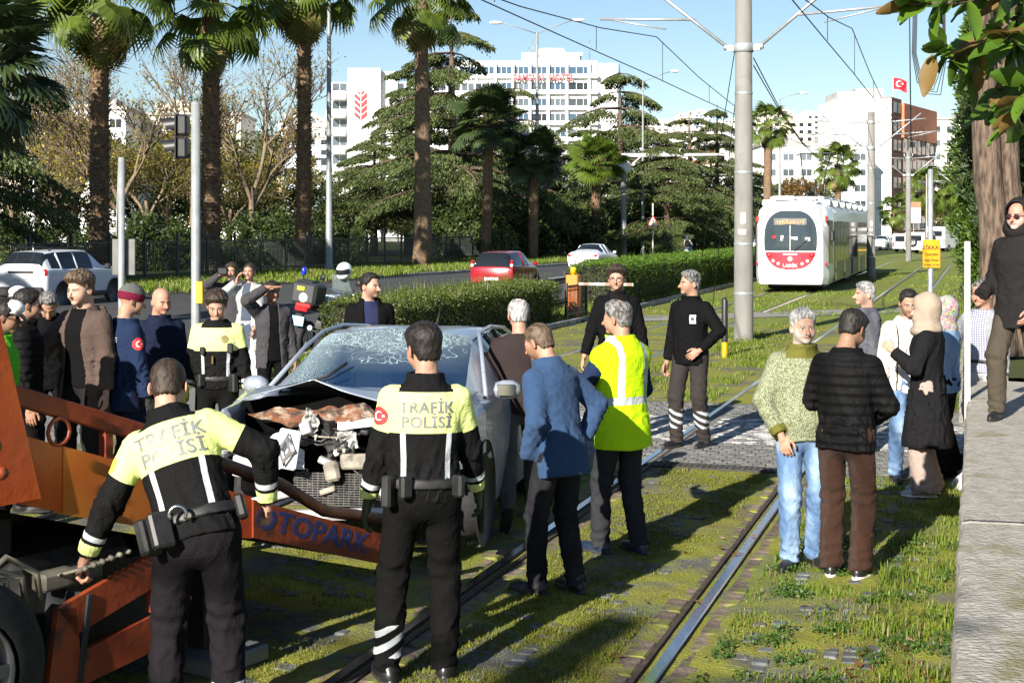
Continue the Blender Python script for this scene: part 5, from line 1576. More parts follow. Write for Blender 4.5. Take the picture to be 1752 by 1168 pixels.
for px in (912, 905, 1012): mb.tube([(hx(px) - ox, 6, hz(95)), (hx(px) - ox, 6, hz(60 if px > 908 else 74))], .06, 4)
mb.build('aerials', mat('thin steel', (.3, .3, .3), .5, metal=.6), root)
rows = [121, 148, 175, 201, 228, 254, 280]
for ri, py in enumerate(rows):
 mb = MB(); mb.box(((W0 + W1) / 2 - ox, -.35, hz(py + 10)), (W1 - W0 + .2, .9, .75)); mb.build('sill_band', WHITEW, root)
 for k, px in enumerate((800, 832, 862, 891, 922, 954, 992)):
  w = 2.9 if px < 985 else 3.9
  obj('window', win_mesh(w, 1.5, WINB if ri == 0 or (k + ri) % 3 == 0 else WINM, split=3), root, (hx(px) - ox, -.06, hz(py)))
  mb = MB(); mb.box((hx(px + 15.5) - ox, -.3, hz(py)), (.5, .8, 2.6)); mb.build('pier', WHITEW, root)
text_obj('lettering', 'SAMSUN  HOTEL', 1.7, mat('faded red letters', (.50, .13, .15), .6), root, (hx(897) - ox + 3.5, -.95, hz(134)), (R(90), 0, 0), ext=.1, bold=.05, spacing=1.1, sx=.80)
# tall office block at the right, white gable and terracotta front
Yr = 300.0
def rx(px): return (px - CX) / F * Yr
def rz(py): return H + (HZ - py) / F * Yr
root = empty('office_building', (rx(1525), Yr, 0)); tag(root, 'tall white and terracotta office block flying a red flag', 'building'); ox = rx(1525)
mb = MB(); mb.box(((rx(1434) + rx(1525)) / 2 - ox, 10, rz(168) / 2), (rx(1525) - rx(1434), 20, rz(168))); mb.build('wall', WHITEW, root)
mb = MB(); mb.box((rx(1480) - ox, 10, rz(162)), (rx(1520) - rx(1440), 12, 2.0)); mb.box((rx(1500) - ox, 9, rz(157)), (6, 6, 2.5)); mb.build('roof_plant', GREYW, root)
A = Vector((0, 0, 0)); B = Vector((18.0, 30, 0)); dirv = (B - A).normalized(); ang = math.atan2(dirv.y, dirv.x); Ln = (B - A).length
fr = empty('front_wing', (0, 0, 0), ang, root)
def wing(name, m, a, b, top, out=0.0, bot=0.0):
 mb = MB(); mb.box((Ln * (a + b) / 2, 4 - out / 2, (rz(top) + bot) / 2), (Ln * (b - a), 8 + out, rz(top) - bot)); return mb.build(name, m, fr)
wing('wall', TERRA2, .0, .22, 166); wing('terracotta_frame', TERRA, .22, 1.0, 172, .6, rz(232)); wing('wall', TERRA2, .22, 1.0, 232)
for i in range(7):
 for j in range(9):
  z = rz(245) - j * 4.2
  if z < 3: continue
  obj('window', win_mesh(Ln * .085, 3.2, WINB, TERRA, 1), fr, (Ln * (.25 + .105 * i + .05), -.05, z))
for i in range(2):
 for j in range(12):
  z = rz(182) - j * 4.0
  if z < 3: continue
  obj('window', win_mesh(Ln * .06, 2.4, WINM, TERRA2, 1), fr, (Ln * (.05 + .09 * i + .03), -.05, z))
obj('window', win_mesh(Ln * .5, rz(188) - rz(222), WINB, TERRA, 4), fr, (Ln * .62, -.35, (rz(188) + rz(222)) / 2))
# flag on its mast
mb = MB(); mb.tube([(rx(1545) - ox, 8, rz(172)), (rx(1545) - ox, 8, rz(124))], .14, 6); mb.build('flag_mast', mat('white mast', (.6, .6, .6), .5), root)
fl = empty('flag', (rx(1546), Yr + 8, rz(126))); tag(fl, 'red flag with white crescent and star on the office roof', 'flag')
V = []; FS = []; nx, ny = 14, 8; FWd, FHt = rx(1570) - rx(1546), (rz(126) - rz(146))
for j in range(ny + 1):
 for i in range(nx + 1):
  t = i / nx; V.append((FWd * t, .35 * math.sin(t * 7 + j * .3) * t, -FHt * j / ny - .25 * FHt * t + .12 * FHt * math.sin(t * 5) * t))
for j in range(ny):
 for i in range(nx): a = j * (nx + 1) + i; FS.append((a, a + 1, a + nx + 2, a + nx + 1))
me = bpy.data.meshes.new('cloth'); me.from_pydata(V, [], FS); me.materials.append(mat('flag red', (.55, .015, .03), .7, var=.05)); me.polygons.foreach_set('use_smooth', np.ones(len(FS), dtype=bool)); obj('cloth', me, fl)
cm = crescent_mesh(.28 * FHt); cm.materials.append(mat('flag white', (.8, .8, .8), .7, var=.02))
obj('crescent_and_star', cm, fl, (FWd * .38, -.45, -FHt * .58), (R(90), 0, 0))
# the blue glass block and a white block farther right
root = empty('glass_building', ((1598 - CX) / F * 345, 345, 0)); tag(root, 'narrow blue glass office block right of the terracotta front', 'building')
mb = MB(); mb.box((0, 8, rz(205) / 2), (rx(1612) - rx(1572), 16, rz(205))); mb.build('wall', GREYW, root)
for j in range(14):
 for i in range(5):
  z = rz(212) - j * 3.6
  if z > 2: obj('window', win_mesh(.95, 2.9, WINB, GREYW, 1), root, (-2.1 + i * 1.05, -.06, z))
text_obj('lettering', 'HASTANE', .9, REDP, root, (0, -.3, rz(200)), (R(90), 0, 0), ext=.05) if False else None
def block(label, px, py, Y, w, d, m, rows_, cols, name='apartment_building', rot=0.0, h0=None):
 h = H + (HZ - py) / F * Y
 root = empty(name, ((px - CX) / F * Y, Y, 0), rot); tag(root, label, 'building')
 mb = MB(); mb.box((0, d / 2, h / 2), (w, d, h)); mb.build('wall', m, root)
 mb = MB(); mb.box((0, d / 2, h + .25), (w + .6, d + .6, .5)); mb.box((w * .2, d / 2, h + 1.2), (w * .25, d * .3, 1.8)); mb.build('roof', GREYW, root)
 for j in range(rows_):
  for i in range(cols):
   obj('window', win_mesh(w / cols * .62, 1.5, WINM, split=2), root, (-w / 2 + w * (i + .5) / cols, -.04, h - 2.2 - j * 3.2))
 return root
block('white apartment block at the right behind the conifer', 1640, 205, 330, 14, 14, CREAMW, 9, 4)
block('white block low behind the tram and palm', 1395, 250, 290, 22, 14, WHITEW, 5, 6)
block('pale apartment block left of the office tower', 1330, 245, 340, 20, 14, CREAMW, 6, 5)
block('white low building behind the trees at far left', 130, 188, 230, 16, 14, WHITEW, 4, 5)
block('pale grey low building behind the signal trees', 300, 198, 240, 22, 14, CREAMW, 4, 7)
block('white block behind the cedars right of the hotel', 1190, 300, 330, 26, 14, WHITEW, 4, 8)
# hillside: terrain and about a hundred and fifty houses
HILLM = ground_mat('hill ground', [(.10, .10, .075), (.05, .07, .03), (.16, .15, .13)], [(.02, .5, .1, 5), (.05, .58, .1, 5)], .3, .4)
def hill_h(x, y):
 t = min(1, max(0, (y - 380) / 900)); base = 92 * t ** .85
 u = x / max(y, 1)
 prof = np.interp(u, [-.42, -.36, -.30, -.16, -.11, 0.02, .10, .135, .19, .235, .30, .36, .45], [.80, .86, .95, .98, .93, .72, .78, .86, .84, .80, .70, .55, .4])
 return base * float(prof) + 4 * math.sin(x * .011 + y * .006) * t
xs = np.arange(-700, 760, 28); ys = np.arange(370, 1500, 32)
V = [(x, y, hill_h(x, y) - .5) for y in ys for x in xs]; nx = len(xs)
FS = [(j * nx + i, j * nx + i + 1, (j + 1) * nx + i + 1, (j + 1) * nx + i) for j in range(len(ys) - 1) for i in range(nx - 1)]
me = bpy.data.meshes.new('hill'); me.from_pydata(V, [], FS); me.materials.append(HILLM); me.polygons.foreach_set('use_smooth', np.ones(len(FS), dtype=bool)); tag(obj('hill', me), kind='structure')
HC = [mat('house wall ' + n, c, .85, var=.08, scale=.3) for n, c in (('white', (.72, .70, .68)), ('cream', (.66, .58, .48)), ('pink', (.58, .40, .34)), ('grey', (.50, .50, .50)), ('ochre', (.60, .46, .30)), ('pale blue', (.50, .56, .62)))]
def house_mesh(w, d, h, m, gable, seed):
 r = random.Random(seed); mb = MB(); mb.box((0, d / 2, h / 2 - 3), (w, d, h + 6), mi=0)
 if gable:
  mb.add([(-w / 2 - .5, -.5, h), (w / 2 + .5, -.5, h), (w / 2 + .5, d + .5, h), (-w / 2 - .5, d + .5, h), (-w / 4, d / 2, h + w * .16), (w / 4, d / 2, h + w * .16)], [(0, 1, 5, 4), (1, 2, 5), (2, 3, 4, 5), (3, 0, 4)], 1)
 else:
  mb.box((0, d / 2, h + .3), (w + .5, d + .5, .6), mi=2); mb.box((w * .2, d / 2, h + 1.5), (w * .3, d * .4, 2.0), mi=0)
 fl = int(h / 3.1); c = max(3, int(w / 3.2))
 for j in range(fl):
  if r.random() < .7: mb.box((r.choice((-.25, .25)) * w, -.6, j * 3.1 + .45), (w * .42, 1.2, .9), mi=0)
  for i in range(c):
   if r.random() < .9: mb.box((-w / 2 + w * (i + .5) / c, -.02, j * 3.1 + 1.75), (w / c * .5, .1, 1.5), mi=3)
 return mb.mesh('house', [m, ROOFM, GREYW, WINM])
HM = [house_mesh(*a) for a in ((12, 10, 12.5, HC[0], False, 1), (14, 10, 15.6, HC[1], False, 2), (10, 9, 9.3, HC[0], True, 3), (16, 11, 18.6, HC[0], False, 4), (11, 9, 12.4, HC[2], True, 5), (13, 10, 12.4, HC[3], False, 6), (12, 9, 9.3, HC[4], True, 7), (15, 10, 21.7, HC[5], False, 8), (18, 11, 24.8, HC[1], False, 9), (10, 9, 9.3, HC[2], True, 10))]
rr = random.Random(12); k = 0; placed = []
zones = [(25, 300, 110, 40), (500, 600, 40, 34), (840, 1010, 40, 10), (1090, 1260, 60, 40), (1280, 1440, 70, 46), (1590, 1680, 30, 12)]
def zname(px): return 'at far left' if px < 320 else ('left of the bank' if px < 620 else ('above the hotel' if px < 1050 else ('right of the broad cedar' if px < 1270 else ('behind the tram' if px < 1450 else 'at far right'))))
HL = {}
tone = ['white flat-roofed', 'cream flat-roofed', 'white red-roofed', 'tall white', 'pink red-roofed', 'grey flat-roofed', 'ochre red-roofed', 'tall pale blue', 'tall cream', 'small pink red-roofed']
for (a, b, _, cnt) in zones:
 tries = 0; c = 0
 while c < cnt and tries < cnt * 12:
  tries += 1
  Y = rr.uniform(420, 1250) ; px = rr.uniform(a, b); x = (px - CX) / F * Y
  if any(abs(x - q[0]) < 13 and abs(Y - q[1]) < 24 for q in placed): continue
  i = rr.randrange(10); placed.append((x, Y))
  o = obj('hillside_house', HM[i], None, (x, Y, hill_h(x, Y)), (0, 0, rr.uniform(-.35, .35)))
  HL.setdefault((tone[i], zname(px)), []).append((px, o)); c += 1
ORD_ = 'first second third fourth fifth sixth seventh eighth ninth tenth eleventh twelfth thirteenth fourteenth fifteenth'.split()
for (tn_, zn_), ls_ in HL.items():
 for k, (px, o) in enumerate(sorted(ls_, key=lambda q: q[0])):
  tag(o, (ORD_[min(k, 14)] + ' ' if len(ls_) > 1 else '') + tn_ + ' house ' + ('from the left ' if len(ls_) > 1 else '') + 'on the hillside ' + zn_, 'house', 'houses on the hillside')
# wooded patches on the hill
r2 = np.random.default_rng(8); Pn = []
for (a, b, n0) in ((60, 330, 2600), (480, 600, 900), (1080, 1300, 1500), (1590, 1690, 600)):
 Y = r2.uniform(450, 1350, n0); x = (r2.uniform(a, b, n0) - CX) / F * Y
 kk = waves(np.stack([x, Y, 0 * x], 1).astype(np.float32), 3, 160, 5, (1, 1, .001)) > .12
 x, Y = x[kk], Y[kk]
 Pn.append(np.stack([x, Y, np.array([hill_h(p, q) for p, q in zip(x, Y)])], 1))
Pn = np.concatenate(Pn); Pn = np.repeat(Pn, 9, 0) + r2.normal(0, 2.2, (len(Pn) * 9, 3)) * np.array([1, 1, .8]) + np.array([0, 0, 2.5])
V, Q, rn = leaf_geo(Pn, 2.4, 4, .8); o = obj('hillside_trees', mesh_np('hillside_trees', V, Q, BROAD, attrs={'rnd': rn})); tag(o, kind='stuff')
# ------------------------------------------------------------------ fence, poles, signals, signs, wires
FENCEM = mat('dark green fence paint', (.018, .026, .024), .45, var=.2, scale=8, spec=.4)
GALV = mat('galvanised steel', (.42, .44, .46), .45, metal=.55, var=.15, scale=6)
GALVP = mat('grey painted post', (.22, .235, .24), .5, var=.12, scale=5, dirt=((.28, .28, .27), 3, .62))
CONC = mat('cast concrete pole', (.175, .172, .162), .85, var=.14, scale=3, bump=.004, bscale=40, stretch=(1, 1, .3), dirt=((.13, .127, .115), 1.6, .55))
BLACKP = mat('black plastic', (.016, .016, .018), .45, var=.2, scale=10)
DARKW = mat('black cable', (.012, .012, .013), .6)
YELLOW = mat('yellow sign paint', (.56, .29, .010), .45, var=.08, scale=8, dirt=((.45, .26, .02), 5, .66))
WHITEP = mat('white paint', (.74, .74, .72), .5, var=.05, scale=5)
REDB = mat('red paint', (.50, .02, .02), .5)
# park fence, bay by bay
pk = MB(); pk.box((0, 0, .86), (.035, .028, 1.46)); pk.add([(-.0175, 0, 1.59), (.0175, 0, 1.59), (0, 0, 1.68)], [(0, 1, 2)]); pkm = pk.mesh('picket', FENCEM)
pst = MB(); pst.box((0, 0, .95), (.09, .09, 1.9), bev=.008); pst.lathe([(.0, 2.02), (.05, 1.97), (.05, 1.9)], 8); pstm = pst.mesh('post', FENCEM)
rl = MB(); rl.box((0, 0, 0), (2.5, .05, .06)); rlm = rl.mesh('rail', FENCEM)
sc = MB()
for s in (-1, 1):
 for a in (.32, .92): sc.tube([(s * a - .26, 0, 1.66), (s * a - .14, 0, 1.80), (s * a, 0, 1.87), (s * a + .14, 0, 1.80), (s * a + .26, 0, 1.66)], .013, 4)
scm = sc.mesh('scrolls', FENCEM)
far_fence = MB(); nb = 0
fence = None
v = 36.0; bay = 0
fence = empty('park_fence', T(-32.6, 36, .1), math.pi / 2 - TANG); tag(fence, 'long dark green iron picket fence with curled tops before the park', 'fence')
npk = 0
while v < 150:
 lx = v - 36.0
 obj('post', pstm, fence, (lx, 0, 0)); obj('rail', rlm, fence, (lx + 1.25, 0, 1.62)); obj('rail', rlm, fence, (lx + 1.25, 0, .28)); obj('scrolls', scm, fence, (lx + 1.25, 0, 0))
 for i in range(17):
  if npk < 300 and v > 44: obj('picket', pkm, fence, (lx + .14 + i * .139, 0, 0)); npk += 1
  else: far_fence.box((lx + .14 + i * .139, 0, .86), (.035, .028, 1.46))
 v += 2.5
o = far_fence.build('pickets', FENCEM, fence); o['kind'] = 'stuff'
# low iron railings beside the barrier, in front of the hedges
def railing(label, n, v0, v1, h=.75, alongv=True, z=.1, step=.12, hoops=True):
 root = empty('low_railing', T(n, v0, z), math.pi / 2 - TANG if alongv else -TANG); tag(root, label, 'railing')
 L = v1 - v0
 for zz in (h, .12): mb = MB(); mb.box((L / 2, 0, zz), (L, .03, .033)); mb.build('rail', BLACKP, root)
 b = MB(); b.box((0, 0, h / 2), (.02, .02, h)); bm_ = b.mesh('bar', BLACKP)
 t = 0.0
 while t < L: obj('bar', bm_, root, (t, 0, 0)); t += step
 if hoops:
  ho = MB(); ho.tube([(.05 * math.cos(a), 0, .05 * math.sin(a)) for a in np.linspace(0, 6.283, 9)], .009, 4, cap=False); hm_ = ho.mesh('ring', BLACKP)
  t = step / 2
  while t < L: obj('ring', hm_, root, (t, 0, .19)); obj('ring', hm_, root, (t, 0, h - .07)); t += step
 p = MB(); p.box((0, 0, h * .55), (.07, .07, h * 1.1), bev=.006); pm_ = p.mesh('post', BLACKP)
 obj('post', pm_, root); obj('post', pm_, root, (L, 0, 0))
railing('black wrought iron railing closing the dull hedge beside the orange barrier', -9.35, 32.8, 34.6, .8)
railing('black iron railing behind the orange barrier by the road', -10.9, 35.2, 38.2, .8)
railing('long low black railing behind the bright hedge', -11.05, 38.6, 52, .9, hoops=False, step=.2)
railing('far low black railing at the right beyond the third pole', -9.9, 96, 125, .9, hoops=False, step=.3)
# catenary poles with brackets
def cat_pole(label, loc, h, number=None, rz=0.0, detail=True):
 root = empty('catenary_pole', loc, rz); tag(root, label, 'pole', 'concrete catenary poles')
 mb = MB(); mb.lathe([(.205, -.1), (.20, 0), (.20, .02), (.165, h), (.0, h + .01)], 20); mb.build('shaft', CONC, root)
 if detail:
  for z in (.95, 1.95, 3.4, h - 2.6):
   r_ = .2 - .035 * z / h
   b = MB(); b.lathe([(r_ + .004, z), (r_ + .008, z + .01), (r_ + .008, z + .04), (r_ + .004, z + .05)], 20); b.build('strap', GALV, root)
 zb = h - 1.65
 cl = MB(); cl.lathe([(.19, zb - .09), (.215, zb - .07), (.215, zb + .07), (.19, zb + .09)], 16)
 for s in (-1, 1): cl.box((s * .26, 0, zb), (.14, .1, .12)); cl.lathe([(.05, 0), (.07, .02), (.05, .05), (.07, .07), (.05, .1)], 8, Matrix.Translation((s * .3, 0, zb)) @ Euler((0, s * 1.2, 0)).to_matrix().to_4x4())
 cl.build('bracket', GALV, root); cl = MB()
 cl.lathe([(.18, h - .55), (.2, h - .53), (.2, h - .43), (.18, h - .41)], 16)
 for s in (-1, 1): cl.tube([(s * .2, 0, h - .42), (s * .28, 0, h - .30), (s * .27, 0, h - .14)], .03, 6)
 cl.build('bracket', GALV, root)
 for s in (-1, 1):
  a = MB()
  a.tube([(s * .3, 0, zb), (s * 2.2, 0, zb + 1.55)], .035, 8)
  a.tube([(s * .22, 0, h - .5), (s * 2.4, 0, h - .35)], .03, 8)
  a.tube([(s * 1.0, 0, zb + .62), (s * 3.0, 0, zb + .72)], .028, 8)
  a.tube([(s * 2.9, 0, zb + .72), (s * 1.6, 0, zb + .45)], .018, 6)
  a.build('cantilever', GALV, root)
 if number:
  p = MB(); p.box((0, -.192, 0), (.16, .012, .10)); p.build('number_plate', WHITEP, root, (0, 0, 2.22))
  text_obj('lettering', number, .085, BLACKP, root, (0, -.200, 2.22), (R(90), 0, 0), ext=.001, bold=.001)
  p = MB(); p.box((0, -.19, 0), (.09, .012, .22)); p.build('warning_plate', WHITEP, root, (.02, 0, 2.5))
  q = MB(); q.add([(-.03, -.199, .02), (.03, -.199, .02), (0, -.199, .085)], [(0, 1, 2)]); q.add([(-.03, -.199, -.07), (.03, -.199, -.07), (.03, -.199, -.055), (-.03, -.199, -.055)], [(0, 1, 2, 3)]); q.build('warning_mark', mat('grey print', (.35, .35, .33), .6), root, (.02, 0, 2.5))
 return root
PV = [28.9, 67, 102, 137]
cat_pole('big concrete catenary pole numbered 399 before the tram', T(-4.5, PV[0]), 7.6, '399', -TANG)
cat_pole('second concrete catenary pole, standing against the tram side', T(-4.6, PV[1]), 7.6, '398', -TANG)
cat_pole('third concrete catenary pole, slim, left of the yellow sign', T(-4.5, PV[2]), 7.6, None, -TANG, False)
cat_pole('farthest concrete catenary pole, right of the yellow sign', T(-4.4 + curve_n(PV[3]), PV[3]), 7.6, None, -TANG, False)
cat_pole('near catenary pole out of view above, carrying the near wires', T(-4.5, -8), 7.6, None, -TANG, False)
def wire(label, pts, r=.009, sag=0.0, name='overhead_wire', seg=8, group='overhead wires'):
 mb = MB(); out = []
 for a, b in zip(pts[:-1], pts[1:]):
  a = Vector(a); b = Vector(b)
  for i in range(seg):
   t = i / seg; p = a.lerp(b, t); p.z -= sag * 4 * t * (1 - t) * (b - a).length / 30; out.append(p)
 out.append(Vector(pts[-1])); mb.tube(out, r, 5)
 o = mb.build(name, DARKW); tag(o, label, 'wire', group); return o
HC_ = 5.4; HM_ = 6.25
for nm, nn in (('left', -6.3), ('right', -2.35)):
 vs = [-8] + PV
 wire('contact wire above the %s track' % nm, [T(nn + curve_n(q), q, HC_ if q < 60 else 5.6) for q in vs], .010, .05)
 wire('messenger wire above the %s track' % nm, [T(nn + curve_n(q), q, HM_ if q < 60 else 6.9) for q in vs], .010, .8)
 mb = MB()
 for q in np.arange(2, 136, 5.5):
  t = None
  for a, b in zip(vs[:-1], vs[1:]):
   if a <= q <= b: t = (q - a) / (b - a); L = b - a
  zm = HM_ + (6.9 - HM_) * (1 if q > 67 else max(0, (q - 28.9) / 38)) - .8 * 4 * t * (1 - t) * L / 30
  zc = HC_ + (.2 if q > 60 else 0)
  p = T(nn + curve_n(q), q); mb.tube([(p.x, p.y, min(zm, zc + .9)), (p.x, p.y, zc)], .006, 4)
 o = mb.build('droppers', DARKW); tag(o, 'thin dropper wires hanging above the %s track' % nm, 'wire', 'overhead wires')
# stays and loops beside the poles
p0 = T(-4.5, PV[0]); p1 = T(-4.6, PV[1])
wire('stay cable running down from the numbered pole to the hedge, left one', [p0 + Vector((-.1, 0, 6.4)), G(1190, 510)], .010, 0, 'stay_cable', 2, 'stay cables')
wire('stay cable running down from the numbered pole to the kerb, right one', [p0 + Vector((0, 0, 6.4)), G(1218, 535)], .010, 0, 'stay_cable', 2, 'stay cables')
wire('feeder cable from the numbered pole to the tram side pole, upper', [p0 + Vector((.2, 0, 5.75)), p1 + Vector((-.2, 0, 7.2))], .012, 1.6)
wire('feeder cable from the numbered pole to the tram side pole, lower', [p0 + Vector((.2, 0, 5.6)), p1 + Vector((-.2, 0, 6.0))], .012, 1.2)
mb = MB(); c0 = T(-2.4, 60)
for k in range(4):
 mb.tube([(c0.x + .05 * k, c0.y, 12 + 1.5), (c0.x - .1 + .05 * k, c0.y, 9.4), (c0.x + .1 + .1 * k, c0.y, 8.2 - .15 * k), (c0.x + .6 + .15 * k, c0.y, 8.0 - .1 * k), (c0.x + 1.1 + .05 * k, c0.y, 9.0), (c0.x + 1.2, c0.y, 13.4)], .022, 5)
mb.tube([(c0.x - .25, c0.y, 14), (c0.x - .15, c0.y, 5.6)], .028, 5)
o = mb.build('cable_loops', DARKW); tag(o, 'loops of slack black cable hanging in front of the sky', 'cable')
# traffic signal post with two lamps seen from behind
Ys = 27.5; b0 = at(335, Ys, 0.0)
root = empty('traffic_signal', (b0.x, b0.y, 0.0)); tag(root, 'grey traffic signal post with a dark two-lamp head facing left', 'traffic light')
hs = ztop(175, Ys)
mb = MB(); mb.lathe([(.09, 0), (.09, hs), (.0, hs + .01)], 16); mb.build('post', GALVP, root)
z0 = ztop(268, Ys); z1 = ztop(200, Ys)
mb = MB()
for i, zz in enumerate(((z0 + z1) / 2 - .22, (z0 + z1) / 2 + .22)): mb.box((-.24, 0, zz), (.2, .34, .40), bev=.04); mb.box((-.355, 0, zz), (.03, .40, .43), bev=.01)
mb.box((-.06, 0, z1 + .02), (.22, .06, .05)); mb.box((-.06, 0, z0 + .02), (.22, .06, .05)); mb.build('signal_head', BLACKP, root)
for zz in ((z0 + z1) / 2 - .20, (z0 + z1) / 2 + .22):
 mb = MB(); V = []; FS = []
 for i in range(13):
  a = math.pi * (i / 12) * 1.35 - math.pi * .175
  V += [(-.36, .155 * math.cos(a), zz + .155 * math.sin(a)), (-.36 - .36 * (.55 + .45 * math.sin(max(0, min(math.pi, a)))), .15 * math.cos(a), zz + .15 * math.sin(a) - .02)]
 FS = [(2 * i, 2 * i + 2, 2 * i + 3, 2 * i + 1) for i in range(12)]
 mb.add(V, FS, 0, None, True); mb.lathe([(.0, -.365), (.14, -.365)], 16, Matrix.Translation((0, 0, zz)), ax='x'); mb.build('visor', BLACKP, root)
mb = MB(); mb.box((.085, -.02, ztop(500, Ys)), (.13, .16, .42), bev=.01); mb.build('push_button_box', mat('yellow button box', (.75, .45, .02), .5), root)
# sign posts left of it
Yq = 26.0; b0 = at(208, Yq)
root = empty('road_sign', (b0.x, b0.y, 0)); tag(root, 'grey sign post with an edge-on board and a square sign back', 'road sign')
mb = MB(); mb.lathe([(.062, 0), (.062, ztop(270, Yq)), (0, ztop(270, Yq) + .01)], 12); mb.build('post', GALVP, root)
mb = MB(); mb.box((-.085, .25, ztop(338, Yq)), (.018, .55, ztop(272, Yq) - ztop(403, Yq)), rot=(0, R(2), R(3))); mb.build('edge_on_board', mat('sign back grey', (.25, .25, .24), .6), root)
mb = MB(); mb.box((.015, .09, ztop(440, Yq)), (.42, .02, .66), bev=.01); mb.build('square_sign', mat('sign back dark', (.13, .13, .125), .6), root)
# slim lamp post and double-arm lamps
def lamp_post(label, loc, h, arms, r0=.10, lampw=.75, name='street_lamp'):
 root = empty(name, loc); tag(root, label, 'street lamp', 'street lamps')
 mb = MB(); mb.lathe([(.22, 0), (.22, .25), (r0 * 1.4, .3), (r0, h * .5), (r0 * .6, h)], 12); mb.build('post', GALVP, root)
 for (dx, dz, dy) in arms:
  mb = MB(); mb.tube([(0, 0, h - .1), (dx * .6, dy * .6, h + dz * .6), (dx, dy, h + dz)], .04, 6); mb.build('arm', GALVP, root)
  s = 1 if dx > 0 else -1
  mb = MB(); mb.loft([[(s * t * lampw + dx, dy + w * math.cos(a), h + dz + .02 + .8 * w * math.sin(a)) for a in np.linspace(0, 6.283, 9)[:-1]] for t, w in ((0, .06), (.15, .14), (.6, .17), (.95, .11), (1, .03))], cap=True); mb.build('lantern', WHITEP, root)
lamp_post('slim grey lamp post rising past the third palm', at(563, 72.5), ztop(-60, 72.5), [(2.4, .5, 0)], .13)
lamp_post('double-arm street lamp in front of the hotel', at(919, 112), ztop(58, 112), [(2.75, .95, 0), (-2.75, .75, 0)], .16, 1.0)
lamp_post('single-arm street lamp right of the broad cedar', at(1100, 118), ztop(140, 118), [(2.3, .75, 0)], .10, .7)
lamp_post('tall thin lamp post between the numbered pole and the tram', at(1334, 140), ztop(170, 140), [(2.0, .5, 0)], .12)
lamp_post('tall thin lamp post right of the farthest pole', at(1645, 175), ztop(285, 175), [(1.8, .3, 0)], .12)
lamp_post('tall thin lamp post at the far right by the van', at(1677, 165), ztop(290, 165), [(1.2, .1, 0)], .11)
# park lamp with flat disc
Yp = 64.0; b0 = at(58, Yp); hh = ztop(275, Yp)
root = empty('park_lamp', b0); tag(root, 'white park lamp with a flat disc top behind the white car', 'street lamp')
mb = MB(); mb.lathe([(.06, 0), (.05, hh - .7), (.09, hh - .65), (.11, hh - .5), (.02, hh - .45)], 10); mb.build('post', WHITEP, root)
mb = MB(); mb.lathe([(0, hh), (.34, hh - .01), (.36, hh - .04), (0, hh - .05)], 16)
for a in (0, 2.1, 4.2): mb.tube([(.1 * math.cos(a), .1 * math.sin(a), hh - .5), (.28 * math.cos(a), .28 * math.sin(a), hh - .04)], .015, 4)
mb.build('disc_shade', WHITEP, root)
for (px, Yp, lab) in ((872, 125, 'white park lamp among the shaded palms above the red car'), (418, 118, 'white park lamp far behind the grey-coated person')):
 b0 = at(px, Yp); hh = ztop(335, Yp); root = empty('park_lamp', b0); tag(root, lab, 'street lamp')
 mb = MB(); mb.lathe([(.08, 0), (.07, hh - .5), (.3, hh - .1), (0, hh)], 8); mb.build('post', WHITEP, root)
# camera gantry
Yg = 116.0; b0 = at(1067, Yg); hg = ztop(268, Yg)
root = empty('camera_gantry', b0); tag(root, 'grey post with a long horizontal arm of traffic cameras over the road', 'camera gantry')
mb = MB(); mb.lathe([(.34, 0), (.25, .3), (.20, hg)], 12); mb.build('post', GALVP, root)
u = Yg / F
mb = MB(); mb.tube([(-4 * u, 0, hg), (176 * u, 0, hg + .05)], [.17, .12], 10); mb.tube([(8 * u, 0, hg - 1.0), (32 * u, 0, hg)], .06, 6); mb.build('arm', WHITEP, root)
mb = MB(); mb.box((0, -.1, ztop(285, Yg) - .1), (.95, .6, .95), bev=.05)
for s in (-1, 1): mb.box((s * .65, -.1, ztop(284, Yg)), (.5, .3, .14)); mb.box((s * .62, -.1, ztop(291, Yg)), (.4, .3, .12))
mb.build('camera_box', WHITEP, root)
mb = MB(); mb.lathe([(.20, -.3), (.24, .25)], 12, Matrix.Translation((100 * u, 0, hg + .35)), ax='y'); mb.box((168 * u, 0, hg + .35), (.3, .5, .35)); mb.lathe([(0, -.5), (.25, -.35), (.27, -.15), (0, .05)], 10, Matrix.Translation((178 * u, 0, hg))); mb.build('cameras', WHITEP, root)
# triangular signal-ahead sign
Yt = 112.0; b0 = at(1117, Yt); zt = ztop(383, Yt)
root = empty('warning_sign', b0); tag(root, 'red-edged triangular traffic-light warning sign by the road', 'road sign')
mb = MB(); mb.lathe([(.06, 0), (.06, ztop(350, Yt))], 8); mb.build('post', mat('cream post', (.62, .54, .40), .6), root)
for s_, m_, y_, nm in ((1.0, REDB, -.08, 'border'), (.74, WHITEP, -.10, 'face')):
 r_ = .52 * s_; mb = MB(); mb.prism([(-r_ * 1.0, -r_ * .62), (r_ * 1.0, -r_ * .62), (0, r_ * 1.15)], y_, y_ + .02, Matrix.Translation((0, 0, zt)), ax='y'); mb.build(nm, m_, root)
for dz, c in ((.16, (.6, .02, .02)), (.0, (.8, .5, .02)), (-.16, (.03, .35, .12))):
 mb = MB(); mb.lathe([(0, -.125), (.075, -.122), (.075, -.11)], 10, Matrix.Translation((0, 0, zt + dz)), ax='y'); mb.build('lamp_dot', mat('sign dot %.2f' % dz, c, .5), root)
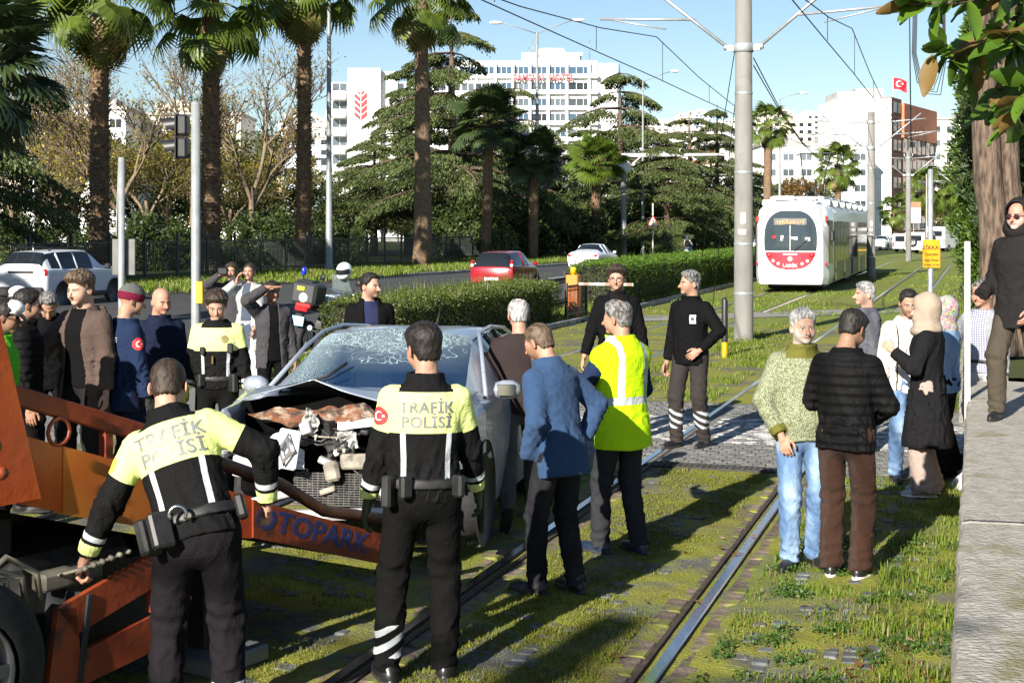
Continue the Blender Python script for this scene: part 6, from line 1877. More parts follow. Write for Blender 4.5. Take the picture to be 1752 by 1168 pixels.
# yellow notice on a post beside the crossing
Yd = 30.0; b0 = at(1592, Yd, 0); u = Yd / F
root = empty('notice_sign', b0); tag(root, 'yellow warning notice with black writing on a grey post by the rails', 'sign')
mb = MB(); mb.lathe([(.055, 0), (.055, ztop(290, Yd)), (0, ztop(290, Yd) + .01)], 12); mb.build('post', GALV, root)
mb = MB(); mb.box((0, -.075, ztop(434, Yd)), (30 * u, .02, 48 * u), bev=.008); mb.build('board', YELLOW, root)
for k, (tx, sz, py) in enumerate((('DİKKAT', .115, 424), ('Geçişte', .085, 435), ('Raylı Sistem', .066, 445), ('Aracına Yol Ver', .050, 453))):
 text_obj('lettering', tx, sz, BLACKP, root, (0, -.090, ztop(py, Yd)), (R(90), 0, 0), ext=.001, bold=.0012)
mb = MB(); mb.box((-.03, .2, ztop(352, Yd)), (.30, .02, ztop(300, Yd) - ztop(408, Yd)), rot=(0, 0, R(76))); mb.build('edge_on_board', mat('purplish sign back', (.36, .29, .27), .6, var=.2, scale=3), root)
# white post at the wall end
Yw = 12.6; b0 = at(1655, Yw, 0)
root = empty('white_post', b0); tag(root, 'square white post with a foot plate at the end of the stone wall', 'post')
mb = MB(); mb.box((0, 0, ztop(413, Yw) / 2), (.043, .043, ztop(413, Yw)), bev=.004); mb.build('shaft', WHITEP, root)
mb = MB(); mb.add([(-.14, -.1, .0), (.14, -.1, .0), (.14, .1, .0), (-.14, .1, .0), (-.03, -.03, .16), (.03, -.03, .16), (.03, .03, .16), (-.03, .03, .16)], [(0, 1, 5, 4), (1, 2, 6, 5), (2, 3, 7, 6), (3, 0, 4, 7)]); mb.build('foot', WHITEP, root)
# barrier
Yo = 35.2; b0 = at(981, Yo, .0); zo = ztop(470, Yo)
ORANGE = mat('orange barrier paint', (.72, .19, .02), .5, var=.08, scale=4, dirt=((.20, .028, .015), 7, .61))
root = empty('barrier_machine', b0, R(-20)); tag(root, 'scratched orange barrier cabinet with a yellow beacon between the hedges', 'barrier')
mb = MB(); mb.box((0, 0, zo / 2 + .02), (.30, .30, zo - .04), bev=.015); mb.build('cabinet', ORANGE, root)
mb = MB(); mb.box((0, -.002, .22), (.306, .306, .30), bev=.015); mb.build('lower_panel', mat('dark red worn paint', (.22, .03, .018), .6, var=.3, scale=9), root)
mb = MB(); mb.lathe([(.055, zo - .02), (.055, zo + .03), (.075, zo + .03), (.075, zo + .17), (.06, zo + .19), (0, zo + .19)], 14); mb.build('beacon', mat('yellow beacon', (.65, .42, .01), .3), root)
BAR = mat('barrier arm white', (.36, .34, .31), .6, var=.2, scale=9)
mb = MB(); mb.box((.80, -.05, zo - .22), (1.5, .05, .07)); mb.build('arm', BAR, root)
for i in range(3):
 mb = MB(); mb.box((.35 + i * .55, -.077, zo - .22), (.14, .01, .066)); mb.build('arm_stripe', mat('faded red stripe', (.32, .14, .10), .6), root)
# black and yellow bollard behind the guard
b0 = G(1240, 612); root = empty('bollard', b0); tag(root, 'black bollard with yellow foot behind the man in the black guard jacket', 'bollard')
mb = MB(); mb.lathe([(.055, .28), (.055, 1.02), (.04, 1.06), (0, 1.07)], 12); mb.build('shaft', BLACKP, root)
mb = MB(); mb.lathe([(.057, 0), (.057, .28)], 12); mb.build('yellow_band', YELLOW, root)
# yellow stop block on the far track and far signs
mb = MB(); b0 = T(-3.4, 92, 0); mb.tube([(0, 0, .9), (.9, 0, .9), (.9, 0, .0)], .06, 6); o = mb.build('rail_stop', YELLOW, None, b0); tag(o, 'small yellow bar frame on the grass between the tracks', 'barrier')
b0 = at(1563, 150); root = empty('information_board', b0); tag(root, 'white and brown information board beyond the third pole', 'sign')
mb = MB(); mb.box((0, 0, ztop(365, 150)), (1.5, .08, 2.2)); mb.build('board', WHITEP, root); mb = MB(); mb.box((0, -.05, ztop(352, 150)), (1.5, .04, .6)); mb.build('header', mat('brown header', (.35, .18, .10), .6), root)
mb = MB(); mb.tube([(0, 0, 0), (0, 0, ztop(380, 150))], .06, 6); mb.build('post', GALVP, root)
b0 = at(1300, 160); root = empty('bus_stop_sign', b0); tag(root, 'small blue sign and striped board left of the tram', 'sign')
mb = MB(); mb.box((0, 0, ztop(372, 160)), (.55, .08, 1.3)); mb.build('board', mat('sign blue', (.02, .18, .45), .5), root); mb = MB(); mb.tube([(0, 0, 0), (0, 0, ztop(365, 160))], .06, 6); mb.build('post', GALVP, root)
# ------------------------------------------------------------------ vehicles
TYRE = mat('tyre rubber', (.014, .014, .015), .85, var=.3, scale=20)
RIM = mat('alloy rim', (.42, .42, .43), .35, metal=.8, var=.1)
CARGL = glass('car glass', (.012, .016, .02), .03, .88)
LAMPR = mat('red tail lamp', (.38, .012, .015), .15, coat=1.0, var=.1)
LAMPW = mat('clear lamp', (.55, .56, .56), .12, coat=1.0)
PLATE = mat('number plate', (.75, .76, .78), .4, var=.03)
TRIM = mat('black trim', (.015, .015, .016), .55)
CHROME = mat('chrome', (.6, .6, .62), .12, metal=1.0, var=.03)
def wheel_mesh(r, w, spokes=5):
 mb = MB()
 mb.lathe([(r * .62, -w / 2), (r * .9, -w / 2), (r, -w * .36), (r, w * .36), (r * .9, w / 2), (r * .62, w / 2)], 24, ax='y')
 t = mb.mesh('tyre', TYRE)
 mb = MB()
 mb.lathe([(r * .62, -w * .40), (r * .58, -w * .46), (r * .52, -w * .2), (r * .50, w * .3)], 24, ax='y'); mb.lathe([(0, -w * .36), (r * .14, -w * .36), (r * .16, -w * .1)], 12, ax='y')
 for k in range(spokes):
  a = 2 * math.pi * k / spokes; mb.box((r * .34, -w * .30, 0), (r * .46, w * .14, r * .13), M=Euler((0, a, 0)).to_matrix().to_4x4())
 rm = mb.mesh('rim', RIM)
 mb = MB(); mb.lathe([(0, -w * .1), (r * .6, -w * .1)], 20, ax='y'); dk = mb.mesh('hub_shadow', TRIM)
 return t, rm, dk
def car_sections(stn, sub=4):
 """interpolated stations: x, zb, zs, zt, wb, ws, wt"""
 a = np.array(stn, dtype=float); out = []; src = []
 n = len(a)
 for i in range(n - 1):
  p0, p1, p2, p3 = a[max(i - 1, 0)], a[i], a[i + 1], a[min(i + 2, n - 1)]
  for k in range(sub):
   t = k / sub
   c = .5 * ((2 * p1) + (-p0 + p2) * t + (2 * p0 - 5 * p1 + 4 * p2 - p3) * t * t + (-p0 + 3 * p1 - 3 * p2 + p3) * t ** 3)
   lin = p1 * (1 - t) + p2 * t
   out.append(c * .55 + lin * .45); src.append(i)
 out.append(a[-1]); src.append(n - 1)
 return out, src
def car_ring(s):
 x, zb, zs, zt, wb, ws, wt = s
 g = zt - zs
 pts = [(wb - .12, zb), (wb - .015, zb + .02), (wb, zb + .10), (ws * .995, (zb + zs) * .5), (ws, zs - .12), (ws - .012, zs - .02), (ws - .05, zs + .012)]
 for f in (.33, .66): pts.append(((ws - .05) * (1 - f) + wt * f + .012, zs + .012 + (g - .05) * f))
 pts += [(wt, zt - min(.05, g * .5)), (wt - .05, zt - .012), (wt * .55, zt + .004), (0, zt + .012)]
 return [(x, y, z) for (y, z) in pts]
def car_body(stn, windows, sub=4):
 """windows: name -> (list of (interval range, seg range)); returns meshes of (V,F) for body and each window and side"""
 secs, src = car_sections(stn, sub)
 rings = [car_ring(s) for s in secs]; k = len(rings[0])
 V = []
 for r_ in rings:
  V += [(p[0], p[1], p[2]) for p in r_] + [(p[0], -p[1], p[2]) for p in r_]
 faces = {'body': []}
 for i in range(len(rings) - 1):
  for j in range(k - 1):
   for sd in (0, 1):
    a = i * 2 * k + sd * k + j; b = a + 2 * k
    f = (a, b, b + 1, a + 1) if sd == 0 else (a, a + 1, b + 1, b)
    key = 'body'
    for nm, (i0, i1, j0, j1, both) in windows.items():
     if i0 <= src[i] < i1 and j0 <= j < j1: key = nm + ('' if both else (':l' if sd == 0 else ':r'))
    faces.setdefault(key, []).append(f)
 # ends and floor
 for e in (0, len(rings) - 1):
  c = [e * 2 * k + j for j in range(k)] + [e * 2 * k + k + j for j in range(k - 1, -1, -1)]
  faces['body'].append(tuple(c))
 return V, faces
def sub_mesh(name, V, F_, m, push=0.0):
 used = sorted({i for f in F_ for i in f}); mp = {o: n for n, o in enumerate(used)}
 me = bpy.data.meshes.new(name); me.from_pydata([V[i] for i in used], [], [tuple(mp[i] for i in f) for f in F_]); me.materials.append(m)
 me.polygons.foreach_set('use_smooth', np.ones(len(F_), dtype=bool))
 bm = bmesh.new(); bm.from_mesh(me); bmesh.ops.remove_doubles(bm, verts=bm.verts, dist=.0005); bmesh.ops.recalc_face_normals(bm, faces=bm.faces)
 bm.to_mesh(me); bm.free()
 try: me.set_sharp_from_angle(angle=R(38))
 except Exception: pass
 return me
def make_car(name, label, loc, rz, stn, windows, paint, wheels, rwheel, track, extras=None, sub=4, group=None, spokes=5, tilt=(0, 0), pillars=()):
 root = empty(name, loc, rz); root.rotation_euler = (tilt[0], tilt[1], rz); tag(root, label, 'car', group)
 V, faces = car_body(stn, windows, sub)
 for key, F_ in faces.items():
  nm = key.split(':')[0]
  if nm == 'body': obj('body', sub_mesh('body', V, F_, paint), root)
  else: obj(nm, sub_mesh(nm, V, F_, CARGL if 'wind' in nm or 'glass' in nm else TRIM), root)
 t, rm, dk = wheel_mesh(rwheel, .2, spokes)
 for wx in wheels:
  for s in (-1, 1):
   w = obj('wheel', t, root, (wx, s * (track - .10), rwheel)); w.rotation_euler = (0, 0, 0 if s < 0 else math.pi)
   obj('rim', rm, w); obj('hub_shadow', dk, w)
   mb = MB(); mb.lathe([(0, 0), (rwheel + .055, 0), (rwheel + .055, .012)], 24, ax='y'); a = mb.build('wheel_arch', TRIM, root, (wx, s * (track + .004) - (.012 if s > 0 else 0), rwheel + .01))
   a.scale = (1, 1 if s > 0 else -1, 1)
 for xp in pillars:
  a = np.array(stn); f = lambda c: float(np.interp(xp, a[:, 0], a[:, c]))
  for s in (-1, 1): mb = MB(); mb.tube([(xp, s * (f(5) - .045), f(2)), (xp - .03, s * (f(6) + .012), f(3) - .05)], .036, 6); mb.build('door_pillar', paint if xp != 0.0 else TRIM, root)
 if extras: extras(root)
 return root
def pbox(root, name, m, c, d, rot=None, bev=.02):
 mb = MB(); mb.box(c, d, rot=rot, bev=bev); return mb.build(name, m, root)
# stations: x, zb, zs, zt, wb, ws, wt  (x forward)
SEDAN = [(-2.28, .34, .86, .96, .66, .74, .60), (-2.22, .26, .90, 1.05, .78, .84, .66), (-1.75, .20, .93, 1.10, .84, .88, .64), (-1.35, .20, .94, 1.16, .85, .885, .60), (-.72, .20, .93, 1.42, .86, .89, .52), (-.1, .20, .92, 1.455, .86, .89, .545), (.45, .20, .91, 1.40, .86, .89, .54), (1.15, .20, .90, 1.04, .86, .88, .62), (1.75, .20, .84, .95, .85, .87, .60), (2.15, .24, .74, .84, .78, .80, .56), (2.3, .34, .62, .70, .62, .66, .50)]
SEDW = {'rear_window': (3, 4, 9, 13, True), 'windshield': (6, 7, 9, 13, True), 'side_window': (4, 5, 6, 9, False), 'side_window_front': (5, 6, 6, 9, False), 'quarter_window': (3, 4, 7, 9, False)}
HATCH = [(-1.72, .34, .80, .88, .60, .70, .62), (-1.69, .24, .85, .93, .72, .79, .66), (-1.60, .20, .94, 1.18, .76, .80, .60), (-1.38, .19, .95, 1.42, .79, .81, .53), (-1.0, .19, .95, 1.455, .80, .82, .54), (-.35, .19, .93, 1.475, .80, .82, .56), (.25, .19, .92, 1.43, .80, .82, .55), (.95, .19, .90, 1.06, .80, .81, .60), (1.35, .20, .80, .94, .78, .80, .58), (1.68, .28, .66, .74, .66, .70, .50)]
HATW = {'rear_window': (1, 3, 8, 13, True), 'windshield': (6, 7, 9, 13, True), 'side_window': (3, 5, 6, 9, False), 'side_window_front': (5, 6, 6, 9, False)}
SUV = [(-2.12, .40, 1.02, 1.12, .72, .80, .68), (-2.08, .28, 1.06, 1.24, .82, .86, .66), (-2.0, .24, 1.08, 1.45, .86, .89, .62), (-1.82, .23, 1.09, 1.58, .88, .90, .60), (-1.35, .22, 1.08, 1.62, .88, .905, .61), (-.55, .22, 1.06, 1.64, .88, .905, .62), (.25, .22, 1.05, 1.60, .88, .90, .62), (.95, .22, 1.04, 1.17, .88, .90, .68), (1.55, .24, 1.00, 1.10, .87, .89, .68), (2.0, .28, .90, 1.00, .80, .84, .60), (2.12, .38, .74, .82, .68, .74, .55)]
SUVW = {'rear_window': (1, 3, 8, 13, True), 'windshield': (6, 7, 9, 13, True), 'quarter_window': (3, 4, 6, 9, False), 'side_window': (4, 5, 6, 9, False), 'side_window_front': (5, 6, 6, 9, False)}
WHITECAR = mat('white car paint', (.70, .71, .73), .25, coat=.6, var=.03, scale=2)
WHITESUV = mat('pale silver white car paint', (.60, .63, .68), .25, coat=.6, var=.03, scale=2)
REDCAR = mat('dark red car paint', (.26, .008, .016), .22, coat=.8, var=.05, scale=2)
def ex_sedan(root):
 for s in (-1, 1):
  pbox(root, 'tail_lamp', LAMPR, (-2.235, s * .60, .86), (.10, .40, .12), rot=(0, 0, s * .18), bev=.03)
  pbox(root, 'mirror', WHITECAR, (.72, s * .97, 1.0), (.12, .18, .13), bev=.04)
 pbox(root, 'number_plate', PLATE, (-2.30, 0, .80), (.02, .52, .11), bev=.004); pbox(root, 'rear_valance', TRIM, (-2.20, 0, .30), (.18, 1.2, .16))
 pbox(root, 'bumper', WHITECAR, (-2.26, 0, .52), (.12, 1.5, .30), bev=.05)
def ex_hatch(root):
 for s in (-1, 1):
  pbox(root, 'tail_lamp', LAMPR, (-1.60, s * .735, 1.0), (.13, .12, .34), rot=(0, -.25, 0), bev=.04)
  mb = MB(); mb.lathe([(0, -.012), (.05, -.01), (.06, 0)], 12, ax='x'); mb.build('reversing_lamp', LAMPW, root, (-1.672, s * .735, .98))
  pbox(root, 'mirror', REDCAR, (.62, s * .90, 1.0), (.12, .18, .13), bev=.04)
 pbox(root, 'number_plate', PLATE, (-1.735, 0, .50), (.02, .52, .11), bev=.004); pbox(root, 'bumper', REDCAR, (-1.66, 0, .46), (.16, 1.40, .34), bev=.06); pbox(root, 'rear_valance', TRIM, (-1.64, 0, .27), (.16, 1.2, .12))
def ex_suv(root):
 for s in (-1, 1):
  pbox(root, 'tail_lamp', LAMPR, (-2.06, s * .79, .98), (.12, .17, .24), bev=.05); pbox(root, 'lamp_centre', LAMPW, (-2.12, s * .79, .98), (.03, .09, .12), bev=.02)
  pbox(root, 'mirror', TRIM, (.80, s * 1.0, 1.12), (.13, .2, .17), bev=.04)
  mb = MB(); mb.tube([(-1.6, s * .60, 1.63), (-1.45, s * .60, 1.71), (-.2, s * .62, 1.72), (.3, s * .62, 1.64)], .028, 6); mb.build('roof_rail', TRIM, root)
 pbox(root, 'number_plate', PLATE, (-2.14, 0, .86), (.02, .52, .11), bev=.004); pbox(root, 'bumper', TRIM, (-2.08, 0, .42), (.2, 1.6, .3), bev=.06); pbox(root, 'tailgate_trim', TRIM, (-2.115, 0, 1.0), (.03, .9, .07), bev=.01)
 pbox(root, 'sill_trim', TRIM, (0, .89, .30), (2.4, .04, .14)); pbox(root, 'sill_trim', TRIM, (0, -.89, .30), (2.4, .04, .14))
hd = math.pi / 2 - TANG   # heading along the road
def at_rear(px, Y, L): 
 """centre of a car whose rear right corner shows at pixel column px at depth Y"""
 c = Vector(((px - CX) / F * Y, Y, 0)) + TD * L / 2 - TN * .85; return c
make_car('suv', 'white crossover car with black roof rails at the left road edge', at_rear(78, 41.5, 4.2), hd, SUV, SUVW, WHITESUV, (-1.30, 1.32), .34, .90, ex_suv, group=None, pillars=(-1.35, -.55))
make_car('hatchback', 'dark red small hatchback driving away behind the dull hedge', at_rear(880, 50, 3.4), hd, HATCH, HATW, REDCAR, (-1.10, 1.15), .28, .815, ex_hatch, pillars=(-.35,))
sed = make_car('sedan', 'white sedan driving away on the road above the orange barrier', at_rear(1024, 74, 4.5), hd, SEDAN, SEDW, WHITECAR, (-1.35, 1.33), .32, .885, ex_sedan, pillars=(-.1, -.72))
for k, (px, Y, lab, rot) in enumerate(((1512, 150, 'white sedan far off beside the second pole', .25), (1308, 118, 'pale car half hidden left of the tram', .1), (1706, 175, 'pale car at the far right behind the guard', .2))):
 c = copy_tree(sed); c.location = at(px, Y, 0.02); c.rotation_euler = (0, 0, hd - rot); c['label'] = lab; c['group'] = 'distant cars'
# vans far off
def van(label, loc, rz, L=5.4, Ht=2.4, W=1.95, m=WHITECAR):
 root = empty('van', loc, rz); tag(root, label, 'van')
 prof = [(-L / 2, .35), (-L / 2, Ht * .93), (-L / 2 + .15, Ht), (L / 2 - 1.5, Ht), (L / 2 - .75, Ht * .62), (L / 2 - .1, Ht * .48), (L / 2, .35)]
 mb = MB(); mb.prism(prof, -W / 2, W / 2, ax='y'); mb.build('body', m, root)
 pbox(root, 'rear_window', CARGL, (-L / 2 - .01, 0, Ht * .72), (.03, W * .7, .5), bev=.0); pbox(root, 'windshield', CARGL, (L / 2 - 1.08, 0, Ht * .80), (.03, W * .85, 1.0), rot=(0, -.72, 0), bev=.0)
 for s in (-1, 1):
  pbox(root, 'tail_lamp', LAMPR, (-L / 2 - .01, s * W * .45, Ht * .42), (.04, .12, .5)); pbox(root, 'side_window', CARGL, (L / 2 - 1.55, s * (W / 2 + .005), Ht * .72), (.9, .02, .5), bev=0)
 t, rm, dk = wheel_mesh(.34, .22)
 for wx in (-L / 2 + 1.0, L / 2 - 1.0):
  for s in (-1, 1): w = obj('wheel', t, root, (wx, s * (W / 2 - .05), .34)); w.rotation_euler = (0, 0, 0 if s < 0 else math.pi); obj('rim', rm, w)
 return root
van('white delivery van far off right of the yellow sign', at(1618, 140, .02), hd - .35)
van('small white pickup-like van far off behind the third pole', at(1556, 135, .02), hd - .3, 4.2, 1.75, 1.75)
van('pale van far off at the right end of the road', at(1735, 190, .02), hd - .2, 5, 2.3)
# jeep with a spare wheel
root = van('white off-roader with its spare wheel behind the yellow sign', at(1578, 128, .02), hd - .3, 4.0, 1.9, 1.8)
t, rm, dk = wheel_mesh(.36, .2); w = obj('spare_wheel', t, root, (-2.12, .1, 1.0)); w.rotation_euler = (0, 0, -math.pi / 2); obj('rim', rm, w)
# ---- the wrecked car
def silver_wreck():
 m = mat('dented blue-grey car paint', (.30, .34, .40), .30, metal=.35, coat=.5, col2=(.36, .40, .46), scale=1.4, bump=.010, bscale=3.5, dirt=((.20, .20, .19), 9, .60))
 return m
WPAINT = silver_wreck()
WPAINT2 = mat('scraped white panel', (.70, .71, .72), .35, coat=.3, var=.05, dirt=((.12, .12, .12), 7, .60))
def crack_glass():
 m = bpy.data.materials.new('shattered windscreen'); m.use_nodes = True
 nt = m.node_tree; L = nt.links.new; b = nt.nodes['Principled BSDF']
 b.inputs['Base Color'].default_value = (.008, .026, .07, 1); b.inputs['Roughness'].default_value = .04; b.inputs['Specular IOR Level'].default_value = .7; b.inputs['IOR'].default_value = 2.1
 tc = N(nt, 'ShaderNodeTexCoord')
 sp = N(nt, 'ShaderNodeSeparateXYZ'); L(tc.outputs['Object'], sp.inputs[0])
 nz = N(nt, 'ShaderNodeTexNoise'); nz.inputs['Scale'].default_value = 2.2; nz.inputs['Detail'].default_value = 3; L(tc.outputs['Object'], nz.inputs['Vector'])
 def crack(scale, wdt, stretch):
  mp = N(nt, 'ShaderNodeMapping'); mp.inputs['Scale'].default_value = stretch; L(tc.outputs['Object'], mp.inputs[0])
  ad = N(nt, 'ShaderNodeVectorMath', operation='ADD'); L(mp.outputs[0], ad.inputs[0]); L(nz.outputs['Color'], ad.inputs[1])
  vo = N(nt, 'ShaderNodeTexVoronoi', feature='DISTANCE_TO_EDGE'); vo.inputs['Scale'].default_value = scale; L(ad.outputs[0], vo.inputs['Vector'])
  lt = N(nt, 'ShaderNodeMath', operation='LESS_THAN'); lt.inputs[1].default_value = wdt; L(vo.outputs['Distance'], lt.inputs[0]); return lt.outputs[0]
 c1 = crack(6.5, .012, (1, .45, 1.6)); c2 = crack(26, .045, (1, .6, 1)); c3 = crack(75, .12, (1, 1, 1))
 # the upper band is crazed; the image-left corner is frosted with granules
 band = N(nt, 'ShaderNodeMapRange'); band.inputs[1].default_value = 1.12; band.inputs[2].default_value = 1.34; L(sp.outputs['Z'], band.inputs[0])
 bn = N(nt, 'ShaderNodeMath', operation='MULTIPLY'); L(band.outputs[0], bn.inputs[0]); L(nz.outputs[0], bn.inputs[1])
 g1 = N(nt, 'ShaderNodeMath', operation='GREATER_THAN'); g1.inputs[1].default_value = .20; L(bn.outputs[0], g1.inputs[0])
 g2 = N(nt, 'ShaderNodeMath', operation='GREATER_THAN'); g2.inputs[1].default_value = .40; L(bn.outputs[0], g2.inputs[0])
 side = N(nt, 'ShaderNodeMapRange'); side.inputs[1].default_value = -.30; side.inputs[2].default_value = -.62; L(sp.outputs['Y'], side.inputs[0])
 def mul(a, b_):
  q = N(nt, 'ShaderNodeMath', operation='MULTIPLY'); L(a, q.inputs[0]); 
  if isinstance(b_, float): q.inputs[1].default_value = b_
  else: L(b_, q.inputs[1])
  return q.outputs[0]
 def mx_(a, b_):
  q = N(nt, 'ShaderNodeMath', operation='MAXIMUM'); L(a, q.inputs[0]); L(b_, q.inputs[1]); return q.outputs[0]
 mask = mx_(mul(c1, mul(g1.outputs[0], .40)), mx_(mul(c2, mul(g2.outputs[0], .45)), mul(c3, mul(side.outputs[0], .4))))
 hz = mul(mul(bn.outputs[0], .22), 1.0)
 mask = mx_(mask, hz)
 df = N(nt, 'ShaderNodeBsdfDiffuse'); df.inputs[0].default_value = (.62, .78, .76, 1)
 tr = N(nt, 'ShaderNodeBsdfTransparent'); tr.inputs[0].default_value = (.62, .74, .78, 1)
 m1 = N(nt, 'ShaderNodeMixShader'); m1.inputs[0].default_value = .80; L(tr.outputs[0], m1.inputs[1]); L(b.outputs[0], m1.inputs[2])
 m2 = N(nt, 'ShaderNodeMixShader'); L(mask, m2.inputs[0]); L(m1.outputs[0], m2.inputs[1]); L(df.outputs[0], m2.inputs[2])
 L(m2.outputs[0], nt.nodes['Material Output'].inputs[0])
 return m
CRACK = crack_glass()
WST = [(-2.12, .36, .95, 1.06, .62, .70, .58), (-2.05, .24, .98, 1.14, .76, .82, .60), (-1.85, .20, .99, 1.26, .84, .88, .58), (-1.5, .19, .98, 1.40, .87, .90, .55), (-.95, .19, .97, 1.455, .88, .905, .58), (-.30, .19, .96, 1.47, .88, .905, .60), (.30, .19, .95, 1.43, .88, .905, .60), (1.08, .19, .95, 1.02, .88, .90, .70), (1.45, .30, .93, .99, .87, .89, .70)]
WSW = {'rear_window': (1, 3, 9, 13, True), 'windshield': (6, 7, 9, 13, True), 'side_window': (3, 5, 6, 9, False), 'side_window_front': (5, 6, 6, 9, False)}
RUST = mat('rusty crumpled steel', (.15, .055, .022), .75, col2=(.30, .25, .19), scale=9, contrast=(.46, .62), bump=.012, bscale=30, dirt=((.025, .015, .011), 8, .50))
GRIME = mat('grimy engine metal', (.07, .068, .065), .6, metal=.3, var=.5, scale=12)
BEIGE = mat('dusty beige bracket', (.24, .215, .175), .75, var=.3, scale=12, bump=.004, bscale=40, dirt=((.05, .045, .04), 9, .52))
PALE = mat('pale plastic shard', (.40, .40, .385), .6, var=.15, scale=8)
ENGBLK = mat('black engine plastic', (.018, .018, .019), .5, var=.3, scale=12)
SEAT = mat('grey seat fabric', (.26, .26, .25), .9, var=.15, scale=12)
wyaw = math.atan2(-1, -.17)   # nose towards the camera
wroot = empty('wrecked_car', (-.86, 11.35, .05)); wroot.rotation_euler = (0, R(-3.2), wyaw)
tag(wroot, 'wrecked grey hatchback with crushed front and shattered windscreen', 'car')
V, faces = car_body(WST, WSW, 4)
rn_ = np.random.default_rng(3); Vn = np.array(V, dtype=np.float32)
dent = .022 * waves(Vn, 91, .8, 6) + .012 * waves(Vn, 92, .3, 5); Vn[:, 2] += np.where(Vn[:, 2] > 1.30, dent * 1.2 - .010, 0); Vn[:, 1] += dent * np.where(Vn[:, 2] < .95, .9, .3) * np.sign(Vn[:, 1])
V = [tuple(p) for p in Vn]
bulk = faces['body'].pop(); obj('bulkhead', sub_mesh('bulkhead', V, [bulk], mat('sooty black', (.004, .004, .004), .95, spec=.05)), wroot)  # near-black bulkhead: shade under the bonnet put into the colour
for key, F_ in faces.items():
 nm = key.split(':')[0]
 if nm == 'body': obj('body', sub_mesh('body', V, F_, WPAINT), wroot)
 elif nm == 'windshield': obj('windshield', sub_mesh(nm, V, F_, CRACK), wroot)
 else: obj(nm, sub_mesh(nm, V, F_, CARGL), wroot)
t, rm, dk = wheel_mesh(.31, .2, 7)
for wx, wz in ((-1.30, .31), (1.30, .33)):
 for s in (-1, 1):
  w = obj('wheel', t, wroot, (wx, s * .79, wz)); w.rotation_euler = (0, 0, (0 if s < 0 else math.pi) + (.2 if wx > 0 else 0)); obj('rim', rm, w); obj('hub_shadow', dk, w)
  mb = MB(); mb.lathe([(0, 0), (.37, 0), (.37, .012)], 24, ax='y'); a = mb.build('wheel_arch', TRIM, wroot, (wx, s * .908 - (.012 if s > 0 else 0), .33)); a.scale = (1, s, 1)
def dent_grid(name, m, fn, nu=22, nv=12, parent=wroot, smooth=True):
 V = [fn(i / nu, j / nv) for j in range(nv + 1) for i in range(nu + 1)]
 FS = [(j * (nu + 1) + i, j * (nu + 1) + i + 1, (j + 1) * (nu + 1) + i + 1, (j + 1) * (nu + 1) + i) for j in range(nv) for i in range(nu)]
 me = bpy.data.meshes.new(name); me.from_pydata(V, [], FS); me.materials.append(m); me.polygons.foreach_set('use_smooth', np.full(len(FS), smooth))
 o = obj(name, me, parent); md = o.modifiers.new('thickness', 'SOLIDIFY'); md.thickness = .006; return o
def nz1(u, v, s): return math.sin(u * 9 + s) * .5 + math.sin(v * 11 + u * 7 + s * 2) * .35 + math.sin(u * 23 + v * 17 + s) * .2
def hood(u, v):
 y = (u - .5) * 1.62; tent = max(0, 1 - abs(y + .22) / .72)
 x = 1.06 + .72 * v - .10 * v * abs(y)
 return (x, y, 1.015 + .03 * v - .15 * v * v * (1 - tent) + .075 * v * tent + .012 * nz1(u, v, 1))
dent_grid('bonnet', WPAINT, hood, 30, 14)
def under(u, v):
 y = (u - .5) * 1.42 - .02; c = 1 - (2 * u - 1) ** 2
 return (1.62 + .26 * v * c + .05 * c, y, .86 + .09 * (1 - v) * (.2 + .8 * abs(math.sin(u * 9.2))) * c - .06 * v * c + .035 * nz1(u * 3, v * 3, 4) * c)
dent_grid('bonnet_inner_panel', RUST, under, 40, 10, smooth=False)
# engine bay box; the shade of the hollow is put into its colour
BAYSHADE = mat('sooty black', (.004, .004, .004), .95, spec=.05)
pbox(wroot, 'engine_bay', BAYSHADE, (1.35, 0, .52), (.9, 1.45, .42), bev=.05)
pbox(wroot, 'fender', WPAINT, (1.58, -.84, .76), (.62, .09, .34), rot=(0, .06, .10), bev=.04); pbox(wroot, 'fender', WPAINT, (1.55, .84, .74), (.60, .09, .36), rot=(0, .05, -.06), bev=.04)
pbox(wroot, 'scuttle', TRIM, (1.08, 0, .985), (.16, 1.35, .03), bev=.01)
# torn front: remains of the white bumper at the image left with the badge
def bump(u, v):
 y = -.74 + .56 * u; x = 1.98 + .10 * math.sin(u * 2.6) - .12 * (1 - u) ** 2 + .022 * nz1(u * 1.5, v * 2, 7)
 return (x, y, .46 + .32 * v * (1 - .35 * abs(math.sin(u * 4.1 + .4))) + .018 * nz1(u, v, 8) + .10 * u * (1 - v))
dent_grid('bumper_remains', WPAINT2, bump, 16, 8, smooth=False)
def bump2(u, v):
 y = .02 + .62 * u; return (1.96 + .05 * math.sin(u * 5), y, .80 + .055 * v + .03 * math.sin(u * 3) + .015 * nz1(u, v, 3))
dent_grid('bumper_strip', WPAINT2, bump2, 12, 3, smooth=False)
mb = MB(); d0 = [(0, .115), (.062, 0), (0, -.115), (-.062, 0)]; d1 = [(0, .06), (.026, 0), (0, -.06), (-.026, 0)]
Vv = [(.0, p[0], p[1]) for p in d0] + [(.03, p[0] * .80, p[1] * .82) for p in d0] + [(.03, p[0], p[1]) for p in d1] + [(.0, p[0], p[1]) for p in d1]
FS = [(a * 4 + k, a * 4 + (k + 1) % 4, a * 4 + 4 + (k + 1) % 4, a * 4 + 4 + k) for a in range(3) for k in range(4)]
mb.add(Vv, FS); mb.build('badge', CHROME, wroot, (2.15, -.27, .68), (R(-8), 0, R(-4)))
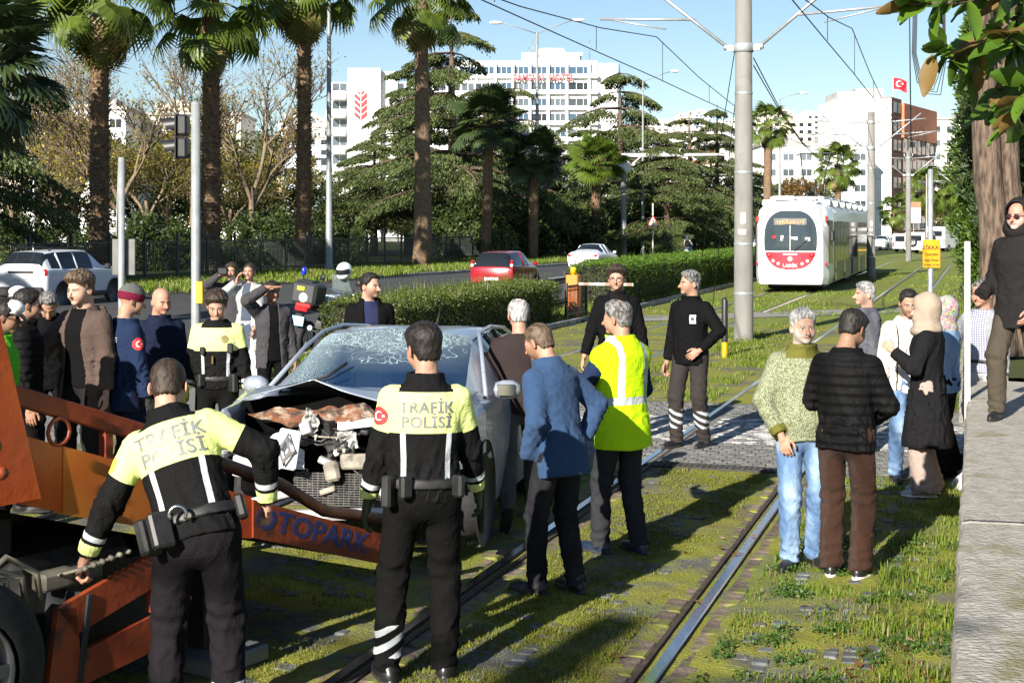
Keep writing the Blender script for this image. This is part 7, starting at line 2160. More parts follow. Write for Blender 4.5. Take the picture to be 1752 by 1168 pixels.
pbox(wroot, 'badge_ground', WPAINT2, (2.115, -.27, .68), (.03, .15, .26), rot=(R(-8), 0, R(-4)))
rj = random.Random(21)
for k in range(85):
 m_ = rj.choice((GRIME, ENGBLK, BEIGE, PALE, GRIME, ENGBLK, GRIME, ENGBLK, ENGBLK)); 
 pbox(wroot, 'engine_piece', m_, (1.82 + rj.uniform(-.12, .15), rj.uniform(-.28, .74), rj.uniform(.30, .82)), (rj.uniform(.02, .10), rj.uniform(.015, .13), rj.uniform(.015, .11)), rot=(rj.uniform(-.6, .6), rj.uniform(-.4, .4), rj.uniform(-.5, .5)), bev=.008)
for k in range(11):
 cy, cz, cx = rj.uniform(-.35, .66), rj.uniform(.36, .86), 1.94 + rj.uniform(-.05, .10); wy, wz = rj.uniform(.08, .22), rj.uniform(.06, .16); sd = rj.uniform(0, 9); ro_ = rj.uniform(-.7, .7)
 dent_grid('torn_panel', rj.choice((WPAINT2, GRIME, WPAINT, ENGBLK, PALE, GRIME)), lambda u, v: (cx + .05 * nz1(u * 2, v * 2, sd) + .06 * (u - .5), cy + wy * ((u - .5) * math.cos(ro_) - (v - .5) * math.sin(ro_) * .6) + .012 * nz1(v * 3, u, sd), cz + wz * ((v - .5) * math.cos(ro_) + (u - .5) * math.sin(ro_) * 1.2) + .014 * nz1(u * 3, v, sd + 2)), 8, 6, smooth=False)
for k in range(8):
 y0 = rj.uniform(-.4, .5); z0 = rj.uniform(.5, .85)
 mb = MB(); mb.tube([(1.9 + rj.uniform(0, .08), y0, z0), (1.97, y0 + .12, z0 + rj.uniform(-.05, .06)), (1.96, y0 + .26, z0 + rj.uniform(-.08, .08)), (1.9, y0 + .40, z0 + rj.uniform(-.1, .1))], .007, 5); mb.build('hose', rj.choice((ENGBLK, ENGBLK, GRIME, GRIME, BEIGE)), wroot)
pbox(wroot, 'crash_beam', BEIGE, (1.98, .20, .60), (.06, .30, .10), rot=(.05, 0, -.08), bev=.015); pbox(wroot, 'crash_box', BEIGE, (2.0, .0, .53), (.08, .10, .13), rot=(.2, 0, .1), bev=.02)
pbox(wroot, 'headlamp_carrier', PALE, (1.96, .46, .60), (.07, .16, .26), rot=(.15, 0, -.2), bev=.02); pbox(wroot, 'headlamp_carrier', BEIGE, (1.95, .60, .44), (.08, .12, .22), rot=(0, 0, -.3), bev=.02)
mb = MB()
for k in range(14): mb.box((1.94, .08, .30 + k * .016), (.02, .72, .006))
for k in range(20): mb.box((1.935, -.26 + k * .036, .405), (.012, .006, .22))
mb.build('radiator_grille', GRIME, wroot)
pbox(wroot, 'lower_bumper', PALE, (1.98, .08, .25), (.10, .9, .07), rot=(.06, 0, 0), bev=.02); pbox(wroot, 'lower_bumper_shard', PALE, (2.0, -.45, .34), (.05, .34, .05), rot=(.25, 0, .1), bev=.01)
pbox(wroot, 'headlamp', LAMPW, (1.93, -.74, .72), (.16, .20, .16), bev=.05)
for y0, sgn in ((-.35, 1), (.25, 1)):
 mb = MB(); mb.tube([(1.14, y0 - .30, 1.02), (1.02, y0, 1.10), (.90, y0 + .12, 1.20)] if y0 < 0 else [(1.12, y0 - .05, 1.02), (1.06, y0 + .35, 1.045)], .012, 5); mb.build('wiper', TRIM, wroot)
for s in (-1, 1):
 mb = MB(); mb.lathe([(.0, -.10), (.055, -.085), (.075, -.03), (.075, .04), (.05, .09), (0, .10)], 12, Matrix.Diagonal((.8, 1, .95, 1)), ax='y'); mb.build('mirror', WPAINT, wroot, (.82, s * .965, 1.02), (0, 0, s * .2))
 if s > 0: pbox(wroot, 'mirror_glass', CHROME, (.885, .97, 1.02), (.008, .13, .085), rot=(0, 0, .2), bev=.004)
 pbox(wroot, 'door_handle', WPAINT, (-.25, s * .915, .86), (.18, .03, .03), bev=.01)
 mb = MB(); mb.tube([(.98, s * .84, .97), (.45, s * .70, 1.30), (.20, s * .63, 1.42), (-.3, s * .625, 1.465), (-1.0, s * .61, 1.45), (-1.5, s * .585, 1.395)], .017, 6); mb.build('roof_trim', WPAINT, wroot)
 mb = MB(); mb.tube([(-.32, s * .90, .97), (-.32, s * .635, 1.44)], .028, 6); mb.build('door_pillar', TRIM, wroot)
 o = pbox(wroot, 'front_seat', SEAT, (-.05, s * .38, .82), (.16, .48, .62), rot=(0, -.22, 0), bev=.07); pbox(wroot, 'headrest', SEAT, (-.16, s * .38, 1.20), (.10, .26, .18), bev=.04)
mb = MB(); mb.tube([(.52 + .05 * math.cos(a), .38 + .19 * math.cos(a), .92 + .17 * math.sin(a)) for a in np.linspace(0, 6.283, 17)], .016, 6, cap=False); mb.build('steering_wheel', TRIM, wroot)
pbox(wroot, 'dashboard', TRIM, (.80, 0, .88), (.42, 1.35, .14), bev=.05); pbox(wroot, 'rear_view_mirror', TRIM, (.42, 0, 1.30), (.03, .22, .06), bev=.01)
mb = MB(); mb.tube([(-1.1, 0, 1.46), (-1.25, 0, 1.62)], .008, 5); mb.lathe([(.03, 0), (.0, .05)], 8, Matrix.Translation((-1.1, 0, 1.45))); mb.build('aerial', TRIM, wroot)
# ---- orange tow truck
OR = mat('chipped orange truck paint', (.36, .045, .010), .42, col2=(.46, .085, .010), scale=2.0, bump=.003, bscale=20, dirt=((.07, .022, .014), 4.5, .615), contrast=(.4, .6))
ORY = mat('faded yellow orange paint', (.50, .17, .02), .45, col2=(.42, .07, .010), scale=1.6, dirt=((.07, .03, .015), 6, .63))
ORD = mat('deep red orange steel', (.17, .024, .008), .5, col2=(.25, .045, .010), scale=3, bump=.004, bscale=18, dirt=((.05, .02, .015), 5, .58))
STEELD = mat('dark oily steel', (.028, .027, .027), .55, metal=.4, var=.4, scale=9)
HOSE = mat('dusty hydraulic pipe', (.15, .14, .11), .55, var=.25, scale=12)
BLUEL = mat('blue stencil paint', (.018, .030, .13), .6, var=.2, scale=12)
td = Vector((.55, .835, 0)).normalized(); trz = math.atan2(td.y, td.x)
troot = empty('tow_truck', (-1.94, 6.6, 0), trz); tag(troot, 'orange tow truck with tilted bed, its side board lettered OTOPARK', 'truck')
# local frame: x along the truck to its rear, y across away from the camera, z up
def zt_(s): return 1.25 - .345 * s
def beam(name, s0, s1, y0, y1, h0, h1, m, dz=0.0):
 mb = MB(); V = []
 for s_, h_ in ((s0, h0), (s1, h1)):
  for y in (y0, y1):
   for z in (zt_(s_) + dz - h_, zt_(s_) + dz): V.append((s_, y, z))
 mb.add(V, [(0, 1, 3, 2), (4, 6, 7, 5), (0, 4, 5, 1), (2, 3, 7, 6), (1, 5, 7, 3), (0, 2, 6, 4)]); return mb.build(name, m, troot)
beam('side_beam', -3.2, -.18, 0, .07, .36, .30, OR)
beam('side_beam', -.178, .62, -.004, .066, .31, .27, ORY)
beam('side_beam', .622, 1.04, 0, .07, .27, .22, OR)
beam('lettered_board', 1.042, 2.30, -.012, .05, .20, .175, ORD, -.015)
beam('far_side_beam', -3.2, 2.3, 1.75, 1.82, .34, .18, OR)
beam('deck', -3.2, 2.25, .07, 1.75, .10, .08, STEELD, -.10)
ang = math.atan(.345)
me = text_mesh('OTOPARK', .20, .0004, bold=.005); me.materials.clear(); me.materials.append(BLUEL)
o = obj('lettering', me, troot); o.matrix_local = Matrix.Translation((1.52, -.0132, zt_(1.52) - .105)) @ Euler((0, ang, 0)).to_matrix().to_4x4() @ Euler((R(90), 0, 0)).to_matrix().to_4x4(); 
o.scale = (1.05, .78, 1)
# upper rail with its posts, and the bent tube that runs on over the board
mb = MB(); mb.box((0, 0, 0), (1.30, .06, .085), bev=.006); o = mb.build('upper_rail', ORD, troot, (.16, .035, zt_(.16) + .17), (0, ang, 0))
for s_ in (.10, .72):
 pbox(troot, 'rail_post', ORD, (s_, .035, zt_(s_) + .06), (.05, .05, .20), bev=.004)
mb = MB(); mb.tube([(-.22, .05, zt_(-.22) + .05 + .05 * math.sin(a)) if False else (-.20 + .06 * math.cos(a), .0, zt_(-.2) + .06 + .06 * math.sin(a)) for a in np.linspace(0, 6.283, 13)], .010, 6, cap=False); mb.build('lashing_ring', ORD, troot)
mb = MB(); mb.tube([(.60, .12, zt_(.6) + .15), (1.0, .12, zt_(1.0) + .14), (1.4, .12, zt_(1.4) + .12), (1.75, .12, zt_(1.75) + .04), (2.1, .12, zt_(2.1) + .07), (2.3, .12, zt_(2.3) + .09)], .035, 8); mb.build('bent_tube_rail', mat('rusty brown tube', (.085, .035, .02), .55, var=.4, scale=9), troot)
# column at the left
mb = MB(); V = [(-.86, -.03, 1.10), (-.32, -.03, 1.10), (-.32, .30, 1.10), (-.86, .30, 1.10), (-1.10, -.03, 2.16), (-.60, -.03, 2.16), (-.60, .30, 2.16), (-1.10, .30, 2.16)]
mb.add(V, [(0, 1, 5, 4), (1, 2, 6, 5), (2, 3, 7, 6), (3, 0, 4, 7), (4, 5, 6, 7), (0, 3, 2, 1)]); mb.build('crane_column', OR, troot)
pbox(troot, 'crane_boom', OR, (-2.3, .14, 2.12), (2.4, .26, .26), bev=.02)
for k in range(7):
 mb = MB(); mb.lathe([(.03, -.045), (.026, -.06), (0, -.065)], 8, ax='y'); mb.build('bolt', ORD, troot, (-.56 - .035 * k, -.03, 1.25 + .12 * k))
# lower chassis: side frame with cut-outs, levers, pipes, mudflap, wheels
def plate(name, poly, m, y=0.0, t=.03):
 mb = MB(); mb.prism(poly, y, y + t, ax='y'); return mb.build(name, m, troot)
plate('side_frame', [(-.30, .62), (.36, .78), (.50, .66), (-.20, .48)], ORD, -.12)
plate('side_frame', [(-.20, .24), (-.16, .40), (.50, .50), (.44, .33), (.30, .30)], ORD, -.12)
plate('side_frame', [(-.36, .24), (-.30, .62), (-.20, .60), (-.16, .24)], ORD, -.12)
plate('side_frame', [(.24, .48), (.24, .68), (.30, .70), (.30, .50)], ORD, -.115)
pbox(troot, 'chassis', STEELD, (-2.4, .95, .62), (5.6, .9, .24), bev=.02)
pbox(troot, 'oil_tank', STEELD, (.02, .5, .55), (.7, .7, .5), bev=.05)
pbox(troot, 'tool_locker', STEELD, (-1.15, 1.0, .58), (1.9, 1.4, .82), bev=.03); pbox(troot, 'subframe', STEELD, (.55, 1.0, .42), (.5, 1.4, .50), bev=.03)  # boxes added to block the low sun and darken the ground under the bed
for k in range(6):
 mb = MB(); mb.tube([(-.20 + .045 * k, .04, .72), (-.16 + .05 * k, -.13, .77 + .006 * k)], .008, 6); mb.lathe([(.0, -.015), (.012, -.01), (.014, .01), (0, .02)], 8, Matrix.Translation((-.16 + .05 * k, -.13, .77 + .006 * k)), ax='y'); mb.build('control_lever', HOSE, troot)
for k in range(3):
 mb = MB(); mb.tube([(-.85 + .1 * k, -.05, .60), (-.85 + .1 * k, -.05, .74 + .03 * k), (-.72 + .1 * k, -.05, .82 + .03 * k), (-.52 + .08 * k, -.05, .78), (-.50 + .08 * k, -.05, .66)], .014, 8); mb.build('hydraulic_pipe', HOSE, troot)
pbox(troot, 'valve_block', HOSE, (-.10, .06, .70), (.34, .10, .08), bev=.012)
pbox(troot, 'mudflap', mat('rubber flap', (.012, .014, .017), .75, var=.2), (-.16, .04, .42), (.03, .34, .46), rot=(0, R(8), 0), bev=.004)
t, rm, dk = wheel_mesh(.42, .26, 6); trim_ = rm.copy(); trim_.materials[0] = mat('grimy truck rim', (.09, .09, .10), .5, metal=.5, var=.3)  # darker copy of the rim; shade around the truck put into its colour
for (wx, wy) in ((-.80, -.04), (-.80, 1.75), (-4.0, .05), (-4.0, 1.75)):
 w = obj('wheel', t, troot, (wx, wy, .42)); w.rotation_euler = (0, 0, 0 if wy < 1 else math.pi); obj('rim', trim_, w); obj('hub_shadow', dk, w)
mb = MB(); mb.box((.95, .25, .26), (.14, .14, .70), bev=.01); mb.build('outrigger_leg', STEELD, troot)
pbox(troot, 'outrigger_foot', mat('grey jack foot', (.16, .17, .18), .5, metal=.3, var=.2), (.95, .15, .05), (.42, .34, .09), bev=.015)
# cab, out of frame
mb = MB(); mb.prism([(-5.3, .5), (-5.35, 1.25), (-5.05, 2.25), (-3.75, 2.3), (-3.65, .5)], 0, 1.9, ax='y'); mb.build('cab', WHITECAR, troot)
pbox(troot, 'cab_window', CARGL, (-4.5, -.01, 1.75), (.9, .03, .55), bev=.0); pbox(troot, 'cab_window', CARGL, (-5.22, .95, 1.78), (.03, 1.6, .7), rot=(0, .29, 0), bev=0)
# ---- motorcycle
BLUEP = mat('blue and white tank', (.06, .14, .34), .3, coat=.6, col2=(.55, .58, .62), scale=3, contrast=(.48, .52))
a_ = -.134; Ym = 26.6
mroot = empty('police_motorcycle', (a_ * Ym, Ym, 0), hd - R(2)); mroot.rotation_euler = (R(8), 0, hd - R(2)); tag(mroot, 'police motorcycle with black top box and white helmet behind the hedge', 'motorcycle')
t, rm, dk = wheel_mesh(.31, .14, 5)
for wx in (-.72, .72):
 w = obj('wheel', t, mroot, (wx, 0, .31)); obj('rim', rm, w)
pbox(mroot, 'top_box', mat('black top box', (.028, .03, .033), .4, var=.15, scale=6), (-.78, 0, 1.12), (.46, .50, .40), rot=(0, .08, 0), bev=.05); pbox(mroot, 'box_lid_handle', TRIM, (-.85, 0, 1.35), (.26, .3, .03), bev=.01)
mb = MB(); mb.lathe([(0, 0), (.085, .0), (.085, .012)], 16, ax='x'); mb.build('round_badge', WHITEP, mroot, (-1.022, -.02, 1.06)); pbox(mroot, 'yellow_label', mat('yellow label', (.6, .6, .02), .5), (-1.02, .05, 1.22), (.012, .15, .07), bev=.01)
pbox(mroot, 'tail_lamp', LAMPR, (-1.0, 0, .86), (.06, .26, .10), bev=.02); pbox(mroot, 'rack_bag', REDB, (-.96, -.02, .92), (.10, .30, .08), bev=.02)
pbox(mroot, 'number_plate', mat('pale blue plate', (.25, .55, .72), .4), (-1.08, 0, .64), (.02, .24, .17), rot=(0, .15, 0), bev=.004); pbox(mroot, 'mudguard', TRIM, (-.98, 0, .70), (.22, .16, .06), rot=(0, .6, 0), bev=.02)
pbox(mroot, 'seat', TRIM, (-.28, 0, .86), (.70, .28, .12), bev=.05); pbox(mroot, 'engine', GRIME, (.05, 0, .45), (.46, .30, .40), bev=.06); pbox(mroot, 'tank', BLUEP, (.22, 0, .92), (.52, .32, .26), bev=.10); pbox(mroot, 'fairing', mat('white fairing', (.66, .68, .70), .3, coat=.5), (.50, 0, .86), (.22, .36, .30), bev=.08)
mb = MB(); mb.tube([(-.5, -.2, .42), (-1.05, -.24, .55)], .05, 8); mb.build('exhaust', CHROME, mroot)
mb = MB(); mb.tube([(.72, .08, .31), (.50, .08, 1.02)], .03, 6); mb.tube([(.72, -.08, .31), (.50, -.08, 1.02)], .03, 6); mb.build('fork', CHROME, mroot)
mb = MB(); mb.tube([(.28, -.40, 1.10), (.42, -.2, 1.13), (.46, 0, 1.08), (.42, .2, 1.13), (.28, .40, 1.10)], .016, 6); mb.build('handlebar', CHROME, mroot)
dent_grid('windscreen', glass('pale screen', (.3, .34, .34), .05, .35), lambda u, v: (.58 - .22 * v, (u - .5) * (.44 - .1 * v), 1.08 + .34 * v), 6, 5, mroot)
mb = MB(); mb.tube([(-.55, .26, .80), (-.58, .26, 1.42)], .014, 6); mb.build('beacon_pole', CHROME, mroot); mb = MB(); mb.lathe([(.04, 1.42), (.05, 1.44), (.05, 1.52), (.03, 1.56), (0, 1.57)], 10, Matrix.Translation((-.58, .26, 0))); mb.build('blue_beacon', mat('blue beacon lens', (.01, .03, .45), .2, coat=.6), mroot)
for s in (-1, 1): mb = MB(); mb.tube([(.40, s * .30, 1.12), (.42, s * .36, 1.28)], .008, 5); mb.lathe([(0, -.012), (.06, -.01), (.06, .01), (0, .012)], 12, Matrix.Translation((.42, s * .38, 1.32)), ax='x'); mb.build('mirror', TRIM, mroot)
# helmet hung on the bar
hroot = empty('helmet', mroot.matrix_world @ Vector((0, 0, 0))); 
hp_ = Vector((a_ * Ym, Ym, 0)) + Vector((math.cos(hd), math.sin(hd), 0)) * .42 + Vector((.26, -.1, 1.50)); hroot.location = hp_; hroot.rotation_euler = (R(-14), 0, R(158)); tag(hroot, 'white full-face helmet with dark visor resting on the motorcycle handlebar', 'helmet')
def helm(q):
 d = ell(q, (0, 0, 0), (.145, .175, .155)); d = smin(d, ell(q, (0, .07, -.085), (.115, .115, .075)), .04); d = smax(d, -.145 - q[:, 2], .02); return d
Vh, Qh = surfnet(helm, (-.2, -.22, -.2), (.2, .24, .2), .014)
put(hroot, 'shell', Vh, Qh, WHITECAR, 1.0)
Vv, Qv = surfnet(lambda q: np.maximum(helm(q) - .006, np.maximum(np.abs(q[:, 2] - .0 + .1 * q[:, 1] * 0) - .052, .045 - q[:, 1])), (-.2, -.02, -.1), (.2, .24, .1), .011)
put(hroot, 'visor', Vv, Qv, glass('dark visor', (.015, .017, .02), .05, 1.0), 1.0)
# ---- tram
TW = mat('white tram shell', (.72, .73, .72), .3, coat=.4, var=.03, scale=1, dirt=((.60, .59, .55), 1.2, .62))
TR_ = mat('red tram nose', (.50, .022, .04), .32, coat=.4, var=.05)
TB = mat('tram black glazing', (.012, .014, .016), .06, var=.2, spec=.6)
TG = mat('tram grey roof', (.42, .43, .43), .4, var=.1, scale=2)
tv0 = 51.3
trm = empty('tram', T(-6.3, tv0, 0), math.pi / 2 - TANG); tag(trm, 'white tram with red nose showing the destination TEKKEKÖY', 'tram')
# local: x backwards along the tram, y to its right as seen here negative; front face at x = 0
W2, HT, ZB = 1.30, 3.32, .28
def tsec(x, f, zt, zb=ZB):
 w = W2 * f
 return [(x, -w * .94, zb), (x, -w, zb + .25), (x, -w, 1.3), (x, -w, 2.45), (x, -w * .94, zt - .35), (x, -w * .72, zt - .07), (x, 0, zt), (x, w * .72, zt - .07), (x, w * .94, zt - .35), (x, w, 2.45), (x, w, 1.3), (x, w, zb + .25), (x, w * .94, zb)]
LT = 24.0
mb = MB(); mb.loft([tsec(.00, .80, 2.75, .40), tsec(.10, .90, 3.05, .32), tsec(.35, .97, 3.24), tsec(.8, 1, HT), tsec(1.6, 1, HT), tsec(2.3, 1, HT)], closed=False)
mb.f.append([0 + i for i in range(13)]); mb.m.append(0); mb.sm.append(False); mb.build('cab_shell', TW, trm)
mb = MB(); mb.loft([tsec(2.3, .985, HT - .03), tsec(LT, .985, HT - .03)], closed=False); mb.f.append([13 + i for i in range(13)]); mb.m.append(0); mb.sm.append(False); mb.build('car_body', TW, trm)
# front face: curved sheet of given outline, standing just off the shell
def face_x(y, z):
 return -.20 - .06 + .16 * (abs(y) / 1.1) ** 2.2 + .12 * max(0, (z - 1.6) / 1.4) ** 2 + .05 * max(0, (.9 - z)) ** 2
def face_patch(name, m, inside, off, nx=34, nz=60, zr=(.30, 3.15)):
 V = []; FS = []; idx = {}
 ys = np.linspace(-1.18, 1.18, nx + 1); zs = np.linspace(zr[0], zr[1], nz + 1)
 for j, z in enumerate(zs):
  L = [y for y in np.linspace(-1, 1, nx + 1)]
  w0 = inside(z)
  if w0 is None: continue
  row = []
  for i, u in enumerate(L):
   y = w0[0] + (w0[1] - w0[0]) * (u + 1) / 2; V.append((face_x(y, z) - off, y, z)); row.append(len(V) - 1)
  idx[j] = row
 for j in range(nz):
  if j in idx and j + 1 in idx:
   for i in range(nx): FS.append((idx[j][i], idx[j][i + 1], idx[j + 1][i + 1], idx[j + 1][i]))
 me = bpy.data.meshes.new(name); me.from_pydata(V, [], FS); me.materials.append(m); me.polygons.foreach_set('use_smooth', np.ones(len(FS), dtype=bool)); return obj(name, me, trm)
def hull(z):
 w = 1.13 if z < 2.2 else 1.13 - .28 * ((z - 2.2) / .95) ** 1.8
 if z < .55: w = 1.13 - .05 * (.55 - z) / .25
 return (-w, w)
face_patch('front_panel', TW, hull, 0.0)
# skirt that closes the gap between the front sheet and the shell
mb = MB(); zs = np.linspace(.30, 3.15, 40)
for s in (-1, 1):
 ring0 = [(face_x(hull(z)[1], z), s * hull(z)[1], z) for z in zs]; ring1 = [(.42, s * min(1.29, hull(z)[1] + .16), z) for z in zs]
 mb.loft([ring0, ring1], closed=False)
top0 = [(face_x(y, 3.15), y, 3.15) for y in np.linspace(-.85, .85, 12)]; top1 = [(.55, y * 1.2, 3.27) for y in np.linspace(-.85, .85, 12)]; mb.loft([top0, top1], closed=False)
bot0 = [(face_x(y, .30), y, .30) for y in np.linspace(-1.08, 1.08, 12)]; bot1 = [(.5, y * 1.1, .30) for y in np.linspace(-1.08, 1.08, 12)]; mb.loft([bot0, bot1], closed=False)
mb.build('front_side_panel', TW, trm)
oc, orz, ory = 1.88, 1.06, .93
def oval(z):
 t = (z - oc) / orz
 if abs(t) >= 1: return None
 w = ory * (1 - abs(t) ** 2.6) ** (1 / 2.6); return (-w, w)
face_patch('red_panel', TR_, lambda z: oval(z) if z < 1.475 else None, .012)
def wsh(): return glass('tram windscreen', (.05, .07, .085), .04, .62)
face_patch('windscreen', wsh(), lambda z: oval(z) if z > 1.455 else None, .014)
face_patch('windscreen_backing', mat('cab interior dark', (.03, .035, .045), .8, var=.4, scale=3), lambda z: oval(z) if z > 1.47 else None, .006)
mb = MB(); mb.box((0, 0, 0), (.02, 1.15, .24), bev=.01); mb.build('destination_display', mat('display panel', (.16, .17, .165), .5), trm, (face_x(.3, 2.52) - .035, 0, 2.52), (0, R(-9), 0))
text_obj('lettering', 'TEKKEKÖY', .23, mat('orange led letters', (.75, .20, .06), .5, emit=((1.0, .25, .05), .6)), trm, (face_x(.3, 2.52) - .052, 0, 2.515), (R(90), 0, R(-90)), ext=.001, spacing=1.05, sx=.86)
text_obj('lettering', 'LADİK', .16, WHITEP, trm, (face_x(.0, .96) - .03, 0, .955), (R(90), 0, R(-90)), ext=.001, bold=.004, spacing=1.1)
mb = MB(); mb.lathe([(0, -.012), (.085, -.01), (.085, 0)], 16, ax='x'); mb.build('emblem', WHITEP, trm, (face_x(0, 1.2) - .014, 0, 1.2)); pbox(trm, 'white_stripe', WHITEP, (face_x(0, 1.36) - .016, 0, 1.36), (.01, .5, .04), bev=0)
for s in (-1, 1):
 for (yy, zz, r_, m_) in ((.74, 1.33, .085, LAMPR), (.60, 1.13, .062, CHROME), (.42, 1.03, .062, CHROME), (.93, .52, .06, CHROME), (.95, .82, .035, CHROME)):
  mb = MB(); mb.lathe([(0, -.03), (r_ * .8, -.025), (r_, 0)], 14, ax='x'); mb.build('headlamp' if m_ is CHROME else 'signal_lamp', m_ if m_ is not CHROME else LAMPW, trm, (face_x(yy, zz) - .014, s * yy, zz))
 pbox(trm, 'corner_lamp', LAMPR, (.22, s * 1.22, 2.62), (.2, .10, .22), bev=.03); pbox(trm, 'corner_reflector', LAMPR, (.12, s * 1.225, 1.02), (.2, .06, .12), bev=.02)
 pbox(trm, 'wing_mirror', TRIM, (.18, s * 1.42, 2.02), (.12, .16, .42), bev=.05)
 pbox(trm, 'cab_side_window', TB, (.92, s * 1.305, 1.80), (1.25, .02, 1.55), bev=.0)
mb = MB(); mb.tube([(face_x(.2, 1.5) - .04, -.15, 1.47), (face_x(.5, 1.9) - .05, -.62, 1.90)], .012, 5); mb.build('wiper', TRIM, trm)
mb = MB(); mb.box((face_x(0, 2.0) - .022, .0, 1.95), (.006, .03, .9)); mb.build('centre_strut', TG, trm)
for (yy, zz, d, m_) in ((.52, 1.98, (.01, .24, .1), LAMPR), (.28, 1.93, (.01, .1, .2), WHITEP), (-.12, 1.93, (.01, .28, .10), WHITEP), (-.55, 1.9, (.01, .3, .14), PALE)):
 pbox(trm, 'cab_fitting', m_, (face_x(yy, zz) - .010, yy, zz), d, bev=.003)
for s in (-1, 1):
 x = 2.45; k = 0
 while x < LT - 1.3:
  w_ = 1.28 if k % 3 else .9
  pbox(trm, 'side_window' if k % 3 else 'door', TB, (x + w_ / 2, s * 1.295, 1.80 if k % 3 else 1.45), (w_, .02, 1.5 if k % 3 else 2.15), bev=0); x += w_ + .07; k += 1
 pbox(trm, 'lower_side_panel', TW if s > 0 else mat('tram dark side film', (.05, .05, .045), .3, var=.5, scale=1.2), (2.4 + (LT - 2.6) / 2, s * 1.288, .68), (LT - 2.6, .014, .70), bev=0)
for k in range(7):
 pbox(trm, 'roof_fairing', TG, (3.0 + k * 3.0, 0, HT + .06), (2.6, 2.0, .16), bev=.06)
 pbox(trm, 'roof_rib', TW, (1.45 + k * 3.0, 0, HT - .10), (.10, 2.46, .22), bev=.04)
pbox(trm, 'roof_box', TW, (1.0, .35, HT + .06), (.9, .8, .14), bev=.03); pbox(trm, 'roof_box', TW, (1.0, -.55, HT + .03), (.7, .5, .10), bev=.03)
for k in range(3): pbox(trm, 'bogie', TRIM, (2.4 + k * 9.2, 0, .30), (2.2, 2.0, .42), bev=.05)
mb = MB(); px_ = 8.0
mb.tube([(px_, 0, HT), (px_ + .2, 0, HT + .9)], .05, 6); mb.tube([(px_, -.25, HT + .1), (px_ - .5, -.45, HT + 1.2), (px_ + .2, -.62, HT + 2.0)], .03, 6); mb.tube([(px_, .25, HT + .1), (px_ - .5, .45, HT + 1.2), (px_ + .2, .62, HT + 2.0)], .03, 6); mb.tube([(px_ + .2, -.8, HT + 1.96), (px_ + .2, -.6, HT + 2.05), (px_ + .2, .6, HT + 2.05), (px_ + .2, .8, HT + 1.96)], .03, 6)
mb.build('pantograph', TRIM, trm)
# ------------------------------------------------------------------ the people
HV = (.64, .72, .26); HVG = (.26, .66, .04); REFL = (.40, .43, .45)
POLJ = cloth('police jacket black with pale hi-vis yoke', (.008, .008, .0085), HV, REFL, .75)
POLP = cloth('police trousers dark', (.012, .0105, .013), None, REFL, .85)
POLP2 = cloth('police trousers black', (.006, .006, .006), None, REFL, .85)
BLK = cloth('black cloth', (.0055, .0055, .006))
BLKQ = cloth('black quilted cloth', (.0065, .0065, .007), pattern='quilt', rough=.6)
CHAR = cloth('charcoal cloth', (.017, .016, .0165), None, REFL)
DGREY = cloth('dark grey jacket cloth', (.050, .047, .052))
NAVY = cloth('navy cloth', (.014, .024, .058), None, None)
NAVYD = cloth('dark navy cloth', (.010, .014, .032))
BROWNJ = cloth('brown parka cloth', (.085, .060, .050))
BROWNS = cloth('dark brown knit', (.030, .022, .022))
FLEECE = cloth('blue fleece', (.030, .060, .125), rough=.95, sheen=.05)
VESTM = cloth('yellow hi-vis vest', (.44, .70, .010), None, REFL, .6)
GREENH = cloth('green hi-vis cloth', (.09, .40, .02), None, REFL, .6)
KNIT = cloth('green speckled knit', (.11, .13, .06), c1=(.12, .115, .026), pattern='knit', rough=.95)
JEANS = cloth('washed blue jeans', (.085, .15, .27), pattern='denim')
JEANSK = cloth('black jeans', (.015, .015, .017), pattern='denim', c3=(.036, .036, .040))
JEANSG = cloth('grey jeans', (.075, .073, .072), pattern='denim', c3=(.13, .125, .12))
CORD = cloth('brown corduroy', (.045, .022, .015), pattern='cord', sheen=.04)
GREYT = cloth('dark grey trousers', (.028, .029, .033))
OLIVET = cloth('olive brown trousers', (.060, .050, .038))
PALET = cloth('pale grey trousers', (.36, .37, .39))
CREAM = cloth('cream white jacket', (.56, .52, .45), c1=(.02, .02, .02))
WHITET = cloth('white t-shirt', (.55, .57, .62))
COATG = cloth('pale grey wool coat', (.33, .34, .33), rough=.95)
COATK = cloth('black wool coat', (.011, .011, .012), rough=.95)
GREYJ = cloth('slate jacket', (.085, .088, .105))
PLAID = cloth('blue checked shirt', (.10, .11, .19), pattern='plaid', c3=(.50, .50, .55))
PLAIDR = cloth('red checked shirt', (.16, .015, .03), pattern='plaid', c3=(.05, .01, .03))
POLO = cloth('navy polo shirt', (.020, .024, .062))
BEIGEW = cloth('mauve beige trousers', (.30, .235, .205))
SCARF = cloth('beige headscarf', (.30, .245, .19))
FLOWER = cloth('flowered headscarf', (.20, .12, .08), pattern='flower')
DENIMJ = cloth('blue denim jacket', (.10, .17, .29), pattern='denim')
LEATH = mat('belt leather', (.012, .012, .012), .5, var=.3, scale=20)
STEEL = mat('bright steel', (.55, .56, .58), .25, metal=1.0)
REDPATCH = mat('red round patch', (.62, .03, .03), .6, var=.05)
WHITEPT = mat('white embroidery', (.75, .75, .74), .7, var=.03)
GREYTX = mat('grey reflective letters', (.17, .18, .19), .5, var=.08)
NIGHT = glass('sunglass lens', (.04, .012, .02), .05, 1.0)
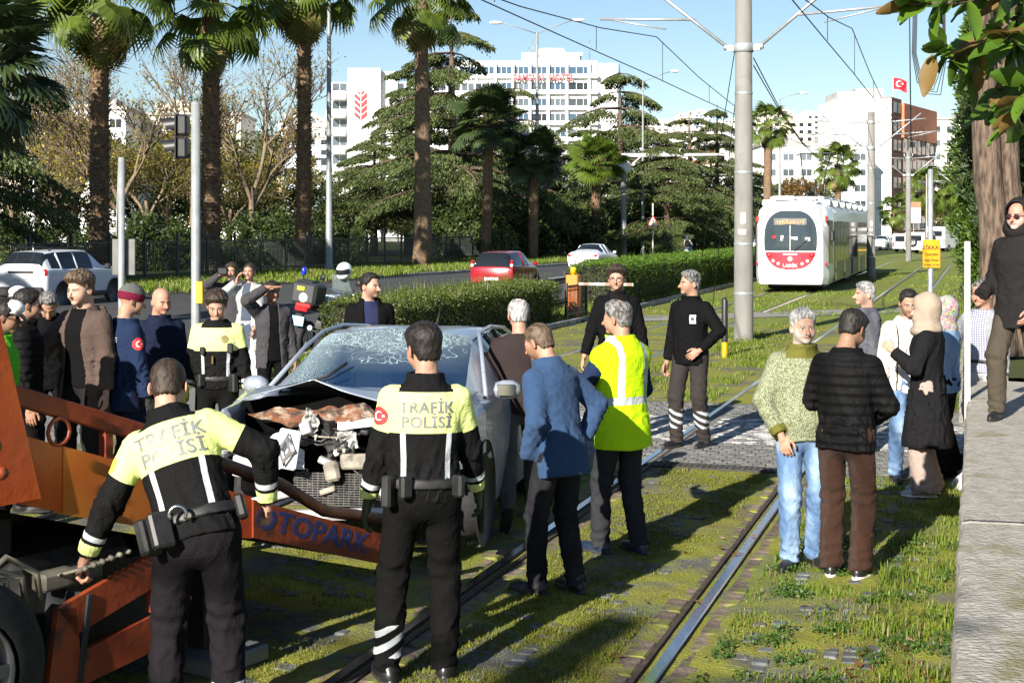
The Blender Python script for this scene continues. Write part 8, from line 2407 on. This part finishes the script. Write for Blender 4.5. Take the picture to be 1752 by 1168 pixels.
def f_police(dt, da, tt, side, ql):
 x, y, z = ql[:, 0], ql[:, 1], ql[:, 2]
 arm = da < dt - .004
 f1 = np.where(arm, (.55 - tt) * .28, np.minimum(z - .275, .475 - z))
 f2 = np.where(arm, np.minimum(tt - 1.56, 1.70 - tt) * .25 - .004, np.minimum(np.minimum(.013 - np.abs(np.abs(x) - .108 - .05 * np.maximum(z - .15, 0)), .275 - z), z - .02))
 f1 = np.where(arm & (tt > 1.72), np.minimum(tt - 1.75, 1.95 - tt), f1)
 return {'f1': f1, 'f2': f2}
def f_vest(dt, da, tt, side, ql):
 x, y, z = ql[:, 0], ql[:, 1], ql[:, 2]
 f = np.maximum(.026 - np.abs(z - .115), np.minimum(.024 - np.abs(np.abs(x) - .115), z - .115))
 return {'f2': f}
def f_shin(lo, hi, only=None):
 def fn(tt, side, V):
  s = np.cos(2 * np.pi * (V[:, 2] - .55 * V[:, 0]) / .075) - .15
  r = np.minimum(tt - lo, hi - tt)
  f = np.where(r > 0, s, -1.0)
  if only is not None: f = np.where(side == only, f, -1.0)
  return {'f2': f}
 return fn
def f_cuffs(dt, da, tt, side, ql):
 arm = da < dt
 f = np.where(arm, tt - 1.80, np.maximum(-.085 - ql[:, 2], ql[:, 2] - .475)); return {'f1': f}
def band(info, name, m, z0, z1, th, tpl={}):
 sk = info['sk']; 
 def fn(q):
  d, ql = torso_field(q, sk, th, -.3, tpl.get('belly', 0), tpl.get('flare', 0)); z = ql[:, 2]
  return np.maximum(d, np.maximum(z0 - z, z - z1))
 c = sk.pel + sk.tr @ Vector((0, 0, (z0 + z1) / 2))
 V, Q = surfnet(fn, np.array(c) - np.array([.28, .28, .12]), np.array(c) + np.array([.28, .28, .12]), .0115)
 return put(info['root'], name, V, Q, m, info['sc'])
def item(info, name, m, pos, size, rot=(0, 0, 0), bev=.01, frame='torso'):
 """box in the torso frame (or body frame)"""
 sk = info['sk']; mb = MB(); mb.box((0, 0, 0), size, bev=bev)
 if frame == 'torso': M = Matrix.Translation((sk.pel + sk.tr @ Vector(pos)) * info['sc']) @ (sk.tr @ rotm(rot)).to_4x4()
 elif frame == 'head': M = Matrix.Translation((sk.headp + sk.hr @ (Vector(pos) * info['head_scale'])) * info['sc']) @ (sk.hr @ rotm(rot)).to_4x4()
 else: M = Matrix.Translation(Vector(pos) * info['sc']) @ rotm(rot).to_4x4()
 me = mb.mesh(name, m); me.transform(M); return obj(name, me, info['root'])
def headgear(info, name, m, fn, lo, hi, vox=.0075, attrs=None):
 V, Q = surfnet(fn, lo, hi, vox); at_ = attrs(V) if attrs else None
 return put(info['root'], name, (V * info['head_scale']) @ info['hm'].T + info['hp'], Q, m, info['sc'], at_)
def head_mb(info, name, mb, m):
 sk = info['sk']; me = mb.mesh(name, m)
 me.transform(Matrix.Translation(sk.headp * info['sc']) @ sk.hr.to_4x4() @ Matrix.Scale(info['sc'] * info['head_scale'], 4)); return obj(name, me, info['root'])
def beanie(info):
 headgear(info, 'beanie', cloth('grey and maroon beanie', (.10, .10, .10), (.13, .012, .03), bump=.003), lambda q: smax(ell(q, (0, -.012, .172), (.092, .112, .108)) + .003 * np.sin(q[:, 2] * 260), .135 + .15 * np.minimum(q[:, 1], 0) * .3 - q[:, 2], .008), (-.13, -.15, .10), (.13, .13, .31), attrs=lambda V: {'f1': .195 - V[:, 2]})
def cap_white(info, letters=True):
 headgear(info, 'cap', cloth('white cap cloth', (.72, .72, .73)), lambda q: smin(smax(ell(q, (0, -.01, .168), (.090, .112, .104)), .175 - q[:, 2], .006), np.maximum(ell(q, (0, .045, .225), (.088, .075, .052)), .185 - q[:, 2]), .012), (-.13, -.15, .14), (.13, .15, .31))
 headgear(info, 'visor', LEATH, lambda q: np.maximum(ell(q, (0, .085, .172 - .0), (.085, .095, .05)), np.maximum(np.abs(q[:, 2] - .178 + 2.2 * np.maximum(q[:, 1] - .09, 0) ** 1.5) - .008, .06 - q[:, 1])), (-.11, .04, .12), (.11, .21, .21), .0065)
 if letters:
  mb = MB(); mb.lathe([(0, -.004), (.016, -.003), (.02, 0)], 10, Matrix.Translation((0, .123, .235)), ax='y'); head_mb(info, 'cap_badge', mb, NAVYD)
  me = text_mesh('POLİS', .03, .001); me.materials.clear(); me.materials.append(NAVYD)
  sk = info['sk']; me.transform(Matrix.Translation(sk.headp * info['sc']) @ sk.hr.to_4x4() @ Matrix.Scale(info['sc'], 4) @ Matrix.Translation((0, .127, .205)) @ Euler((R(90), 0, R(180))).to_matrix().to_4x4()); obj('lettering', me, info['root'])
def glasses(info, lens=None, frame=LEATH, r=.022):
 mb = MB()
 for s in (-1, 1):
  mb.tube([(s * .033 + r * math.cos(a), .101 - .006 * abs(math.cos(a)), .132 + r * .8 * math.sin(a)) for a in np.linspace(0, 6.283, 15)], .0022, 4, cap=False)
  mb.tube([(s * .056, .097, .138), (s * .078, .05, .140), (s * .083, -.01, .135)], .0025, 4)
 mb.tube([(-.012, .104, .135), (.012, .104, .135)], .0022, 4); head_mb(info, 'glasses', mb, frame)
 if lens:
  for s in (-1, 1): mb = MB(); mb.lathe([(0, .004), (r * .95, .0), (r * .95, -.004)], 14, Matrix.Translation((s * .033, .101, .132)) @ Matrix.Diagonal((1, 1, .85, 1)), ax='y'); head_mb(info, 'lens', mb, lens)
def scarf(info, m, back=True):
 sk = info['sk']
 def fn(q):
  d = ell(q, (0, -.025, .160), (.112, .135, .130)); d = smin(d, ell(q, (0, .03, .075), (.092, .088, .09)), .03); d = smin(d, cap(q, (0, -.02, -.02), (0, -.01, .08), .112, .10), .05)
  d = smin(d, ell(q, (0, .01, -.045), (.165, .140, .065)), .04)
  d = smax(d, -ell(q, (0, .11, .125), (.062, .075, .082)), .008)
  return d - .007 * waves(q, 71, .15, 3, (1, 1, .5))
 headgear(info, 'headscarf', m, fn, (-.19, -.19, -.13), (.19, .18, .32), .008)
def hood(info):
 def fn(q):
  o = ell(q, (0, -.025, .155), (.115, .135, .138)); o = smin(o, ell(q, (0, .0, .03), (.125, .115, .10)), .04); i = ell(q, (0, .01, .135), (.090, .150, .128)); 
  d = smax(o, -i, .006); d = smax(d, -ell(q, (0, .15, .13), (.078, .12, .115)), .01); return d - .004 * waves(q, 73, .08, 5)
 headgear(info, 'hood', CHAR, fn, (-.17, -.20, -.10), (.17, .16, .33), .0075)
def patch_flag(info, origin, normal, r=.045):
 o = on_top(info, 'flag_patch', disc_mesh(r), REDPATCH, origin, normal, (0, 0, 1), .003); on_top(info, 'crescent', crescent_mesh(r * .5), WHITEPT, Vector(origin) + Vector((0, 0, 0)), normal, (0, 0, 1), .006)
def back_text(info, lines, z0=.40, dz=.085, size=.09, m=GREYTX):
 sk = info['sk']; n = sk.tr @ Vector((0, -1, 0)); u = sk.tr @ Vector((0, 0, 1))
 for k, t in enumerate(lines):
  on_top(info, 'lettering', text_mesh(t, size, 0.0, bold=.0016, spacing=1.05, res=3), m, sk.pel + sk.tr @ Vector((0, 0, z0 - k * dz)), n, u, .004)
def duty(info, pouches=((-.17, -.09, 'l'), (.05, -.16, 's')), cuffs=False):
 band(info, 'duty_belt', LEATH, .005, .055, .036)
 for (px_, py_, k) in pouches: item(info, 'pouch', LEATH, (px_, py_, .02 if k == 's' else -.005), (.07, .045, .11) if k == 's' else (.10, .055, .16), (0, 0, -math.atan2(px_, -py_)), .012)
 if cuffs:
  sk = info['sk']; mb = MB(); c = sk.pel + sk.tr @ Vector((-.03, -.195, .03)); mb.tube([((c.x + .036 * math.cos(a)), c.y, c.z + .036 * math.sin(a)) for a in np.linspace(-.6, 3.8, 12)], .008, 6); me = mb.mesh('handcuffs', STEEL); me.transform(Matrix.Scale(info['sc'], 4)); obj('handcuffs', me, info['root'])
# 1 nearest policeman, back to us, reaching for the tow truck levers
def x1(info):
 back_text(info, ('TRAFİK', 'POLİSİ'), .405, .080, .090); duty(info, ((-.19, -.12, 'l'), (-.12, -.165, 'l'), (.21, -.02, 's')), True)
 patch = info['sk'].sh['l'] + (info['sk'].el['l'] - info['sk'].sh['l']) * .3
 on_top(info, 'arm_patch', disc_mesh(.035), mat('gold patch', (.5, .35, .06), .6), patch, (-1, -.3, 0), (0, 0, 1), .003)
person('police officer with TRAFİK POLİSİ on his back leaning to the tow truck levers', (-1.41, 6.38, 0), 6, 1.77,
       dict(lean=24, side=-18, head=(-4, 14, -4), handl=(-.52, .16, .78), elbowl=(-.5, -1, .1), handr=(.29, .20, 1.02), elbowr=(1, -.2, .1), footl=(-.15, 0, 0), footr=(.13, .05, 0), pelvis=(.0, -.04, .955)),
       'fair', hair=('buzz', 'dark'), top=dict(mat=POLJ, th=.027, scale=.96, fields=f_police, hem=-.07, fold=.010, collar=.05), legs=dict(mat=POLP, th=.026, fields=f_shin(1.62, 1.95)), hands=('fist', 'hold'), vox=.0095, seed=2, extra=x1, boot=True, shoes=(SHOE, SOLE_D), face=dict(hairc=(.05, .035, .02)))
# 2 policeman in the middle, back to us
def x2(info):
 back_text(info, ('TRAFİK', 'POLİSİ'), .40, .072, .076); duty(info, ((-.175, -.10, 'l'), (-.10, -.155, 's'), (.16, -.12, 's')))
 patch_flag(info, info['sk'].sh['l'] + (info['sk'].el['l'] - info['sk'].sh['l']) * .28, (-.75, -.75, 0), .046)
person('police officer standing with his back to us before the wrecked car', (-.43, 7.25, 0), 8, 1.80,
       dict(head=(22, 8, 0), side=1, handl=(-.30, .10, .83), handr=(.27, .20, .90), footl=(-.20, .0, 0), footr=(.09, .03, 0), pelvis=(-.02, 0, .955), lean=2, fyawl=14),
       'mid', hair=('short', 'black'), top=dict(mat=POLJ, th=.025, scale=.96, fields=f_police, hem=-.06, fold=.010, collar=.05), legs=dict(mat=POLP2, th=.024, fields=f_shin(1.55, 1.92, -1)), hands=('relax', 'relax'), glove=(.05, .06, .03), vox=.0095, seed=3, extra=x2, boot=True)
# 3 policeman facing us beside the car
def x3(info):
 duty(info, ((-.15, .12, 'l'), (.12, .14, 's'))); item(info, 'radio', LEATH, (-.13, .145, .30), (.05, .035, .09)); item(info, 'radio', LEATH, (.11, .15, .28), (.045, .03, .07)); item(info, 'whistle_key', mat('brass', (.6, .4, .1), .3, metal=1), (.02, .165, .20), (.02, .012, .07), bev=.004)
 on_top(info, 'badge', disc_mesh(.035), mat('badge gold', (.35, .28, .12), .4, metal=.5), info['sk'].pel + info['sk'].tr @ Vector((-.08, 0, .38)), (0, 1, 0), (0, 0, 1), .004)
person('police officer in pale hi-vis yoke looking down beside the wrecked car', (-2.59, 12.5, 0), 184, 1.74,
       dict(head=(4, 24, 0), handr=(.27, .05, .85), handl=(-.28, .08, .85)), 'fair', hair=('thick', 'dark'), top=dict(mat=POLJ, th=.030, fields=f_police, hem=-.06, collar=.03), legs=dict(mat=POLP2, th=.024), glove=(.45, .55, .03), seed=4, extra=x3)
# 4 man with a beanie
def x4(info):
 beanie(info); s = info['sk']; patch_flag(info, s.sh['r'] + (s.el['r'] - s.sh['r']) * .35, (1, .0, 0), .05)
 n = s.tr @ Vector((0, -1, 0)); on_top(info, 'lettering', text_mesh('BELEDİYE', .055, 0), WHITEPT, s.pel + s.tr @ Vector((0, 0, .36)), n, s.tr @ Vector((0, 0, 1)), .004)
person('man in grey and maroon beanie and navy jacket, seen from behind', (-3.28, 12.0, 0), -52, 1.80,
       dict(head=(-8, 12, 0), handr=(.24, .12, .80), handl=(-.2, .2, .85), lean=3), 'mid', hair=None, top=dict(mat=NAVY, th=.032, hem=-.22, collar=.02), legs=dict(mat=NAVYD, th=.022), glove=(.02, .02, .02), seed=5, extra=x4)
# 5 bald man
person('bald man in dark navy jacket next to the beanie man', (-3.22, 13.0, 0), 208, 1.74, dict(head=(12, 12, 0)), 'red', hair=None, head=1, top=dict(mat=NAVYD, th=.030, hem=-.2, collar=.04), legs=dict(mat=NAVYD), seed=6)
# 6 man in open brown parka with a phone
def x6(info):
 s = info['sk']; w = s.wr['r']; fa = (w - s.el['r']).normalized(); c = w + fa * .12
 item(info, 'phone', mat('black phone', (.01, .01, .012), .15), tuple(c + Vector((0, .02, .03))), (.075, .15, .010), (R(10), 0, 0), .004, 'body')
 item(info, 'hood_roll', BROWNJ, (0, -.10, .50), (.30, .12, .10), (R(20), 0, 0), .05)
person('man in open brown parka over dark cardigan holding a phone', (-3.58, 11.9, .04), 158, 1.86,
       dict(head=(-6, 12, 0), handr=(.20, .36, 1.22), elbowr=(.6, -1, -.4), handl=(-.25, .05, .84), palmr=(-.2, -.1, 1), thumbr=(-1, 0, 0)), 'pale', hair=('thick', 'brown'), head=1, head_scale=1.05, top=dict(mat=BROWNJ, th=.040, hem=-.32, flare=.05, open=.075, collar=.03, name='parka'), inner=dict(name='cardigan', mat=BLK, th=.014, hem=-.08, collar=.01), legs=dict(mat=CHAR), hands=('hold', 'relax'), seed=7, extra=x6)
# 7-10 men at the far left behind the truck column
person('grey-haired man in black looking down behind the brown parka', (-4.32, 13.3, 0), 195, 1.76, dict(head=(0, 42, 0), lean=14), 'mid', hair=('recede', 'salt'), top=dict(mat=BLK, th=.03, hem=-.15), legs=dict(mat=BLK), seed=8)
person('man with dark hair and sunglasses in black puffer jacket, in profile', (-3.98, 11.6, 0), -72, 1.78, dict(head=(10, 6, 0)), 'mid', hair=('short', 'black'), top=dict(mat=BLKQ, th=.045, hem=-.18, collar=.05), legs=dict(mat=BLK), seed=9, extra=lambda i: glasses(i, NIGHT))
def x9(info): cap_white(info, False); glasses(info, NIGHT)
person('man in white cap with black visor and green hi-vis behind the truck column', (-3.86, 10.7, 0), -78, 1.74, dict(head=(0, 16, 0)), 'tan', hair=('short', 'black'), top=dict(mat=GREENH, th=.035, hem=-.12), legs=dict(mat=BLK), seed=10, extra=x9)
person('police officer whose white cap reads POLİS, mostly hidden at the left', (-4.60, 13.2, 0), 210, 1.74, dict(head=(0, 10, 0)), 'mid', hair=('short', 'black'), top=dict(mat=POLJ, th=.03, fields=f_police, hem=-.08), legs=dict(mat=POLP2), seed=11, extra=lambda i: cap_white(i, True))
# 11 grey coat and the photographer behind
CUFF = cloth('pink cuff', (.55, .10, .22))
def x11(info):
 for k in 'rl':
  s = info['sk']; a = s.el[k] + (s.wr[k] - s.el[k]) * .84; b_ = s.wr[k]; mb = MB(); mb.tube([a * info['sc'], b_ * info['sc']], [.05, .046], 10); mb.build('cuff', CUFF, info['root'])
person('person with cropped hair in long pale grey coat, hand at the cheek', (-3.60, 19.5, .10), 168, 1.70, dict(head=(8, 0, 0), handr=(.13, .19, 1.50), elbowr=(1, .2, -.8), handl=(-.14, .14, .86), thumbr=(0, -.2, 1), hdirr=(-.3, 0, 1), palmr=(-1, -.3, 0)), 'mid', hair=('buzz', 'dark'), head=2, top=dict(mat=COATG, th=.032, hem=-.42, flare=.06, open=.055, collar=.02, name='coat', fem=True), inner=dict(name='dress', mat=cloth('slate dress', (.06, .075, .105)), hem=-.40, th=.012), legs=dict(mat=cloth('white trousers', (.6, .6, .6)), th=.02), hands=('relax', 'relax'), seed=12, extra=x11)
def x11b(info):
 s = info['sk']; item(info, 'camera', mat('black camera', (.012, .012, .013), .4), tuple(s.wr['r'] + Vector((-.08, .10, .06))), (.14, .09, .10), (0, 0, 0), .015, 'body')
person('dark-haired person holding up a camera behind the grey coat', (-4.02, 20.4, .10), 178, 1.68, dict(handr=(.12, .28, 1.60), handl=(-.05, .28, 1.56), elbowr=(1, 0, -.6), elbowl=(-1, 0, -.6)), 'mid', hair=('long', 'dark'), head=2, top=dict(mat=DGREY, th=.03, hem=-.2), legs=dict(mat=BLK), seed=13, extra=x11b, vox=.014)
# 12 man shading his eyes
person('man in dark grey jacket shading his eyes with a raised hand', (-2.70, 16.0, 0), 203, 1.68, dict(head=(8, 2, 0), handr=(.12, .18, 1.70), elbowr=(1, .15, -.25), handl=(-.25, .06, .84), hdirr=(-1, .35, .05), palmr=(0, -.1, -1), thumbr=(0, -1, 0)), 'tan', hair=('short', 'black'), top=dict(mat=DGREY, th=.036, hem=-.20, open=.05, collar=.03), inner=dict(name='sweater', mat=BLK, th=.014), legs=dict(mat=BLK), hands=('flat', 'relax'), seed=14)
# 13 man by the hedge
person('man with receding hair in black jacket over navy polo before the hedge', (-1.45, 14.5, 0), 192, 1.82, dict(head=(42, 4, 0)), 'fair', hair=('recede', 'black'), head=1, face=dict(beard=(.12, .08, .06), beard_amt=.45), top=dict(mat=BLK, th=.040, hem=-.18, open=.065, collar=.05), inner=dict(name='polo_shirt', mat=POLO, th=.014, collar=.02), legs=dict(mat=BLK), seed=15)
# 14 walking man in brown
person('grey-haired man in dark brown sweater walking beside the wrecked car', (.06, 11.15, 0), 4, 1.74, dict(head=(4, 10, 0), lean=6, pelvis=(0, 0, .945), handl=(-.16, .22, 1.0), elbowl=(-.7, -1, -.2), handr=(.20, .2, .95), footl=(-.13, -.50, .12), fpitchl=52, footr=(.13, .26, 0), kneel=(-.1, 1, .2)), 'red', hair=('crown', 'grey'), top=dict(mat=BROWNS, th=.028, hem=-.10, belly=.05, collar=.012, name='sweater', fold=.008), legs=dict(mat=JEANSG, th=.02), shoes=(SHOE, SOLE_D), seed=16)
# 15 blue fleece
person('bearded man in blue fleece and black jeans seen from behind', (.30, 8.95, 0), 46, 1.70, dict(lean=12, head=(6, 20, 0), handl=(-.20, .10, .90), handr=(.22, -.02, .98), elbowr=(1, -.4, .0), elbowl=(-.5, -1, .1), footl=(-.11, .10, 0), footr=(.10, -.05, 0)), 'red', hair=('buzz', 'brown'), face=dict(beard=(.20, .11, .06), beard_amt=.85, hairc=(.2, .12, .07)), top=dict(mat=FLEECE, th=.034, hem=-.20, belly=.04, collar=.055, name='fleece', fold=.010), legs=dict(mat=JEANSK, th=.020), hands=('relax', None), vox=.0105, seed=17)
# 16 hi-vis vest
person('man in bright yellow hi-vis vest over navy sweater', (.78, 10.05, 0), 40, 1.77, dict(head=(16, 6, 0), lean=2, handl=(-.12, .34, 1.16), elbowl=(-.8, -.8, -.3), handr=(.20, .25, 1.0), footl=(-.10, .12, 0), footr=(.10, -.06, 0)), 'mid', hair=('crown', 'salt'), top=dict(mat=VESTM, th=.046, hem=-.22, belly=.03, flare=.04, sleeves=False, collar=.05, name='hi_vis_vest', fields=f_vest, fold=.010), inner=dict(name='sweater', mat=NAVY, th=.020, sleeves=True, collar=.03, hem=-.15), legs=dict(mat=GREYT, th=.020), shoes=(mat('dark blue leather shoe', (.012, .022, .045), .35), SOLE_D), seed=18, vox=.0105)
# 17 black suit
person('man in glasses, black blazer and black turtleneck, facing us', (1.13, 15.3, 0), 176, 1.87, dict(head=(-8, 4, 0), handr=(.33, .06, .86), handl=(-.28, .06, .86)), 'fair', hair=('thick', 'dark'), head=1, face=dict(beard=(.2, .12, .09), beard_amt=.3), top=dict(mat=BLK, th=.030, hem=-.22, open=.055, openz=([-.25, .02, .30, .50], [.03, .01, .062, .075]), collar=.0, name='blazer', flare=.02), inner=dict(name='turtleneck', mat=cloth('black turtleneck', (.009, .008, .009)), th=.014, collar=.05), legs=dict(mat=BLK), seed=19, extra=lambda i: glasses(i))
# 18 security guard
def x18(info):
 s = info['sk']; me = grid_mesh(.06, .085, 5, 6); on_top(info, 'chest_badge', me, WHITEPT, s.pel + s.tr @ Vector((-.10, 0, .33)), s.tr @ Vector((0, 1, 0)), (0, 0, 1), .004)
 on_top(info, 'badge_emblem', disc_mesh(.02), mat('dark emblem', (.06, .05, .06), .6), s.pel + s.tr @ Vector((-.10, 0, .335)), s.tr @ Vector((0, 1, 0)), (0, 0, 1), .007)
 mb = MB(); z0 = [s.pel + s.tr @ Vector((0, .15, z)) for z in (-.10, .1, .3, .44)]
person('guard in black soft-shell with a chest badge, hand on his hip', (1.88, 14.95, 0), 142, 1.83, dict(head=(-36, 2, 0), handr=(.25, .05, .84), handl=(-.19, .12, 1.00), elbowl=(-1, -.25, 0), hdirl=(.6, .5, -.5), palml=(.3, -1, 0), footr=(.12, .08, 0), footl=(-.12, -.05, 0)), 'mid', hair=('short', 'salt'), top=dict(mat=BLK, th=.026, hem=-.13, collar=.045, belly=.02), legs=dict(mat=cloth('guard trousers', (.032, .028, .027), None, REFL), th=.024, fields=f_shin(1.28, 1.72)), hands=('relax', 'relax'), boot=True, seed=20, extra=x18)
# 19 green sweater
person('grey-bearded man in green speckled sweater with hands in jeans pockets', (1.98, 9.7, 0), 182, 1.73, dict(head=(4, 3, 0), handr=(.185, .135, .93), handl=(-.185, .135, .93), elbowr=(1, -.5, .1), elbowl=(-1, -.5, .1), hdirr=(-.3, .2, -1), hdirl=(.3, .2, -1), palmr=(-.5, -1, 0), palml=(.5, -1, 0), footr=(.10, .05, 0), footl=(-.08, -.02, 0), fyawr=-28, fyawl=20), 'fair', hair=('short', 'grey'), head=1, face=dict(beard=(.46, .43, .40), beard_amt=.72, brow=(.2, .17, .14)), top=dict(mat=KNIT, th=.036, hem=-.09, belly=.04, collar=.055, name='sweater', fields=f_cuffs, fold=.008, arm=1.05), legs=dict(mat=JEANS, th=.022), hands=('relax', 'relax'), vox=.0105, seed=21)
# 20 brown corduroys
person('man in black quilted jacket and brown corduroys, head bowed', (2.20, 9.38, 0), -28, 1.75, dict(head=(-18, 26, 0), lean=5, handr=(.13, .26, 1.02), handl=(-.12, .26, 1.02), elbowr=(1, -.9, 0), elbowl=(-1, -.9, 0), footr=(.09, .03, 0), footl=(-.10, .02, 0)), 'tan', hair=('short', 'black'), face=dict(hairc=(.02, .02, .02)), top=dict(mat=BLKQ, th=.032, hem=-.12, belly=.03, collar=.035, fold=.009), legs=dict(mat=CORD, th=.024, wide=.012), shoes=(SHOE, SOLE), hands=('relax', None), vox=.0105, seed=22)
# 21 grey-haired man behind
person('grey-haired man in slate jacket behind the black quilted jacket', (3.66, 14.7, 0), 98, 1.72, dict(head=(0, 2, 0), handr=(.2, .15, .9)), 'pale', hair=('short', 'grey'), head=1, top=dict(mat=GREYJ, th=.032, hem=-.14, belly=.04, collar=.03), legs=dict(mat=CHAR), seed=23)
# 22 white jacket
def f_piping(dt, da, tt, side, ql): return {'f1': np.where(da < dt, -1, .006 - np.abs(np.abs(ql[:, 0]) - .135))}
person('dark-haired man in cream jacket over white t-shirt talking to the veiled person', (3.59, 12.95, 0), 188, 1.73, dict(head=(-14, 16, 0), lean=3, handr=(.27, .06, .86), handl=(-.2, .16, .95)), 'mid', hair=('recede', 'black'), face=dict(beard=(.10, .07, .055), beard_amt=.5), top=dict(mat=CREAM, th=.040, hem=-.12, open=.06, collar=.04, fields=f_piping), inner=dict(name='t_shirt', mat=WHITET, th=.014, hem=-.14, collar=-.01), legs=dict(mat=JEANS, th=.02), seed=24)
# 23 beige headscarf
person('person in beige headscarf, long black coat and wide beige trousers', (3.58, 12.25, 0), 66, 1.70, dict(head=(6, 6, 0), handl=(-.14, .27, 1.27), elbowl=(-.6, -.6, -1), thumbl=(0, 0, 1), handr=(.34, .06, .86)), 'pale', hair=None, head=2, top=dict(mat=COATK, th=.036, hem=-.52, flare=.10, collar=.03, name='coat', fem=True, fold=.012), legs=dict(mat=BEIGEW, th=.03, wide=.06), shoes=(SNEAKER, SOLE), hands=('relax', 'relax'), seed=25, extra=lambda i: scarf(i, SCARF))
# 24 flowered headscarf
person('person in flowered headscarf and blue denim jacket half hidden at the group edge', (4.02, 13.2, 0), 52, 1.63, dict(), 'pale', hair=None, head=2, top=dict(mat=DENIMJ, th=.03, hem=-.12, fem=True), legs=dict(mat=cloth('black skirt cloth', (.012, .012, .014)), th=.04, wide=.06), seed=26, extra=lambda i: scarf(i, FLOWER), vox=.013)
# 25 checked shirt
def x25(info):
 s = info['sk']; band(info, 'belt', LEATH, .0, .035, .03)
 mb = MB(); mb.box((0, 0, 0), (.13, .03, .20), bev=.012, taper=(.9, .6)); w = s.wr['r']; me = mb.mesh('snack_bag', [cloth('purple foil', (.10, .03, .25), c1=None, rough=.25)]); me.transform(Matrix.Translation((w + Vector((.02, .09, .02))) * info['sc']) @ Euler((.2, .1, .4)).to_matrix().to_4x4()); o = obj('snack_bag', me); o.matrix_world = info['root'].matrix_basis; tag(o, 'shiny purple snack bag held by the man in the checked shirt', 'snack bag')
person('grey-haired man in open grey jacket and blue checked shirt behind the wall', (4.72, 14.25, 0), 138, 1.74, dict(head=(-6, 8, 0), handr=(.28, .10, 1.05), elbowr=(.8, -1, -.2)), 'red', hair=('recede', 'salt'), head=1, head_scale=1.08, top=dict(mat=cloth('grey jacket cloth', (.24, .25, .27)), th=.034, hem=-.18, open=.085, collar=.02), inner=dict(name='checked_shirt', mat=PLAID, th=.014, hem=-.10, collar=.02), legs=dict(mat=PALET), hands=('hold', 'relax'), seed=27, extra=x25)
# 26 hooded man on the wall
def x26(info): hood(info); glasses(info, NIGHT, r=.024)
person('hooded man in sunglasses and black jacket standing on the stone wall', (3.99, 11.35, WH + .005), 126, 1.73, dict(head=(6, 2, 0), handr=(.14, .20, 1.0), elbowr=(.3, -1, 0), handl=(-.26, .1, .9), footr=(.04, .14, 0), footl=(-.22, -.18, 0), pelvis=(-.06, -.02, .945), fyawr=20), 'red', hair=None, head=1, face=dict(beard=(.5, .46, .43), beard_amt=.55), top=dict(mat=CHAR, th=.044, hem=-.22, flare=.02, collar=.05, fold=.012), legs=dict(mat=OLIVET, th=.026), hands=(None, 'relax'), seed=28, extra=x26, vox=.0105)
# 27 guard far off, 28 scooter rider
person('guard in black uniform standing far off at the right above the bush', (at(1688, 62).x, 62, .58), 100, 1.78, dict(handr=(.2, .25, 1.1), handl=(-.2, .25, 1.1)), 'mid', hair=('short', 'black'), top=dict(mat=BLK, th=.04, hem=-.15), legs=dict(mat=BLK), seed=29, vox=.02)
sp = at(1177, 104, 0)
sroot = empty('scooter', sp, hd); tag(sroot, 'pale turquoise scooter riding away on the road', 'scooter')
TURQ = mat('turquoise scooter paint', (.18, .42, .40), .35, coat=.5)
t, rm, dk = wheel_mesh(.24, .12, 5)
for wx in (-.62, .62): w = obj('wheel', t, sroot, (wx, 0, .24)); obj('rim', rm, w)
pbox(sroot, 'rear_body', TURQ, (-.45, 0, .58), (.62, .36, .34), bev=.12); pbox(sroot, 'floor_board', TURQ, (.1, 0, .34), (.6, .34, .08), bev=.03); pbox(sroot, 'front_shield', TURQ, (.48, 0, .66), (.10, .40, .66), rot=(0, -.3, 0), bev=.04); pbox(sroot, 'seat', TRIM, (-.35, 0, .79), (.66, .30, .10), bev=.04); pbox(sroot, 'tail_lamp', LAMPR, (-.78, 0, .62), (.05, .16, .08)); pbox(sroot, 'number_plate', PLATE, (-.80, 0, .44), (.02, .2, .14), bev=.003)
mb = MB(); mb.tube([(.40, -.34, 1.05), (.46, 0, 1.08), (.40, .34, 1.05)], .018, 6); mb.tube([(.62, 0, .24), (.46, 0, 1.05)], .03, 6); mb.build('handlebar', CHROME, sroot)
def x28(info):
 headgear(info, 'helmet', mat('blue helmet', (.015, .03, .12), .25, coat=.7), lambda q: smax(ell(q, (0, -.01, .16), (.125, .145, .135)), -ell(q, (0, .17, .12), (.09, .10, .06)), .01), (-.15, -.17, .0), (.15, .17, .31), .012)
person('scooter rider with blue helmet, white sleeves and black vest, seen from behind', (sp.x - TD.x * .25, sp.y - TD.y * .25, 0), math.degrees(hd) - 90, 1.72, dict(pelvis=(0, 0, .93), lean=6, handr=(.30, .50, 1.06), handl=(-.30, .50, 1.06), elbowr=(1, -.2, -.6), elbowl=(-1, -.2, -.6), footr=(.15, .38, .36), footl=(-.15, .38, .36)), 'mid', hair=None, top=dict(mat=cloth('white jacket', (.6, .58, .52), c1=(.012, .012, .012)), th=.035, hem=-.05, fields=lambda dt, da, tt, side, ql: {'f1': np.where(da < dt, -1, 1.0)}), legs=dict(mat=JEANS), seed=30, extra=x28, vox=.02)
# rough crowd of parked things seen through the fence stays out: only the shaded shrubs show there
